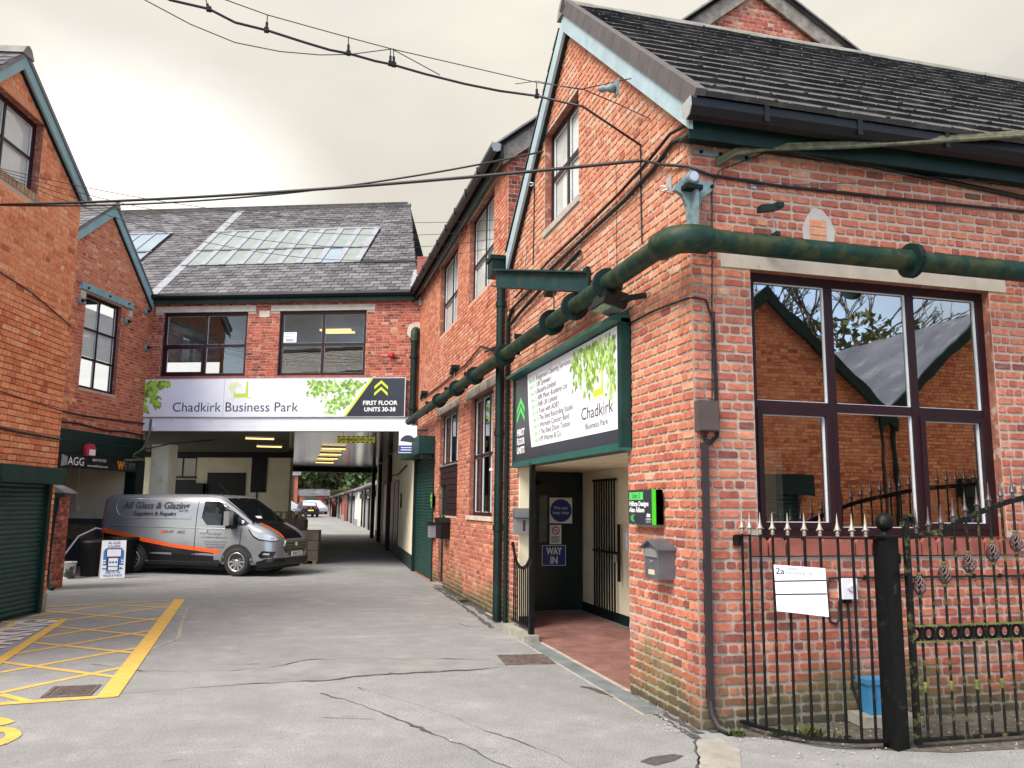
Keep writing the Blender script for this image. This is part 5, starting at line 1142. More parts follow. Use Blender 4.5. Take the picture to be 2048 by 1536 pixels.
# lobby notices
def notice(x, z, w_, h, mat, label, name='notice', F=None):
    t = thing(name, label, 'sign', F or Matrix.Translation((x, 7.82, z))); put('panel', MB().box(-w_/2, w_/2, -.006, 0, 0, h), mat, t); return t
t = notice(1.335, 1.55, .43, .46, 'print_white', 'blue disc fire exit keep clear notice on the lobby door')
flat(t, 'blue_disc', disc((0, .23), .205, 32), 'print_blue', -.008); text(t, 'Fire exit', 0, .25, .085, 'print_white', y=-.010, fit=.25); text(t, 'keep clear', 0, .165, .085, 'print_white', y=-.010, fit=.31)
t = notice(1.235, 1.18, .22, .34, 'print_white', 'small no smoking notice between the fire exit and way in notices')
flat(t, 'red_ring', disc((0, .24), .075, 24), 'print_red', -.008); flat(t, 'ring_inside', disc((0, .24), .055, 24), 'print_white', -.009); flat(t, 'bar', [(-.05, .28), (-.04, .29), (.05, .2), (.04, .19)], 'print_red', -.010); flat(t, 'cigarette', [(-.04, .235), (.04, .235), (.04, .245), (-.04, .245)], 'ink', -.0095)
for i in range(6): flat(t, 'lettering', [(-.085, .13-i*.02), (.085-(i % 3)*.015, .13-i*.02), (.085-(i % 3)*.015, .139-i*.02), (-.085, .139-i*.02)], 'ink', -.008)
t = notice(1.205, .80, .45, .36, 'print_white', 'blue way in notice on the lobby door'); flat(t, 'blue_panel', [(-.215, .01), (.215, .01), (.215, .35), (-.215, .35)], 'print_blue', -.008); text(t, 'WAY', 0, .20, .17, 'print_white', y=-.010, bold=.006, fit=.30); text(t, 'IN', 0, .04, .17, 'print_white', y=-.010, bold=.006, fit=.14)
t = notice(0, 0, .20, .36, 'ink', 'small dark fire notice on the lobby side wall', F=frame(1.745, 5.45, -90, 1.62)); flat(t, 'symbol', disc((0, .25), .06, 12), 'print_white', -.008); flat(t, 'lettering', [(-.07, .05), (.07, .05), (.07, .1), (-.07, .1)], 'print_mid_blue', -.008)
t = thing('intercom', 'white intercom box on the lobby side wall', 'intercom', frame(1.745, 5.45, -90, 1.18)); put('case', MB().box(-.14, .16, -.08, 0, 0, .34), 'white_panel', t); put('flap', MB().box(-.16, -.10, -.1, -.02, .05, .28), 'seal_white', t)
t = thing('notice', 'small red and white fire notice beside the silver post box', 'sign', frame(.30, 7.855, 0, 1.50)); put('panel', MB().box(-.06, .16, -.006, 0, 0, .34), 'print_white', t); flat(t, 'ring', disc((.05, .24), .07, 16), 'print_red', -.008); flat(t, 'band', [(-.05, .02), (.15, .02), (.15, .12), (-.05, .12)], 'print_red', -.008)

# ------------------------------------------------------------------ railing, gatepost and gate in front of the big window
def spear(mb, x, y, z, s=1., n=8):
    mb.lathe((x, y, z), (0, 0, 1), [(0, .008), (.012, .019), (.024, .010), (.032, .019), (.044, .010), (.05, .012), (.056, .026), (.066, .020), (.11, .010), (.19*s, .0015)], n)
    for a in (-1, 1): mb.add([(x+a*.012, y-.006, z+.055), (x+a*.036, y, z+.048), (x+a*.030, y, z+.062), (x+a*.010, y, z+.085), (x+a*.012, y+.006, z+.055)], [(0, 1, 2, 3), (4, 3, 2, 1)])
fpts = [(.365, -.03), (.385, -.11), (.40, -.19), (.44, -.29), (.495, -.39), (.565, -.505), (.65, -.61), (.74, -.69), (.86, -.75), (.97, -.785), (1.09, -.797), (1.19, -.80)]
fence = thing('curved_railing', 'curved black railing panel with pale spear tips beside the gatepost', 'railing', Matrix.Translation((.78, -.5, 0)))
loc = lambda p, z: (p[0]-.78, p[1]+.5, z)
mb = MB()
for a, b in zip(fpts, fpts[1:]): mb.bar(loc(a, 1.62), loc(b, 1.62), .038, .012)
put('top_rail', mb, 'iron_black', fence); mb = MB()
for a, b in zip(fpts, fpts[1:]): mb.bar(loc(a, .065), loc(b, .065), .04, .022)
put('bottom_rail', mb, 'iron_black', fence)
put('wall_bracket', MB().box(-.44, -.39, .40, .495, 1.53, 1.62), 'iron_black', fence)
for p in [(.385, -.09)]+fpts[2:11]:
    b = put('bar', MB().tube([loc(p, .07), loc(p, 1.63)], .0115, 8), 'iron_black', fence)
    mb = MB(); q = loc(p, 1.63); spear(mb, *q); put('spear_tip', mb, 'iron_silver', b)
post = thing('gatepost', 'square black gatepost with ball finial', 'gatepost', Matrix.Translation((1.27, -.80, 0)) @ Matrix.Rotation(R(12), 4, 'Z'))
put('shaft', MB().box(-.068, .068, -.068, .068, 0, 1.63), 'iron_black', post); put('cap', MB().box(-.095, .095, -.095, .095, 1.63, 1.645), 'iron_black', post)
put('neck', MB().lathe((0, 0, 1.645), (0, 0, 1), [(0, .045), (.015, .03), (.03, .02), (.045, .03)], 12), 'iron_black', post); put('ball', MB().sphere((0, 0, 1.755), .075, 20, 12), 'iron_black', post)
put('hinge', MB().box(.065, .15, -.02, .05, 1.42, 1.50).box(.03, .17, -.10, -.05, 1.33, 1.345), 'iron_black', post)
gate = thing('iron_gate', 'ornate black and mossy iron gate with basket bars and spear tips', 'gate', Matrix.Translation((1.43, -.85, 0)))
def rail_z(x): return float(np.interp(x, [0, .12, .35, .48, .74, 1.0, 1.2, 1.8, 2.6], [1.635, 1.65, 1.68, 1.74, 1.84, 1.92, 1.965, 2.08, 2.15]))
st_pts = [(0, 0, .03), (0, 0, 1.72), (.005, 0, 1.77), (.025, 0, 1.80), (.05, 0, 1.795), (.065, 0, 1.77), (.06, 0, 1.745)]
mb = MB()
for a, b in zip(st_pts, st_pts[1:]): mb.bar(a, b, .042, .042, up=(0, 1, 0))
put('hinge_stile', mb, 'iron_mossy', gate)
mb = MB(); xs = [i*.06 for i in range(0, 46)]
for a, b in zip(xs, xs[1:]): mb.bar((a, 0, rail_z(a)), (b, 0, rail_z(b)), .045, .012, up=(0, 1, 0))
mb.v = mb.v; put('arched_rail', mb, 'iron_mossy', gate)
for z in (.935, .81): put('mid_rail', MB().box(.02, 2.7, -.022, .022, z-.006, z+.006), 'iron_green', gate)
put('bottom_rail', MB().box(.02, 2.7, -.02, .02, .05, .075), 'iron_mossy', gate)
for i in range(21):
    x = .10+i*.1245; zr = rail_z(x)
    b = put('bar', MB().tube([(x, 0, .06), (x, 0, zr+.01)], .0105, 8), 'iron_mossy', gate)
    mb = MB(); spear(mb, x, 0, zr+.012, 1.12); put('spear_tip', mb, 'iron_bronze', b)
    if i % 2 == 0:
        zb = 1.25+.085*(i//2) if i < 9 else 1.56+.03*(i//2-4); mb = MB()
        for k in range(8):
            pl = []
            for j in range(9):
                f = j/8; a = 2*math.pi*k/8+f*3.0; r_ = .007+.040*math.sin(math.pi*f**.85)**.9; pl.append((x+r_*math.cos(a), r_*math.sin(a), zb-.08+.16*f))
            mb.tube(pl, .0055, 5)
        put('basket', mb, 'iron_bronze', b)
        put('collar', MB().lathe((x, 0, zb+.075), (0, 0, 1), [(0, .012), (.008, .02), (.02, .02), (.028, .012)], 8).lathe((x, 0, zb-.10), (0, 0, 1), [(0, .012), (.008, .02), (.02, .02), (.028, .012)], 8), 'moss_green', b)
        put('collar', MB().lathe((x, 0, .42), (0, 0, 1), [(0, .012), (.012, .022), (.028, .014), (.04, .024), (.055, .014), (.068, .022), (.08, .012)], 8), 'iron_green', b)
    mb = MB(); cx = x-.062
    ring = [(cx+.045*math.cos(a), 0, .8725+.050*math.sin(a)) for a in [2*math.pi*j/14 for j in range(15)]]
    for a, c in zip(ring, ring[1:]): mb.bar(a, c, .03, .008, up=(0, 1, 0))
    put('ring', mb, 'iron_black', gate)
ns = thing('railing_sign', 'white company board numbered 2a tied to the curved railing', 'sign', Matrix.Translation((.43, -.52, 1.02)) @ Matrix.Rotation(math.atan2(-.28, .37), 4, 'Z') @ Matrix.Diagonal((.80, 1, .95, 1)))
put('panel', MB().prism([(0, .015), (.49, -.01), (.475, .385), (-.015, .40)], -.012, -.004), 'sign_white', ns)
text(ns, '2a', .0, .325, .075, 'ink', y=-.014, align='LEFT', bold=.001, fit=.085); text(ns, 'Scantech', .095, .362, .035, 'ink', y=-.014, align='LEFT', fit=.13); text(ns, 'International Ltd', .095, .325, .035, 'ink', y=-.014, align='LEFT', fit=.25)
for z in (.255, .145): flat(ns, 'rule', [(-.01, z), (.48, z+.025), (.48, z+.037), (-.01, z+.012)], 'sign_black', -.0135)
# meter box, conduit, wires and blue crate behind the railing
mt_ = thing('meter_box', 'small white electrical box on the brick wall behind the railing', 'box', on(FA, 1.38, 1.06, .0)); put('case', MB().box(0, .15, -.08, 0, 0, .18), 'white_panel', mt_); put('flap', MB().prism([(.04, .10), (.13, .14), (.13, .05), (.05, .085)], -.095, -.08), 'seal_white', mt_)
put('knockout', MB().box(.04, .1, -.06, -.01, -.04, 0), 'black_plastic', mt_)
cd_ = thing('conduit', 'thin black conduit running along the wall below the big window', 'cable', on(FA, 1.3, 1.24, .02)); put('run', MB().tube([(6, 0, .0), (.0, 0, 0), (-.03, 0, -.02), (-.04, 0, -.06), (-.04, 0, -.32), (-.02, 0, -.38), (.03, -.01, -.40), (.07, 0, -.36), (.08, 0, -.2)], .011, 6), 'black_cable', cd_)
for i in range(9): put('clip', MB().box(.35+i*.3, .37+i*.3, -.016, .02, -.016, .022), 'black_plastic', cd_)
o = put('wire', MB().tube([(1.46, -.03, 1.04), (1.47, -.03, .6), (1.46, -.04, .3), (1.50, -.08, .12), (1.58, -.12, .04), (1.7, -.2, .02)], .012, 6), 'black_cable'); tag(o, 'black wire dropping from the small white box to the soil', 'cable')
bb = thing('blue_crate', 'blue plastic box standing behind the gatepost', 'crate', Matrix.Translation((1.48, -.20, .10)) @ Matrix.Rotation(R(-8), 4, 'Z') @ Matrix.Scale(.88, 4)); put('body', MB().prism([(.02, 0), (.26, 0), (.28, .30), (0, .30)], -.02, .16), 'blue_plastic', bb); put('lid', MB().box(-.015, .295, -.035, .175, .285, .335), 'blue_plastic', bb); put('rib', MB().box(.06, .08, -.03, -.02, .02, .285).box(.2, .22, -.03, -.02, .02, .285), 'blue_plastic', bb)
put('ledge', MB().box(-.1, .5, -.1, .2, -.10, .0), 'concrete', bb)
# ---- corner: junction box, downpipe cover, wires
jb = thing('junction_box', 'brown junction box on the corner with wires looping below', 'box', on(FA, .0, 2.52, 0)); put('case', MB().box(0, .19, -.09, 0, 0, .27), 'brown_plastic', jb); put('lid', MB().box(.005, .185, -.1, -.09, .01, .26), 'brown_plastic', jb)
for k in range(3): put('wire_loop', MB().tube([(.05+.03*k, -.03, .0), (.06, -.05, -.06-.02*k), (.12, -.05, -.08-.02*k), (.19+.015*k, -.02, -.04), (.20+.015*k, -.015, .1), (.19+.01*k, -.015, .9+.1*k)], .007, 5), 'black_cable', jb)
cc = thing('cable_cover', 'narrow brown cable cover down the building corner', 'conduit', on(FA, .085, 0, .0)); put('run', MB().box(-.035, .02, -.05, 0, .22, 2.42).tube([(-.01, -.03, .25), (0, -.04, .14), (.03, -.08, .05), (.09, -.14, .02)], .03, 8), 'brown_dark', cc); put('shoe', MB().box(.05, .14, -.2, -.11, 0, .015), 'black_plastic', cc)
# ---- post boxes
pbx = thing('post_box', 'grey house shaped post box under the unit sign', 'post box', on(FB, -.75, 1.20, 0)); put('body', MB().prism([(.03, 0), (.32, 0), (.35, .29), (.0, .29)], -.17, 0), 'grey_metal', pbx); put('roof', MB().prism([(-.02, .28), (.175, .36), (.37, .28), (.37, .265), (.175, .345), (-.02, .265)], -.21, .0), 'grey_metal', pbx)
put('gable', MB().prism([(.0, .29), (.35, .29), (.175, .35)], -.168, 0), 'grey_metal', pbx); put('flap', MB().box(.05, .30, -.182, -.17, .2, .275), 'bright_metal', pbx); put('lock', MB().lathe((.175, -.17, .16), (0, -1, 0), [(0, .012), (.008, .012)], 8), 'bright_metal', pbx); put('label_plate', MB().box(.11, .24, -.174, -.17, .04, .085), 'ink_cream', pbx)
pb2 = thing('post_box', 'silver post box on the white pier by the porch railing', 'post box', Matrix.Translation((-.10, 5.80, 1.42))); put('body', MB().prism([(0, 0), (.27, 0), (.27, .25), (0, .25)], -.12, 0), 'bright_metal', pb2); put('hood', MB().add([(-.01, -.18, .26), (.28, -.18, .26), (.28, 0, .40), (-.01, 0, .40), (-.01, -.12, .24), (.28, -.12, .24), (.28, 0, .24), (-.01, 0, .24)], [(0, 1, 2, 3), (0, 4, 5, 1), (1, 5, 6, 2), (0, 3, 7, 4), (4, 7, 6, 5), (3, 2, 6, 7)]), 'grey_metal', pb2); flat(pb2, 'rust_streak', [(.12, .06), (.16, .05), (.165, .22), (.125, .22)], 'iron_bronze', -.122)
pb3 = thing('letter_box', 'black plastic letter box on the warehouse wall by the doorway', 'post box', on(FB, -12.1, 1.12, 0)); put('body', MB().prism([(0, 0), (.62, 0), (.66, .36), (-.02, .36)], -.22, 0), 'black_plastic', pb3); put('lid', MB().prism([(-.04, .36), (.68, .36), (.62, .46), (.02, .46)], -.26, 0), 'black_plastic', pb3)
pb4 = thing('letter_box', 'dark letter box under the unit plate beside the green shutter', 'post box', on(FB, -13.72, 1.08, 0)); put('body', MB().prism([(0, 0), (.42, 0), (.42, .30), (0, .30)], -.14, 0), 'grey_plastic', pb4); put('lid', MB().box(-.02, .44, -.17, 0, .30, .36), 'black_plastic', pb4)
# ---- porch railing: low sweep panel and tall post
pr3 = thing('porch_railing', 'black porch railing with swept top rail and tall post', 'railing', Matrix.Translation((-.12, 4.70, 0)))
put('tall_post', MB().box(-.035, .035, -.035, .035, .0, 2.46), 'iron_black', pr3)
sw = [(1.02, 1.30), (1.0, 1.27), (.92, 1.13), (.80, 1.02), (.62, .965), (.42, .965), (.25, 1.01), (.12, 1.09), (.03, 1.16)]
mb = MB()
for a, b in zip(sw, sw[1:]): mb.bar((0, a[0], a[1]), (0, b[0], b[1]), .04, .03, up=(1, 0, 0))
put('swept_rail', mb, 'iron_black', pr3); put('curl', MB().bar((0, 1.02, 1.30), (0, 1.06, 1.25), .04, .03, up=(1, 0, 0)), 'iron_black', pr3)
put('bottom_rail', MB().box(-.015, .015, .03, 1.05, .15, .18), 'iron_black', pr3)
for i in range(9):
    y = .10+i*.105; zt_ = float(np.interp(y, [q[0] for q in sw[::-1]], [q[1] for q in sw[::-1]])); put('bar', MB().box(-.009, .009, y-.009, y+.009, .18, zt_), 'iron_black', pr3)
lg = thing('security_gate', 'black barred security gate folded back inside the porch', 'gate', frame(1.70, 7.05, -90, .08))
for i in range(9): put('bar', MB().box(.02+i*.115, .045+i*.115, -.03, -.005, 0.03, 2.2), 'iron_black', lg)
put('top_rail', MB().box(-.02, 1.02, -.035, .0, 2.2, 2.24), 'iron_black', lg); put('bottom_rail', MB().box(-.02, 1.02, -.035, .0, 0, .04), 'iron_black', lg); put('lock_rail', MB().box(-.02, 1.15, -.035, .0, 1.02, 1.06), 'iron_black', lg); put('bolt', MB().box(1.12, 1.16, -.04, 0, .6, 1.5), 'iron_black', lg); put('padlock', MB().box(1.03, 1.1, -.07, -.03, .9, 1.02), 'bright_metal', lg)
# ---- fittings on the walls
fl = thing('floodlight', 'black floodlight on a bracket over the directory sign', 'lamp', on(FB, -1.30, 3.93, .28)); put('case', MB().prism([(-.3, .0), (.12, .0), (.16, .08), (.10, .17), (-.22, .12)], -.12, .14, Matrix.Rotation(R(-14), 4, 'X')), 'black_plastic', fl); put('lens', MB().box(-.27, .08, -.1, .12, -.012, -.001, Matrix.Rotation(R(-14), 4, 'X')), 'door_glass', fl); put('arm', MB().bar((.1, .05, .06), (.35, .26, .06), .05), 'black_plastic', fl)
def pir(F, label, s=.95):
    t = thing('security_camera', label, 'camera', F @ Matrix.Translation((0, 0, -.16*(1-s)/.42)) @ Matrix.Scale(s, 4)); put('hood', MB().prism([(-.17, .0), (.13, .06), (.13, .15), (-.17, .10)], -.07, .07), 'green_dark', t); put('visor', MB().box(.09, .2, -.09, .09, .09, .17), 'green_dark', t); put('stem', MB().tube([(.06, 0, .02), (.08, 0, -.28), (.07, 0, -.38)], .012, 6), 'grey_plastic', t); put('clamp', MB().box(.03, .11, -.04, .04, -.42, -.36), 'grey_plastic', t); return t
pir(on(FA, .66, 4.66, .26), 'green hooded camera standing on the pipe beside the patched brick', .6)
pir(on(FB, -3.35, 4.60, .26), 'green hooded camera on the pipe under the steel beam'); pir(on(FB, -10.1, 4.58, .26), 'green hooded camera on the pipe by the lower windows'); pir(on(FB, -14.2, 4.58, .26), 'green hooded camera on the pipe nearest the bridge')
br = thing('iron_bracket', 'pale blue cast iron bracket on the building corner above the pipe bend', 'bracket', on(FA, .0, 4.31, .02))
put('stem', MB().prism([(-.055, 0), (.055, 0), (.045, .12), (.05, .26), (.10, .36), (.18, .42), (.22, .47), (.20, .52), (.12, .52), (-.06, .56), (-.11, .50), (-.17, .46), (-.185, .40), (-.15, .39), (-.10, .36), (-.06, .26), (-.045, .12)], -.05, .0), 'blue_grey_iron', br); put('web', MB().prism([(-.012, .02), (.012, .02), (.02, .5), (-.02, .5)], -.13, -.05), 'blue_grey_iron', br)
put('bearing', MB().lathe((-.045, -.02, .50), (0, -1, 0), [(0, .062), (.13, .062), (.14, .054)], 16, False), 'blue_grey_iron', br); put('bore', MB().lathe((-.045, -.16, .50), (0, -1, 0), [(0, .045), (.006, .045), (.007, .025)], 12, False), 'bright_metal', br); put('cap', MB().box(-.12, .05, -.15, -.04, .395, .435), 'iron_black', br)
put('bolt', MB().lathe((.0, -.05, .08), (0, -1, 0), [(0, .02), (.02, .02)], 6, False).lathe((.19, -.05, .47), (0, -1, 0), [(0, .018), (.02, .018)], 6, False), 'iron_black', br)
wb = thing('wall_strap', 'pale blue steel strap bolted near the corner under the gutter', 'strap', on(FA, .03, 5.10, .02)); put('strap', MB().box(.0, .62, -.01, .0, .0, .05), 'blue_grey_iron', wb)
for x in (.08, .28, .55): put('bolt', MB().lathe((x, -.01, .025), (0, -1, 0), [(0, .018), (.02, .016)], 6, False), 'iron_black', wb)
o = put('cap_disc', MB().lathe((.10, -.1, 5.32), (0, -1, 0), [(0, .045), (.03, .045), (.045, .03)], 14), 'lintel_stone'); tag(o, 'pale round cap between the cables at the top corner', 'cap')
ep = thing('eye_plate', 'galvanised eye plate near the top corner of the gable', 'plate', on(FB, -.40, 4.93, .012)); put('plate', MB().prism([(-.05, -.02), (.06, -.08), (.06, .12), (-.05, .10)], -.006, .006), 'bright_metal', ep); put('eye', MB().tube([(0, -.01, .0), (-.02, -.06, .02), (-.05, -.09, 0), (-.04, -.05, -.03), (0, -.01, -.01)], .008, 6), 'bright_metal', ep)
ep = thing('eye_plate', 'galvanised eye plate left of the gable window', 'plate', on(FB, -5.05, 6.78, .012)); put('plate', MB().box(-.05, .05, -.006, .006, -.07, .07), 'bright_metal', ep); put('eye', MB().tube([(0, -.01, .0), (-.02, -.06, .02), (-.05, -.09, 0), (-.04, -.05, -.03), (0, -.01, -.01)], .008, 6), 'bright_metal', ep)
si = thing('insulator', 'dark insulator bolted to the pale gable board', 'insulator', on(FB, -.98, 6.22, .30)); put('base', MB().box(-.05, .05, -.02, .0, -.09, .09), 'blue_grey_iron', si); put('spool', MB().lathe((0, -.02, 0), (-.4, -1, -.05), [(0, .02), (.02, .05), (.06, .05), (.1, .025), (.14, .045), (.18, .02)], 10), 'blue_grey_iron', si)
# bell on the bridge wall
o = put('bell', MB().lathe((0, 0, 0), (0, -1, 0), [(0, .03), (.04, .09), (.09, .1), (.13, .04)], 12), 'print_red'); o.matrix_world = on(FF, -.80, 6.17, .02); tag(o, 'small red bell on the brick wall right of the bridge windows', 'bell')

# ------------------------------------------------------------------ vans and cars
def loft_vehicle(stations, secs):
    """stations: (x, W, zb, zt); secs: (y fraction of W, z on a reference body from 0 to 1). Mirrored shell"""
    mb = MB(); n = len(secs); vs_ = []
    for x, W_, zb, zt in stations:
        r_ = [(x, -W_*f, zb+(zt-zb)*g) for f, g in secs]; l_ = [(x, W_*f, zb+(zt-zb)*g) for f, g in secs[::-1]][1:-1]
        vs_ += r_+l_
    m_ = 2*n-2; k = len(stations)
    fs = [(i*m_+j, i*m_+(j+1) % m_, (i+1)*m_+(j+1) % m_, (i+1)*m_+j) for i in range(k-1) for j in range(m_)]
    mb.add(vs_, fs, True); mb.add(vs_[:m_], [tuple(range(m_))]); mb.add(vs_[-m_:], [tuple(range(m_))[::-1]])
    return mb
def side_fn(stations, secs, side=-1):
    xs = [s[0] for s in stations]
    def f(x, z, off=.004):
        W_, zb, zt = (np.interp(x, xs, [s[i] for s in stations]) for i in (1, 2, 3))
        g = (z-zb)/(zt-zb); up = [q for q in secs[1:]]
        y = np.interp(g, [q[1] for q in up], [q[0] for q in up])*W_
        return (x, side*(y+off), z)
    return f
def grid_patch(poly, fn, step=.09):
    """polygon in (x, z) cut into vertical strips and laid on a curved side"""
    mb = MB(); xs = sorted({p[0] for p in poly}); a, b = xs[0], xs[-1]
    xs = sorted(set(xs) | set(np.arange(a, b, step).tolist()))
    def span(x):
        zs = []
        for p, q in zip(poly, poly[1:]+poly[:1]):
            if abs(p[0]-q[0]) < 1e-9: continue
            if min(p[0], q[0])-1e-9 <= x <= max(p[0], q[0])+1e-9: zs.append(p[1]+(q[1]-p[1])*(x-p[0])/(q[0]-p[0]))
        return (min(zs), max(zs)) if zs else None
    for x0, x1 in zip(xs, xs[1:]):
        s0, s1 = span(x0+1e-6), span(x1-1e-6)
        if not s0 or not s1: continue
        n = max(1, int((max(s0[1]-s0[0], s1[1]-s1[0]))/.12))
        for j in range(n):
            q = [(x0, s0[0]+(s0[1]-s0[0])*j/n), (x1, s1[0]+(s1[1]-s1[0])*j/n), (x1, s1[0]+(s1[1]-s1[0])*(j+1)/n), (x0, s0[0]+(s0[1]-s0[0])*(j+1)/n)]
            mb.add([fn(*p) for p in q], [(0, 1, 2, 3)], True)
    return mb
def wheel(parent, x, y, r, wd, spokes=10, rim_mat='alloy', side=-1):
    t = bpy.data.objects.new('wheel', None); COL.objects.link(t); t.parent = parent; t.location = (x, y, r)
    put('tyre', MB().lathe((0, side*-wd/2, 0), (0, side, 0), [(-wd/2*0, r*.62), (0, r*.9), (.03, r*.99), (wd*.3, r), (wd*.7, r), (wd-.03, r*.985), (wd-.005, r*.92), (wd, r*.72), (wd-.01, r*.66), (wd-.05, r*.64)], 28), 'tyre', t)
    put('rim', MB().lathe((0, side*(wd/2-.06), 0), (0, side, 0), [(0, r*.66), (.055, r*.66), (.058, r*.61), (.02, r*.58), (.0, r*.56)], 28), rim_mat, t)
    put('brake_disc', MB().lathe((0, side*(wd/2-.10), 0), (0, side, 0), [(0, r*.58), (.01, r*.58)], 24, False), 'black_plastic', t)
    mb = MB()
    for k in range(spokes):
        a = 2*math.pi*k/spokes; d = Vector((math.cos(a), 0, math.sin(a))); q = Vector((-math.sin(a), 0, math.cos(a)))
        yo = side*(wd/2-.03); c0, c1 = d*r*.12, d*r*.62; o = Vector((0, yo, 0)); i_ = Vector((0, yo-side*.03, 0))
        w0, w1 = r*.06, r*.085
        P_ = [c0-q*w0+o, c0+q*w0+o, c1+q*w1+o, c1-q*w1+o, c0-q*w0+i_, c0+q*w0+i_, c1+q*w1+i_, c1-q*w1+i_]
        mb.add(P_, [(0, 1, 2, 3), (0, 4, 5, 1), (1, 5, 6, 2), (2, 6, 7, 3), (3, 7, 4, 0)])
    put('spokes', mb, rim_mat, t); put('hub', MB().lathe((0, side*(wd/2-.05), 0), (0, side, 0), [(0, r*.17), (.03, r*.17), (.035, r*.1)], 14), rim_mat, t)
    return t
VS = [(-2.50, .86, .42, 1.80), (-2.46, .95, .32, 1.88), (-2.38, .975, .30, 1.925), (-2.2, .985, .28, 1.955), (-1.2, .985, .26, 1.975), (0, .985, .26, 1.975), (.55, .985, .26, 1.96), (.80, .985, .26, 1.925), (.95, .985, .26, 1.865), (1.25, .985, .26, 1.665), (1.55, .985, .26, 1.455), (1.72, .985, .26, 1.335), (1.80, .98, .26, 1.275), (2.0, .965, .27, 1.195), (2.15, .935, .28, 1.125), (2.28, .89, .28, 1.05), (2.38, .82, .29, .97), (2.45, .72, .30, .89), (2.49, .58, .32, .82)]
SC = [(0, 0), (.90, 0), (.965, .03), (1.0, .14), (1.0, .33), (.995, .45), (.985, .58), (.965, .72), (.935, .84), (.90, .92), (.855, .97), (.78, .995), (.4, 1.0), (0, 1.005)]
VSC = 1.05
van = thing('glazing_van', 'silver and black glazing firm van with orange stripe parked before the passage', 'van', Matrix.Translation((-5.55, 17.60, 0)) @ Matrix.Rotation(R(-28.2), 4, 'Z') @ Matrix.Scale(VSC, 4))
sd = side_fn(VS, SC)
put('body', loft_vehicle(VS, SC), 'van_silver', van)
low = [(-2.42, .33), (.98, .33), (.98, .555), (.5, .60), (-.3, .68), (-1.1, .80), (-1.8, .93), (-2.42, 1.03)]
put('black_lower', grid_patch(low, lambda x, z: sd(x, z, .003)), 'van_black', van, fix=False)
stripe = [(-2.44, 1.0), (-1.8, .90), (-1.1, .77), (-.3, .655), (.5, .575), (.99, .53), (1.02, .62), (.5, .67), (-.3, .74), (-1.1, .87), (-1.8, 1.0), (-2.44, 1.10)]
put('orange_stripe', grid_patch(stripe, lambda x, z: sd(x, z, .005)), 'van_orange', van, fix=False)
put('side_window', grid_patch([(.42, 1.40), (.58, 1.22), (1.62, 1.22), (1.70, 1.27), (1.36, 1.50), (1.0, 1.74), (.82, 1.80), (.45, 1.80)], lambda x, z: sd(x, z, .006)), 'car_glass', van, fix=False)
put('window_pillar', grid_patch([(1.06, 1.23), (1.10, 1.23), (1.10, 1.66), (1.06, 1.69)], lambda x, z: sd(x, z, .010)), 'van_black', van, fix=False)
for x in (.27, 1.52): put('door_gap', grid_patch([(x, .36), (x+.014, .36), (x+.014, 1.86 if x < 1 else 1.15), (x, 1.86 if x < 1 else 1.15)], lambda x, z: sd(x, z, .0065)), 'van_black', van, fix=False)
put('sill_trim', MB().box(-1.0, 1.0, -1.0, -.93, .24, .32), 'black_plastic', van)
mb = MB(); op = [(-2.08, 1.62), (-2.05, 1.84), (.12, 1.85), (.12, 1.36), (-1.80, 1.36), (-1.98, 1.46), (-2.08, 1.62)]
mb.tube([sd(x, z, .004) for x, z in op], .008, 5); put('panel_crease', mb, 'bright_metal', van)
mb = MB(); mb.tube([sd(x, 1.14-.01*x, .003) for x in np.linspace(-2.3, 1.4, 20)], .012, 5); put('waist_crease', mb, 'van_silver', van)
put('door_handle', MB().box(.40, .62, -1.015, -.975, 1.04, 1.10), 'bright_metal', van)
# windscreen and bonnet graphics lie on the top of the shell
xs_ = [s[0] for s in VS]
def topz(x, y, off=.006):
    W_, zt = np.interp(x, xs_, [s[1] for s in VS]), np.interp(x, xs_, [s[3] for s in VS]); zb = np.interp(x, xs_, [s[2] for s in VS])
    return zb+(zt-zb)*np.interp(abs(y)/W_, [0, .4, .78, .855, .90, .935], [1.005, 1.0, .995, .97, .92, .84])+off
def top_patch(x0, x1, y0f, y1f, off, nx=10, ny=10):
    mb = MB(); vs_ = []
    for i in range(nx+1):
        x = x0+(x1-x0)*i/nx; a, b = y0f(x), y1f(x)
        for j in range(ny+1): y = a+(b-a)*j/ny; vs_.append((x+.004, y, topz(x, y, off)))
    mb.add(vs_, [(i*(ny+1)+j, (i+1)*(ny+1)+j, (i+1)*(ny+1)+j+1, i*(ny+1)+j+1) for i in range(nx) for j in range(ny)], True); return mb
put('windscreen', top_patch(.92, 1.76, lambda x: -.82+.02*(x-.9), lambda x: .82, .008), 'car_glass', van, fix=False)
put('bonnet_graphic', top_patch(1.82, 2.44, lambda x: -.50+.1*(x-1.8), lambda x: .50-.1*(x-1.8), .005), 'van_black', van, fix=False)
put('bonnet_stripe', top_patch(1.80, 2.42, lambda x: -.62+.14*(x-1.8), lambda x: -.50+.1*(x-1.8), .006, 10, 2), 'van_orange', van, fix=False)
put('scuttle', top_patch(1.74, 1.80, lambda x: -.85, lambda x: .85, .012, 2), 'black_plastic', van, fix=False)
for y in (-.30, .35): put('wiper', MB().tube([(1.74, y, topz(1.74, y, .03)), (1.35, y+.38, topz(1.35, y+.38, .03))], .010, 5), 'black_plastic', van)
put('paper', top_patch(1.58, 1.66, lambda x: -.45, lambda x: -.2, .012, 2, 2), 'print_white', van, fix=False)
def side_decal(s_, x, z, size, mat, **k): text(van, s_, x, z, size, mat, mapf=lambda a, b: sd(a, b, .014), **k)
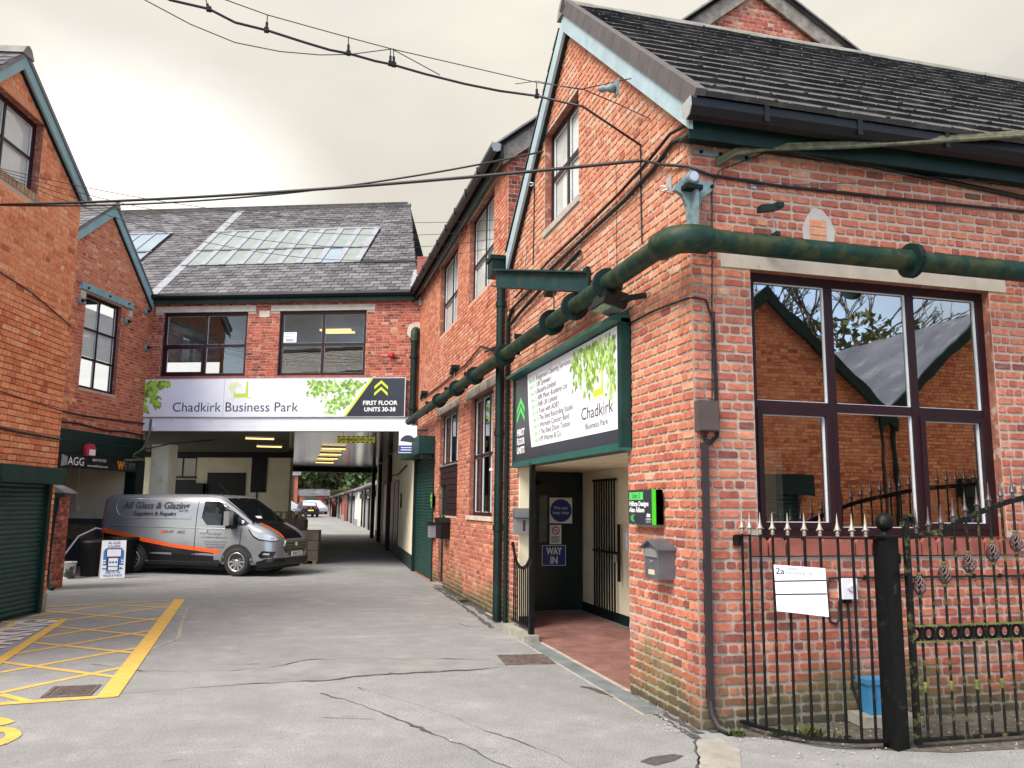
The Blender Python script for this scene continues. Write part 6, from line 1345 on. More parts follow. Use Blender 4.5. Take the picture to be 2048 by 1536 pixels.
side_decal('All Glass & Glazing', -.92, 1.605, .24, 'ink', bold=.004, fit=1.92, shear=.14); side_decal('NW Ltd', -.12, 1.53, .075, 'ink', fit=.26, shear=.14); side_decal('Suppliers & Repairs', -.93, 1.435, .14, 'ink', bold=.003, fit=1.22, shear=.1)
side_decal('W', -.62, 1.00, .11, 'van_orange', fit=.15, bold=.006); side_decal('E FIT', -.43, 1.00, .10, 'ink', fit=.2); side_decal('AGG', -.12, 1.00, .11, 'ink', fit=.22, shear=.2)
side_decal('0161 429 7969', .82, .98, .06, 'ink', fit=.34); side_decal('www.allglassandglazing.com', .82, .91, .05, 'ink', fit=.72)
for i, s_ in enumerate(('All Glass & Glazing NW Ltd', 'Unit 2a Vale Road, Romiley', 'Stockport, SK6 3NE')): side_decal(s_, .86, .80-i*.065, .05, 'ink', fit=.62-.06*i)
# nose
put('grille', MB().prism([(-.52, .86), (-.60, .72), (-.46, .56), (.46, .56), (.60, .72), (.52, .86)], -2.515, -2.44, Matrix.Rotation(R(90), 4, 'Z')), 'van_black', van)
for z in (.63, .70, .77): put('grille_bar', MB().box(2.512, 2.522, -.5, .5, z, z+.025), 'black_plastic', van)
put('badge', MB().lathe((2.515, 0, .76), (1, 0, 0), [(0, .06), (.01, .055)], 12), 'bright_metal', van)
put('number_plate', MB().box(2.53, 2.545, -.27, .27, .48, .59), 'print_white', van)
vs_, fs = text_data('YN69 OLX', .12, 'CENTER', .002); k = .46/(max(p[0] for p in vs_)-min(p[0] for p in vs_)); mb = MB(); mb.add([(2.548, x*k, .50+z*k*1.1) for x, z in vs_], fs); put('lettering', mb, 'ink', van, fix=False)
put('bumper_black', loft_vehicle([(1.98, .955, .22, .46), (2.2, .93, .22, .47), (2.36, .86, .24, .46), (2.47, .74, .25, .45), (2.525, .56, .27, .43)], [(0, 0), (.95, 0), (1.0, .25), (1.0, .8), (.97, 1), (0, 1)]), 'van_black', van)
put('headlight', grid_patch([(1.74, 1.12), (1.86, .98), (2.02, .90), (2.30, .86), (2.42, .87), (2.34, .96), (2.1, 1.04)], lambda x, z: sd(x, z, .008), .04), 'lamp_glass', van, fix=False); van.children[-1]['label'] = 'near side headlight'
put('headlight', grid_patch([(1.74, 1.12), (1.86, .98), (2.02, .90), (2.30, .86), (2.42, .87), (2.34, .96), (2.1, 1.04)], lambda x, z: (sd(x, z, .008)[0], -sd(x, z, .008)[1], z), .04), 'lamp_glass', van, fix=False)
put('lamp_reflector', grid_patch([(1.98, .99), (2.06, .91), (2.28, .88), (2.30, .93), (2.1, 1.0)], lambda x, z: sd(x, z, .011), .04), 'bright_metal', van, fix=False)
put('lamp_surround', grid_patch([(1.68, 1.15), (1.84, .96), (2.0, .875), (2.30, .84), (2.43, .855), (2.42, .87), (2.30, .86), (2.02, .90), (1.86, .98), (1.74, 1.12)], lambda x, z: sd(x, z, .010), .04), 'van_black', van, fix=False)
put('fog_lamp', grid_patch([(2.02, .50), (2.12, .62), (2.40, .60), (2.36, .47), (2.1, .44)], lambda x, z: sd(x, z, .008), .04), 'van_black', van, fix=False); put('fog_lens', grid_patch([(2.12, .53), (2.16, .57), (2.30, .56), (2.28, .52)], lambda x, z: sd(x, z, .013), .04), 'bright_metal', van, fix=False)
for x in (-1.465, 1.465): put('wheel_arch', grid_patch([(x+.43*math.cos(a), .34+.43*math.sin(a)) for a in np.linspace(math.pi, 0, 17)], lambda a, b: sd(a, b, .008), .05), 'tyre', van, fix=False)
for x in (-1.465, 1.465): wheel(van, x, -.90, .345, .22); wheel(van, x, .90, .345, .22, side=1)
put('underbody', MB().box(-2.3, 2.2, -.85, .85, .16, .27), 'black_plastic', van)
mb = MB(); mb.box(1.22, 1.36, -1.26, -1.06, 1.22, 1.56); put('mirror', mb, 'van_silver', van); put('mirror_foot', MB().box(1.24, 1.42, -1.2, -.97, 1.14, 1.24), 'black_plastic', van)
put('tail_light', grid_patch([(-2.49, .95), (-2.44, .95), (-2.42, 1.72), (-2.47, 1.72)], lambda x, z: sd(x, z, .006), .02), 'print_red', van, fix=False)
put('aerial', MB().tube([(.75, -.2, 1.93), (.35, -.2, 2.25)], .006, 5), 'black_plastic', van); put('roof_pod', MB().sphere((.5, -.3, 1.97), .06, 8, 6, (1.6, 1, .5)), 'black_plastic', van)
# far vehicles beyond the passage
CSC = [(0, 0), (.9, 0), (1, .12), (1, .42), (.96, .58), (.90, .66), (.82, .95), (.70, 1), (0, 1.01)]
car = thing('saloon_car', 'dark blue saloon seen from behind beyond the passage', 'car', Matrix.Translation((-1.85, 77, gz(77))) @ Matrix.Rotation(R(98), 4, 'Z'))
put('body', loft_vehicle([(-2.25, .78, .34, .98), (-2.15, .86, .25, 1.02), (-1.5, .89, .22, 1.06), (-.9, .89, .22, 1.40), (.2, .89, .22, 1.46), (.9, .89, .22, 1.20), (1.3, .88, .22, .98), (2.1, .84, .25, .8), (2.2, .7, .35, .65)], CSC), 'car_navy', car)
put('rear_window', MB().add([(-1.48, -.62, 1.09), (-1.48, .62, 1.09), (-.95, .56, 1.39), (-.95, -.56, 1.39)], [(0, 1, 2, 3)]), 'lamp_glass', car); put('number_plate', MB().box(-2.30, -2.27, -.26, .26, .58, .70), 'print_yellow', car)
for s_ in (-1, 1): put('tail_light', MB().box(-2.27, -2.16, .5*s_-.16, .5*s_+.16, .82, .94), 'print_red', car); put('badge', MB().box(-2.28, -2.26, -.05, .05, .82, .9), 'bright_metal', car) if s_ > 0 else None
for x in (-1.35, 1.35):
    for s_ in (-1, 1): wheel(car, x, .78*s_, .31, .2, 5, side=s_)
fv = thing('white_van', 'white car derived van parked left of the dark saloon', 'van', Matrix.Translation((-4.6, 84, gz(84))) @ Matrix.Rotation(R(20), 4, 'Z'))
put('body', loft_vehicle([(-2.2, .86, .35, 1.85), (-2.1, .9, .28, 1.92), (0, .92, .26, 1.95), (.6, .92, .26, 1.85), (1.2, .92, .26, 1.35), (1.7, .9, .26, 1.1), (2.2, .8, .3, .9), (2.3, .6, .35, .8)], SC), 'car_white', fv)
fs_ = side_fn([(-2.2, .86, .35, 1.85), (-2.1, .9, .28, 1.92), (0, .92, .26, 1.95), (.6, .92, .26, 1.85), (1.2, .92, .26, 1.35), (1.7, .9, .26, 1.1), (2.2, .8, .3, .9), (2.3, .6, .35, .8)], SC)
put('side_window', grid_patch([(-.9, 1.25), (1.0, 1.25), (.55, 1.72), (-.8, 1.74)], lambda x, z: fs_(x, z, .006)), 'car_glass', fv, fix=False)
for x in (-1.35, 1.35):
    for s_ in (-1, 1): wheel(fv, x, .82*s_, .31, .2, 5, side=s_)
wc = thing('white_car', 'white car nose just right of the dark saloon', 'car', Matrix.Translation((-.9, 88, gz(88))) @ Matrix.Rotation(R(-60), 4, 'Z'))
put('body', loft_vehicle([(-2.0, .78, .34, .98), (-1.9, .86, .25, 1.1), (-1.2, .89, .22, 1.42), (.2, .89, .22, 1.46), (.9, .89, .22, 1.15), (1.2, .88, .22, .98), (1.9, .84, .25, .8), (2.0, .7, .35, .65)], CSC), 'car_white', wc)
for x in (-1.2, 1.25):
    for s_ in (-1, 1): wheel(wc, x, .78*s_, .31, .2, 5, side=s_)

# ------------------------------------------------------------------ loose things in the yard
ab = thing('sandwich_board', 'white and blue pavement board leaning open beside the van rear wheel', 'sign', Matrix.Translation((-7.52, 15.72, 0)) @ Matrix.Rotation(R(18), 4, 'Z'))
TL = Matrix.Rotation(R(-8), 4, 'X'); pf = lambda x, z, y=-.014: tuple(TL @ Vector((x, y, z)))
put('front_panel', MB().box(-.27, .27, -.012, .012, .01, .92, TL), 'print_white', ab); put('rear_panel', MB().box(-.27, .27, -.012, .012, .01, .90, Matrix.Translation((0, .30, 0)) @ Matrix.Rotation(R(10), 4, 'X')), 'print_white', ab)
text(ab, 'ALL GLASS', 0, .83, .085, 'print_blue', mapf=pf, fit=.27, bold=.002); text(ab, '& GLAZING', 0, .745, .085, 'print_blue', mapf=pf, fit=.27, bold=.002)
flat(ab, 'blue_panel', [(-.23, .32), (.23, .32), (.23, .66), (.17, .72), (-.19, .72), (-.23, .66)], 'print_mid_blue', mapf=pf)
fl_ = lambda y: (lambda x, z: pf(x, z, y))
flat(ab, 'dark_frame', [(-.15, .18), (.13, .18), (.13, .50), (.18, .52), (.18, .73), (-.17, .73), (-.17, .52), (-.15, .5)], 'sign_grey', mapf=fl_(-.0155)); flat(ab, 'paper', [(-.15, .53), (.16, .53), (.16, .70), (-.15, .70)], 'sign_white', mapf=fl_(-.017)); flat(ab, 'paper', [(-.11, .30), (.10, .30), (.10, .49), (-.11, .49)], 'print_white', mapf=fl_(-.017)); flat(ab, 'paper', [(-.11, .20), (.10, .20), (.10, .28), (-.11, .28)], 'sign_white', mapf=fl_(-.017))
for k in range(3): flat(ab, 'icon', disc((-.07+.065*k, .39), .027, 12), 'print_mid_blue', mapf=fl_(-.018))
for s_ in (-1, 1):
    for z in (.36, .42): flat(ab, 'lettering', [(s_*.2-.028, z), (s_*.2+.028, z), (s_*.2+.028, z+.03), (s_*.2-.028, z+.03)], 'print_white', mapf=fl_(-.017))
flat(ab, 'arrow', [(-.24, .225), (.15, .225), (.15, .20), (.23, .24), (.15, .28), (.15, .255), (-.24, .255)], 'print_mid_blue', mapf=fl_(-.0150))
text(ab, 'OPEN TO THE', 0, .12, .07, 'print_mid_blue', mapf=pf, fit=.34, bold=.002); text(ab, 'TRADE & PUBLIC', 0, .05, .07, 'print_mid_blue', mapf=pf, fit=.44, bold=.002)
bk = thing('paint_bucket', 'dark and white paint splashed bucket beside the brick pier', 'bucket', Matrix.Translation((-8.55, 15.9, 0))); put('tub', MB().lathe((0, 0, 0), (0, 0, 1), [(0, .15), (.36, .17), (.37, .185), (.40, .185)], 16), 'bucket_white', bk); put('handle', MB().tube([(-.18, 0, .34), (-.15, -.12, .22), (0, -.18, .17), (.15, -.12, .22), (.18, 0, .34)], .006, 5), 'grey_metal', bk)
bn = thing('dustbin', 'tall black bin in the loading bay behind the bucket', 'bin', Matrix.Translation((-8.15, 16.6, 0)) @ Matrix.Rotation(R(-20), 4, 'Z')); put('body', MB().lathe((0, 0, 0), (0, 0, 1), [(0, .27), (.75, .34), (.78, .37), (.84, .37)], 16), 'black_plastic', bn); put('lid', MB().lathe((0, 0, .84), (0, 0, 1), [(0, .38), (.05, .36), (.09, .1)], 16), 'black_plastic', bn)
bn = thing('dustbin', 'low wide black tub against the loading bay wall beside the van', 'bin', Matrix.Translation((-7.65, 17.5, 0))); put('body', MB().lathe((0, 0, 0), (0, 0, 1), [(0, .34), (.8, .42), (.84, .45), (.88, .45)], 16), 'black_plastic', bn); put('rim', MB().lathe((0, 0, .88), (0, 0, 1), [(0, .46), (.05, .46), (.06, .42)], 16), 'black_plastic', bn)
ho = put('hose', MB().tube([(-9.0, 16.6, .02), (-8.9, 16.9, .5), (-8.7, 17.3, .95), (-8.4, 17.8, 1.15), (-8.1, 18.3, 1.05), (-7.9, 18.6, .85)], .025, 6), 'seal_white'); tag(ho, 'pale hose looping over the loading bay dado', 'hose')
# pallets with stacked blocks behind the van nose
for k, (x, y, n, lab) in enumerate(((-2.95, 20.9, 3, 'pallet stacked with brown cartons behind the van nose'), (-3.35, 22.6, 4, 'second carton pallet farther into the passage with a pallet on top'))):
    p = thing('loaded_pallet', lab, 'pallet', Matrix.Translation((x, y, 0)) @ Matrix.Rotation(R(-6), 4, 'Z'))
    for i in range(5): put('deck_board', MB().box(-.5, .5, -.6+i*.25, -.6+i*.25+.14, .10, .125), 'wood_pallet', p)
    for i in range(3): put('runner', MB().box(-.5+i*.42, -.5+i*.42+.12, -.6, .6, .0, .098), 'wood_pallet', p)
    for r_ in range(n):
        for i in range(3):
            for j in range(2): put('carton', MB().box(-.49+i*.33, -.49+i*.33+.318, -.6+j*.6, -.6+j*.6+.585, .13+r_*.30, .13+r_*.30+.285), 'cardboard', p)
tp = thing('empty_pallet', 'bare pallet lying on top of the farther carton stack', 'pallet', Matrix.Translation((-3.35, 22.6, 1.335)) @ Matrix.Rotation(R(-6), 4, 'Z'))
for i in range(5): put('deck_board', MB().box(-.55+i*.24, -.55+i*.24+.14, -.6, .6, .22, .25), 'wood_pallet', tp)
for i in range(6): put('block', MB().box(-.55+i*.2, -.55+i*.2+.09, -.6, -.5, .03, .22), 'wood_pallet', tp)
put('base_board', MB().box(-.55, .55, -.6, -.48, 0, .028), 'wood_pallet', tp)
pl = thing('potted_shrub', 'small green shrub seen over the pallets at the passage end', 'shrub', Matrix.Translation((-3.3, 43.5, gz(43.5)))); put('pot', MB().lathe((0, 0, 0), (0, 0, 1), [(0, .25), (.4, .33), (.45, .35)], 12), 'sill_brick', pl); tree_leaves('foliage', pl, 'leaves_green', [(0, 0, .8, .5), (.3, .1, .9, .35), (-.2, 0, 1.1, .35)], 500, .12)

# ------------------------------------------------------------------ beyond the passage
un = thing('lane_units', 'row of low white and brick units with shutters along the lane right', 'building', frame(1.75, 44, -90, gz(44)))
zl = lambda u: gz(44-u)-gz(44)
ez = lambda u: 3.0+.016*u-gz(44)
for i, (u0, u1, mt) in enumerate(((-6, 0, 'cream_paint'), (-12, -6.02, 'cream_paint'), (-22, -12.02, 'white_paint'), (-34, -22.02, 'sill_brick'), (-52, -34.02, 'sill_brick'))):
    dx = [-.0, -.0, -.35, -.7, -1.2][i]
    put('wall', MB().box(u0, u1, dx, 5, zl(u1)-.2, ez(u1)), mt, un); put('roof', MB().add([(u0, dx-.3, ez(u1)), (u1, dx-.3, ez(u1)), (u1, 2.5, 1.4+ez(u1)), (u0, 2.5, 1.4+ez(u1)), (u0, 5.3, ez(u1)), (u1, 5.3, ez(u1))], [(0, 1, 2, 3), (3, 2, 5, 4)]), 'slate', un)
    put('gutter', MB().box(u0, u1, dx-.42, dx-.3, ez(u1)-.08, ez(u1)+.05), 'gutter_black', un)
    put('plinth', MB().box(u0, u1, dx-.02, dx, zl(u1)-.2, .5+zl(u1)), 'tarmac_dark', un)
    for k in range(2 if i < 4 else 3):
        a = u0+.8+k*(u1-u0-1.2)/2; put('shutter_box', MB().box(a, a+2, dx-.3, dx, ez(u1)-.65, ez(u1)-.3), 'green_dark' if i else 'black_plastic', un)
        s_ = bpy.data.objects.new('roller_shutter', None); COL.objects.link(s_); s_.parent = un; s_.location = (0, dx-.04, zl(u1)); shutter(s_, a+.08, a+1.92, 0, ez(u1)-zl(u1)-.66, 0, 16, 'lead')
        put('downpipe', MB().tube([(a-.3, dx-.08, zl(u1)), (a-.3, dx-.08, ez(u1)-.05)], .06, 6), 'black_plastic', un)
for u, z in ((-2.5, 2.6), (-7.2, 2.2), (-4, 1.6)): put('unit_board', MB().box(u, u+.7, -.12, -.05, z, z+.6), 'sign_white', un)
rb = thing('far_brick_building', 'orange brick building with tall arched window at the lane end', 'building', Matrix.Translation((-4.2, 92, gz(92))))
put('wall', MB().box(-14, 1.5, 0, 8, 0, 4.3), 'brick_far', rb); put('roof', MB().add([(-14, -.3, 4.25), (1.8, -.3, 4.25), (1.8, 4, 6.4), (-14, 4, 6.4), (-14, 8.3, 4.25), (1.8, 8.3, 4.25)], [(0, 1, 2, 3), (3, 2, 5, 4)]).add([(1.5, 0, 4.25), (1.5, 8, 4.25), (1.5, 4, 6.3)], [(0, 1, 2)]), 'slate', rb)
put('window', MB().prism([(-2.2, .8), (-.3, .8), (-.3, 2.4)]+disc((-1.25, 2.4), .95, 10, 0, math.pi)[1:], -.05, 0), 'sign_white', rb); put('glazing_bar', MB().box(-2.2, -.3, -.08, -.04, 1.8, 1.86), 'grey_plastic', rb); put('arch', MB().tube([(-.15, -.03, .8), (-.15, -.03, 2.4)]+[(-1.25+1.1*math.cos(a), -.03, 2.4+1.1*math.sin(a)) for a in np.linspace(.1, 3.1, 10)], .12, 5), 'brick_far', rb); put('downpipe', MB().tube([(.9, -.1, 0), (.9, -.1, 4.2)], .08, 6), 'brown_dark', rb); put('vent', MB().box(.2, .7, -.06, 0, 1.6, 2.4), 'maroon', rb)
ht = thing('lane_hut', 'low brick hut with slate roof and green door beyond the dark saloon', 'building', Matrix.Translation((-2.4, 90, gz(90))))
put('wall', MB().box(0, 3.2, 0, 5, 0, 2.0), 'brick_far', ht); put('roof', MB().add([(-.2, -.4, 1.95), (3.3, -.4, 1.95), (3.3, 2.5, 2.75), (-.2, 2.5, 2.75)], [(0, 1, 2, 3)]), 'slate', ht); put('door', MB().box(.55, 1.75, -.06, 0, 0, 1.75), 'green_mid', ht); put('door_notice', MB().box(.95, 1.4, -.09, -.06, 1.0, 1.45), 'print_white', ht)
# trees on the bank behind
def tree(x, y, h, r, mat, label, n, z0, leaf=.34):
    t = thing('tree', label, 'tree', Matrix.Translation((x, y, z0)), 'trees on the bank beyond the lane')
    put('trunk', MB().tube([(0, 0, -.5), (.1, 0, h*.3), (-.1, .1, h*.6), (0, 0, h*.85)], [.32, .26, .16, .05], 8), 'bark', t)
    mb = MB()
    for k in range(7):
        a = k*2.4; z = h*(.3+.07*k); mb.tube([(0, 0, z), (math.cos(a)*r*.4, math.sin(a)*r*.4, z+h*.1), (math.cos(a)*r*.8, math.sin(a)*r*.8, z+h*.2)], [.11, .07, .03], 5)
    put('limbs', mb, 'bark', t)
    cs = [(math.cos(k*2.4)*r*.62*random.uniform(.5, 1), math.sin(k*2.4)*r*.62*random.uniform(.5, 1), h*(.28+.66*k/13), r*random.uniform(.34, .55)) for k in range(14)]
    tree_leaves('crown', t, mat, cs, n, leaf)
for a in ((-6.5, 104, 15, 5, 'leaves_green', 'dark green tree behind the far brick building', 3800, 2), (-.8, 103, 13, 4.2, 'leaves_green', 'green tree rising just right of the far brick building', 3800, 1.5), (3.6, 100, 12.5, 4, 'leaves_olive', 'olive brown tree above the lane hut', 3600, 1.5), (7.6, 104, 14, 4.6, 'leaves_olive', 'pale olive tree above the lane units', 3600, 1.5), (12, 100, 13, 4.5, 'leaves_green', 'green tree over the roof of the lane units', 3400, 1.5), (5.5, 92, 8, 3, 'leaves_green', 'small green bushy tree at the bend of the lane', 2600, .8)): tree(*a)
mb = MB(); hs_ = [(x, 112+rng.uniform(-2, 2), 3+3*math.sin(x*.06)**2) for x in np.linspace(-120, 120, 49)]
for (x0, y0, h0), (x1, y1, h1) in zip(hs_, hs_[1:]): mb.add([(x0, y0-10, 0), (x1, y1-10, 0), (x1, y1, h1), (x0, y0, h0), (x1, y1+60, h1+9), (x0, y0+60, h0+9)], [(0, 1, 2, 3), (3, 2, 4, 5)], True)
put('wooded_bank', mb, 'moss_green', kind='structure')
cs = [(x, 113+rng.uniform(-4, 12), 5+rng.uniform(0, 8), rng.uniform(2.2, 4.2)) for x in np.arange(-40, 40, 1.4)]
fo = tree_leaves('far_wood', None, 'leaves_mix', cs, 22000, .42); fo['kind'] = 'stuff'

# ------------------------------------------------------------------ across the road (seen in the big window)
def across(x0, x1, ze, za, label, nind=0):
    w_ = x1-x0; t = thing('brick_workshop', label, 'building', frame(x1, -10.6, 180))
    facing(t, frame(x1, -10.6, 180), [(0, ze), (w_/2, za), (w_, ze)], 0, [(w_*.5-.9, w_*.5+.9, 0, 2.3)], .25, 'mortar_dark', BV_O, 'brick_orange', .088, .24, .012, .01, lambda u, z: rng.normal(.5, .17), 0)
    put('roof', MB().add([(-.3, -.3, ze-.25), (w_/2, -.3, za+.15), (w_/2, 9, za+.15), (-.3, 9, ze-.25), (w_+.3, -.3, ze-.25), (w_+.3, 9, ze-.25)], [(0, 1, 2, 3), (1, 4, 5, 2)]), 'slate', t)
    barge([(-.3, ze-.2), (w_/2, za+.18)], .32, -.3, -.22, 'green_dark', t); barge([(w_/2, za+.18), (w_+.3, ze-.2)], .32, -.3, -.22, 'green_dark', t)
    put('side_wall', MB().box(0, .2, .25, 9, 0, ze-.1).box(w_-.2, w_, .25, 9, 0, ze-.1), 'brick_far', t)
    put('shutter_box', MB().box(w_*.5-1.1, w_*.5+1.1, -.3, 0, 2.2, 2.65), 'green_dark', t); s_ = bpy.data.objects.new('roller_shutter', None); COL.objects.link(s_); s_.parent = t; shutter(s_, w_*.5-.88, w_*.5+.88, 0, 2.2, .1, 22)
    put('downpipe', MB().tube([(w_-.2, -.1, 0), (w_-.2, -.1, ze-.3)], .06, 8), 'green_dark', t)
across(10.8, 17.0, 4.3, 6.9, 'orange brick workshop across the road with its valley against a twin'); across(4.2, 10.7, 4.3, 7.0, 'twin orange brick workshop across the road nearer the yard')
def bare_tree(x, y, h, label):
    t = thing('bare_tree', label, 'tree', Matrix.Translation((x, y, 0))); mb = MB()
    def grow(p, d, l, r_, k):
        q = p+d*l; mb.tube([p, (p+q)/2+Vector((random.uniform(-1, 1), random.uniform(-1, 1), 0))*l*.05, q], [r_, r_*.85, r_*.7], 5 if k > 2 else 4, caps=False)
        if k == 0: return
        for i in range(3 if k > 1 else 4):
            nd = (d+Vector((random.uniform(-.8, .8), random.uniform(-.8, .8), random.uniform(-.15, .6)))).normalized(); grow(q, nd, l*random.uniform(.6, .82), r_*.62, k-1)
    grow(Vector((0, 0, 0)), Vector((0, 0, 1)), h*.28, .24, 5); put('branches', mb, 'bark', t)
bare_tree(13.5, -22, 15, 'bare winter tree behind the workshops across the road'); bare_tree(20, -25, 16, 'taller bare winter tree behind the farther workshop')
t = thing('hedge_tree', 'yellow green shrubby tree behind the twin workshops', 'tree', Matrix.Translation((11.5, -24, 0))); put('trunk', MB().tube([(0, 0, 0), (0, 0, 4)], [.25, .1], 6), 'bark', t); tree_leaves('crown', t, 'leaves_olive', [(k*1.5+1, rng.uniform(-1, 1), 7.0+rng.uniform(-.8, 1.8), 2.2) for k in range(11)], 6500, .20)

# ------------------------------------------------------------------ overhead wires and wall cables
def cat_(a, b, sag, n=14):
    a, b = Vector(a), Vector(b); return [a+(b-a)*(i/n)-Vector((0, 0, sag*4*(i/n)*(1-i/n))) for i in range(n+1)]
def cable(name, pts, r, label, mat='black_cable', n=6):
    return tag(put(name, MB().tube(pts, r, n), mat), label, 'cable')
cable('overhead_wire', cat_((-8.344, 6.582, 6.088), (-0.100, 0.840, 5.381), .10, 20), .018, 'long heavy wire crossing the yard from the left gable to the eye plate', n=6)
cable('overhead_wire', cat_((-8.427, 6.798, 6.188), (-0.100, 4.354, 6.992), .30, 20), .014, 'thinner wire rising from the left gable to the upper eye plate')
# suspended cable: catenary strand with hangers
pA = [(-5.171, 0.861, 6.568), (-4.715, 0.971, 6.428), (-4.377, 0.989, 6.409), (-4.145, 1.043, 6.345), (-3.850, 1.072, 6.330), (-3.499, 1.092, 6.275), (-3.259, 1.135, 6.260), (-3.077, 1.188, 6.282), (-2.812, 1.226, 6.265), (-2.640, 1.234, 6.258), (-2.300, 1.254, 6.218), (-1.881, 1.255, 6.172), (-1.516, 1.218, 6.129), (-1.114, 1.216, 6.131), (-0.915, 0.882, 5.920), (-0.800, 0.663, 5.786), (-0.050, 0.960, 5.603)]
pB = [(-4.528, 0.809, 6.482), (-4.227, 0.937, 6.494), (-3.857, 1.051, 6.477), (-3.085, 1.166, 6.440), (-2.648, 1.212, 6.413), (-1.121, 1.196, 6.271), (-0.813, 0.640, 5.958)]
cable('suspended_cable', pA, .0125, 'thick black cable hung in loops across the sky to the gable', n=8)
cable('strand_wire', pB, .005, 'thin straight strand above the looped cable', n=5)
cable('slack_wire', [(-5.077, 0.860, 6.414), (-4.918, 0.930, 6.365), (-4.527, 0.955, 6.211), (-4.136, 1.069, 6.157), (-3.725, 1.069, 6.132), (-3.351, 1.167, 6.211), (-3.063, 1.186, 6.273), (-2.647, 1.221, 6.419), (-2.148, 1.235, 6.220)], .005, 'slack thin wire dipping below the looped cable', n=5)
cable('strand_wire', [(-0.813, 0.640, 5.958), (-0.150, 1.491, 6.571), (-0.330, 0.553, 6.097)], .006, 'short strand from the gable window head to the insulator', n=5)
cable('strand_wire', [(-0.813, 0.640, 5.958), (-0.100, 1.399, 6.264), (-0.020, 0.793, 5.823)], .006, 'thin strand from the gable window head down to the brickwork', n=5)
cable('strand_wire', [(-1.356, 1.213, 6.228), (-1.116, 1.212, 6.297), (-0.943, 0.961, 6.137), (-0.806, 0.659, 5.958)], .004, 'short slack strand over the gable edge', n=5)
for i, (a, b) in enumerate((((-4.413, 0.985, 6.501), (-4.377, 0.989, 6.409)), ((-3.857, 1.050, 6.481), (-3.860, 1.073, 6.334)), ((-3.086, 1.165, 6.449), (-3.078, 1.188, 6.287)), ((-2.663, 1.215, 6.418), (-2.656, 1.236, 6.268)), ((-2.633, 1.217, 6.424), (-2.620, 1.238, 6.263)), ((-1.126, 1.198, 6.271), (-1.114, 1.216, 6.131)))):
    t = thing('cable_hanger', ['hanger clip nearest the left top of the looped cable', 'second hanger clip along the looped cable', 'third hanger clip along the looped cable', 'left of the paired hanger clips', 'right of the paired hanger clips', 'hanger clip nearest the gable'][i], 'hanger', ID, 'hangers on the looped cable')
    m_ = (Vector(a)+Vector(b))/2; put('wire', MB().tube([a, m_], .005, 5), 'black_cable', t); put('clip', MB().tube([m_, Vector(b)-Vector((0, 0, .01))], .014, 6), 'black_plastic', t); put('clamp', MB().box(b[0]-.022, b[0]+.022, b[1]-.022, b[1]+.022, b[2]-.02, b[2]+.018), 'black_plastic', t)
# bundle of thin wires from the left gables to the warehouse
for i in range(4):
    cable('thin_wire', cat_((-7.966, 5.892, 6.527), (-.05, 7.1+.25*i, 6.9-.1*i), .35+.12*i, 16), .0045, ['uppermost', 'second', 'third', 'lowest'][i]+' of four thin wires sagging across the yard to the warehouse', n=4)
for i in range(4):
    cable('service_wire', cat_(F2 @ Vector((-.35, -.1, 7.45-.12*i)), FF @ Vector((-.75, -.1, 6.12)), .25+.10*i, 14), .0045, ['uppermost', 'second', 'third', 'lowest'][i]+' of four thin wires in front of the bridge windows', n=4)
# cables fixed to the corner building
d1 = [(3.897, -0.050, 5.326), (2.294, -0.050, 5.359), (1.155, -0.060, 5.457), (0.611, -0.070, 5.500), (.12, -.07, 5.42), (-.05, -.05, 5.36), (-0.050, 0.276, 5.420), (-0.050, 0.742, 5.362), (-0.050, 1.543, 5.307), (-0.050, 2.502, 5.286), (-0.050, 4.126, 5.287), (-0.050, 6.017, 5.208)]
cable('wall_cable', d1, .017, 'upper black cable running under the gutter and down the gable', n=6)
d2 = [(3.883, -0.040, 5.077), (1.715, -0.040, 5.229), (0.724, -0.050, 5.354), (.10, -.05, 5.28), (-.05, -.04, 5.24), (-0.040, 0.247, 5.322), (-0.040, 0.647, 5.233), (-0.040, 1.427, 5.178), (-0.040, 2.357, 5.175), (-0.040, 3.926, 5.158), (-0.040, 6.369, 5.064)]
cable('wall_cable', d2, .024, 'thick black cable below the gutter bending down the gable', n=6)
cable('wall_cable', [(-0.090, 0.862, 5.391), (-0.050, 0.398, 5.155), (-.03, -.03, 4.97), (0.198, -0.030, 4.911), (0.932, -0.030, 4.887), (2.279, -0.030, 4.905), (3.880, -0.030, 4.938)], .016, 'black cable crossing the corner and sloping along the front wall', n=6)
for k in range(3): cable('feeder_cable', [(0.264, -0.030, 5.056), (0.412, -0.120, 5.144), (0.704, -0.160, 5.208), (1.523, -0.300, 5.276), (2.578, -0.400, 5.429), (3.630, -0.500, 5.584)] if k == 0 else [Vector(p)+Vector((0, -.01*k, -.022*k)) for p in ((0.264, -0.030, 5.056), (0.412, -0.120, 5.144), (0.704, -0.160, 5.208), (1.523, -0.300, 5.276), (2.578, -0.400, 5.429), (3.630, -0.500, 5.584))], .021, ['top strand of the lichen covered feeder bundle', 'middle strand of the lichen covered feeder bundle', 'bottom strand of the lichen covered feeder bundle'][k], 'cable_lichen')
for i, x in enumerate((1560, 1640, 1720, 1800, 1880, 1960)): pass
cable('thin_wire', [(0.207, -0.015, 4.195), (0.222, -0.020, 4.820), (0.291, -0.050, 4.963), (0.739, -0.100, 5.164)], .006, 'thin wire looping from the feeder down beside the iron bracket', n=4)
cable('thin_wire', [(0.209, -0.012, 4.196), (0.193, -0.012, 3.630), (0.170, -0.012, 2.761)], .006, 'thin wire running down the corner to the brown junction box', n=4)
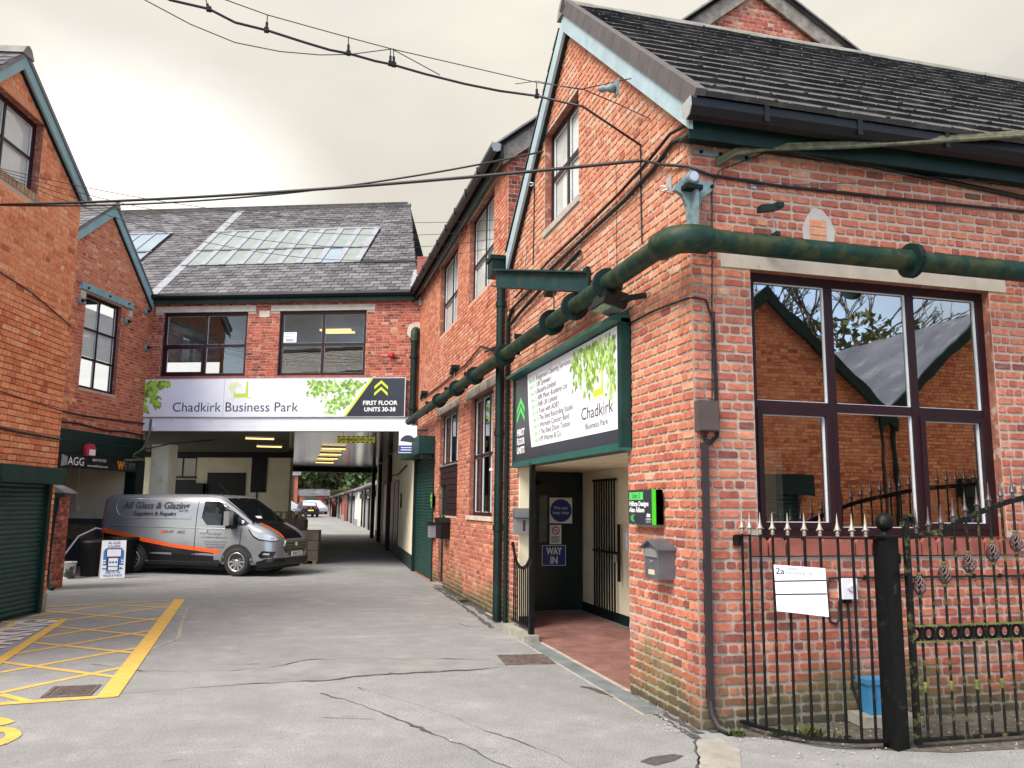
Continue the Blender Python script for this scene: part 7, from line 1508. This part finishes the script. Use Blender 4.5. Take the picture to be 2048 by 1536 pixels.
cable('thin_wire', [(0.901, -0.100, 5.214), (1.981, -0.060, 5.150), (3.886, -0.050, 5.215)], .004, 'very thin wire sagging below the feeder bundle', 'grey_metal', n=4)
cable('thin_wire', [(0.612, -0.030, 4.856), (2.274, -0.050, 5.074), (3.874, -0.070, 5.305)], .004, 'thin stay wire held by a small plate on the front wall', 'grey_metal', n=4)
o = put('stay_plate', MB().box(-.03, .03, -.01, 0, -.03, .03), 'bright_metal'); o.location = (0.659, -0.005, 4.871); tag(o, 'small bright plate holding the stay wire on the front wall', 'plate')
cable('drop_cable', [(-0.030, 1.018, 5.631), (-0.020, 1.047, 5.427), (-0.020, 1.041, 4.766), (-0.020, 1.034, 4.569)], .010, 'black cable dropping from the looped cable to the pipe', n=5)
cable('drop_cable', [(-0.050, 4.520, 7.070), (-0.020, 4.800, 7.058), (-0.020, 5.038, 6.914), (-0.020, 5.048, 6.193), (-0.020, 5.085, 5.491)], .010, 'black cable dropping left of the gable window', n=5)
for x, y0, y1 in ((1232, 330, 560), (1048, 650, 700), (1040, 640, 730)): cable('drop_wire', [(-0.012, 1.746, 5.717), (-0.012, 1.744, 4.363)] if x == 1232 else ([(-0.012, 5.597, 4.745), (-0.012, 5.584, 4.342)] if x == 1048 else [(-0.012, 6.140, 4.738), (-0.012, 6.124, 4.319)]), .004, {1232: 'thin wire line down the gable right of its window', 1048: 'thin wire above the pipe right of the downpipe', 1040: 'thin wire above the pipe left of the steel beam end'}[x], n=4)
cable('wall_conduit', [(-0.060, 2.839, 5.020), (-0.060, 3.642, 4.970), (-0.060, 4.327, 4.976), (-0.060, 5.664, 4.877), (-0.060, 6.282, 4.806)], .028, 'dark green conduit slanting up the gable behind the steel beam', 'green_dark', n=8)
cable('wall_cable', [(-0.030, 1.484, 3.782), (-0.030, 0.838, 3.784), (-0.030, 0.053, 3.736), (0.027, -0.030, 3.730), (0.126, -0.030, 3.714), (0.181, -0.030, 3.533), (0.175, -0.030, 3.302)], .011, 'black cable from the floodlight round the corner', n=5)
cable('wall_cable', [(-0.040, 16.300, 4.773), (-0.040, 13.049, 4.723), (-0.040, 10.044, 4.751), (-0.040, 8.542, 4.875), (-0.040, 7.395, 4.590)], .018, 'black cable along the warehouse wall above the fat pipe', n=5)
cable('wall_cable', [(-0.060, 8.103, 4.679), (-0.090, 6.829, 4.571)], .022, 'short stub pipe beside the tall downpipe', 'green_dark', n=6)
for i in range(5):
    y = 5.4+.28*i; cable('dead_tendril', [(-.02, y, 5.9-.05*i), (-.05, y+.05, 5.5+.1*(i % 2)), (-.03, y-.05, 5.2+.12*i), (-.02, y+.04, 5.0+.15*(i % 3))], .005, ['leftmost dry stem hanging by the gable eave', 'second dry stem by the gable eave', 'middle dry stem by the gable eave', 'fourth dry stem by the gable eave', 'rightmost dry stem by the gable eave'][i], 'bark', n=4)
# cables on the left gables
L2p = lambda u, z, o=.04: F2 @ Vector((u, -o, z))
cable('wall_cable', [L2p(-4.5, 4.12), L2p(-3, 4.08), L2p(-1.5, 4.12), L2p(-.1, 4.16)], .022, 'upper black cable band across the second gable below its window', n=5)
cable('wall_cable', [L2p(-4.5, 3.82), L2p(-3.2, 3.86), L2p(-2, 3.78), L2p(-1, 3.84), L2p(-.1, 3.80)], .025, 'lower sagging cable bundle across the second gable', n=5)
cable('loop_cable', [FF @ Vector((-8.0, -.2, 4.3)), FF @ Vector((-7.98, -.25, 3.85)), FF @ Vector((-8.05, -.4, 3.4)), FF @ Vector((-8.3, -.6, 3.15)), L2p(-.8, 3.05, .5), L2p(-1.4, 3.0, .3)], .035, 'thick grey cable looping down from the white band to the bay', 'cable_lichen')
cable('loop_cable', [FF @ Vector((-8.35, -.1, 4.3)), FF @ Vector((-8.3, -.15, 3.8)), FF @ Vector((-8.15, -.1, 3.4)), FF @ Vector((-7.6, .3, 3.6)), FF @ Vector((-6.5, .8, 3.75))], .02, 'thin dark cable hanging at the left end of the white band')
L1p = lambda u, z, o=.03: F1 @ Vector((u, -o, z))
cable('wall_cable', [L1p(-3, 2.98), L1p(-1.2, 2.93), L1p(.18, 2.92)], .022, 'dark cable across the near gable above the shutter box', n=5)
cable('wall_cable', [L1p(-3, 5.35), L1p(-1.2, 5.2), L1p(.18, 4.95)], .012, 'thin cable slanting across the near gable brickwork', n=5)
cable('wall_cable', [L1p(-3, 3.55, .02), L1p(.18, 3.42, .02)], .008, 'hairline cable low on the near gable', n=4)
cable('passage_cable', [(onR(20, .03), 20, 3.1), (onR(24, .03), 24, 2.95), (onR(28, .03), 28, 3.05), (onR(34, .03), 34, 2.9)], .03, 'sagging cable along the passage side wall', n=5)
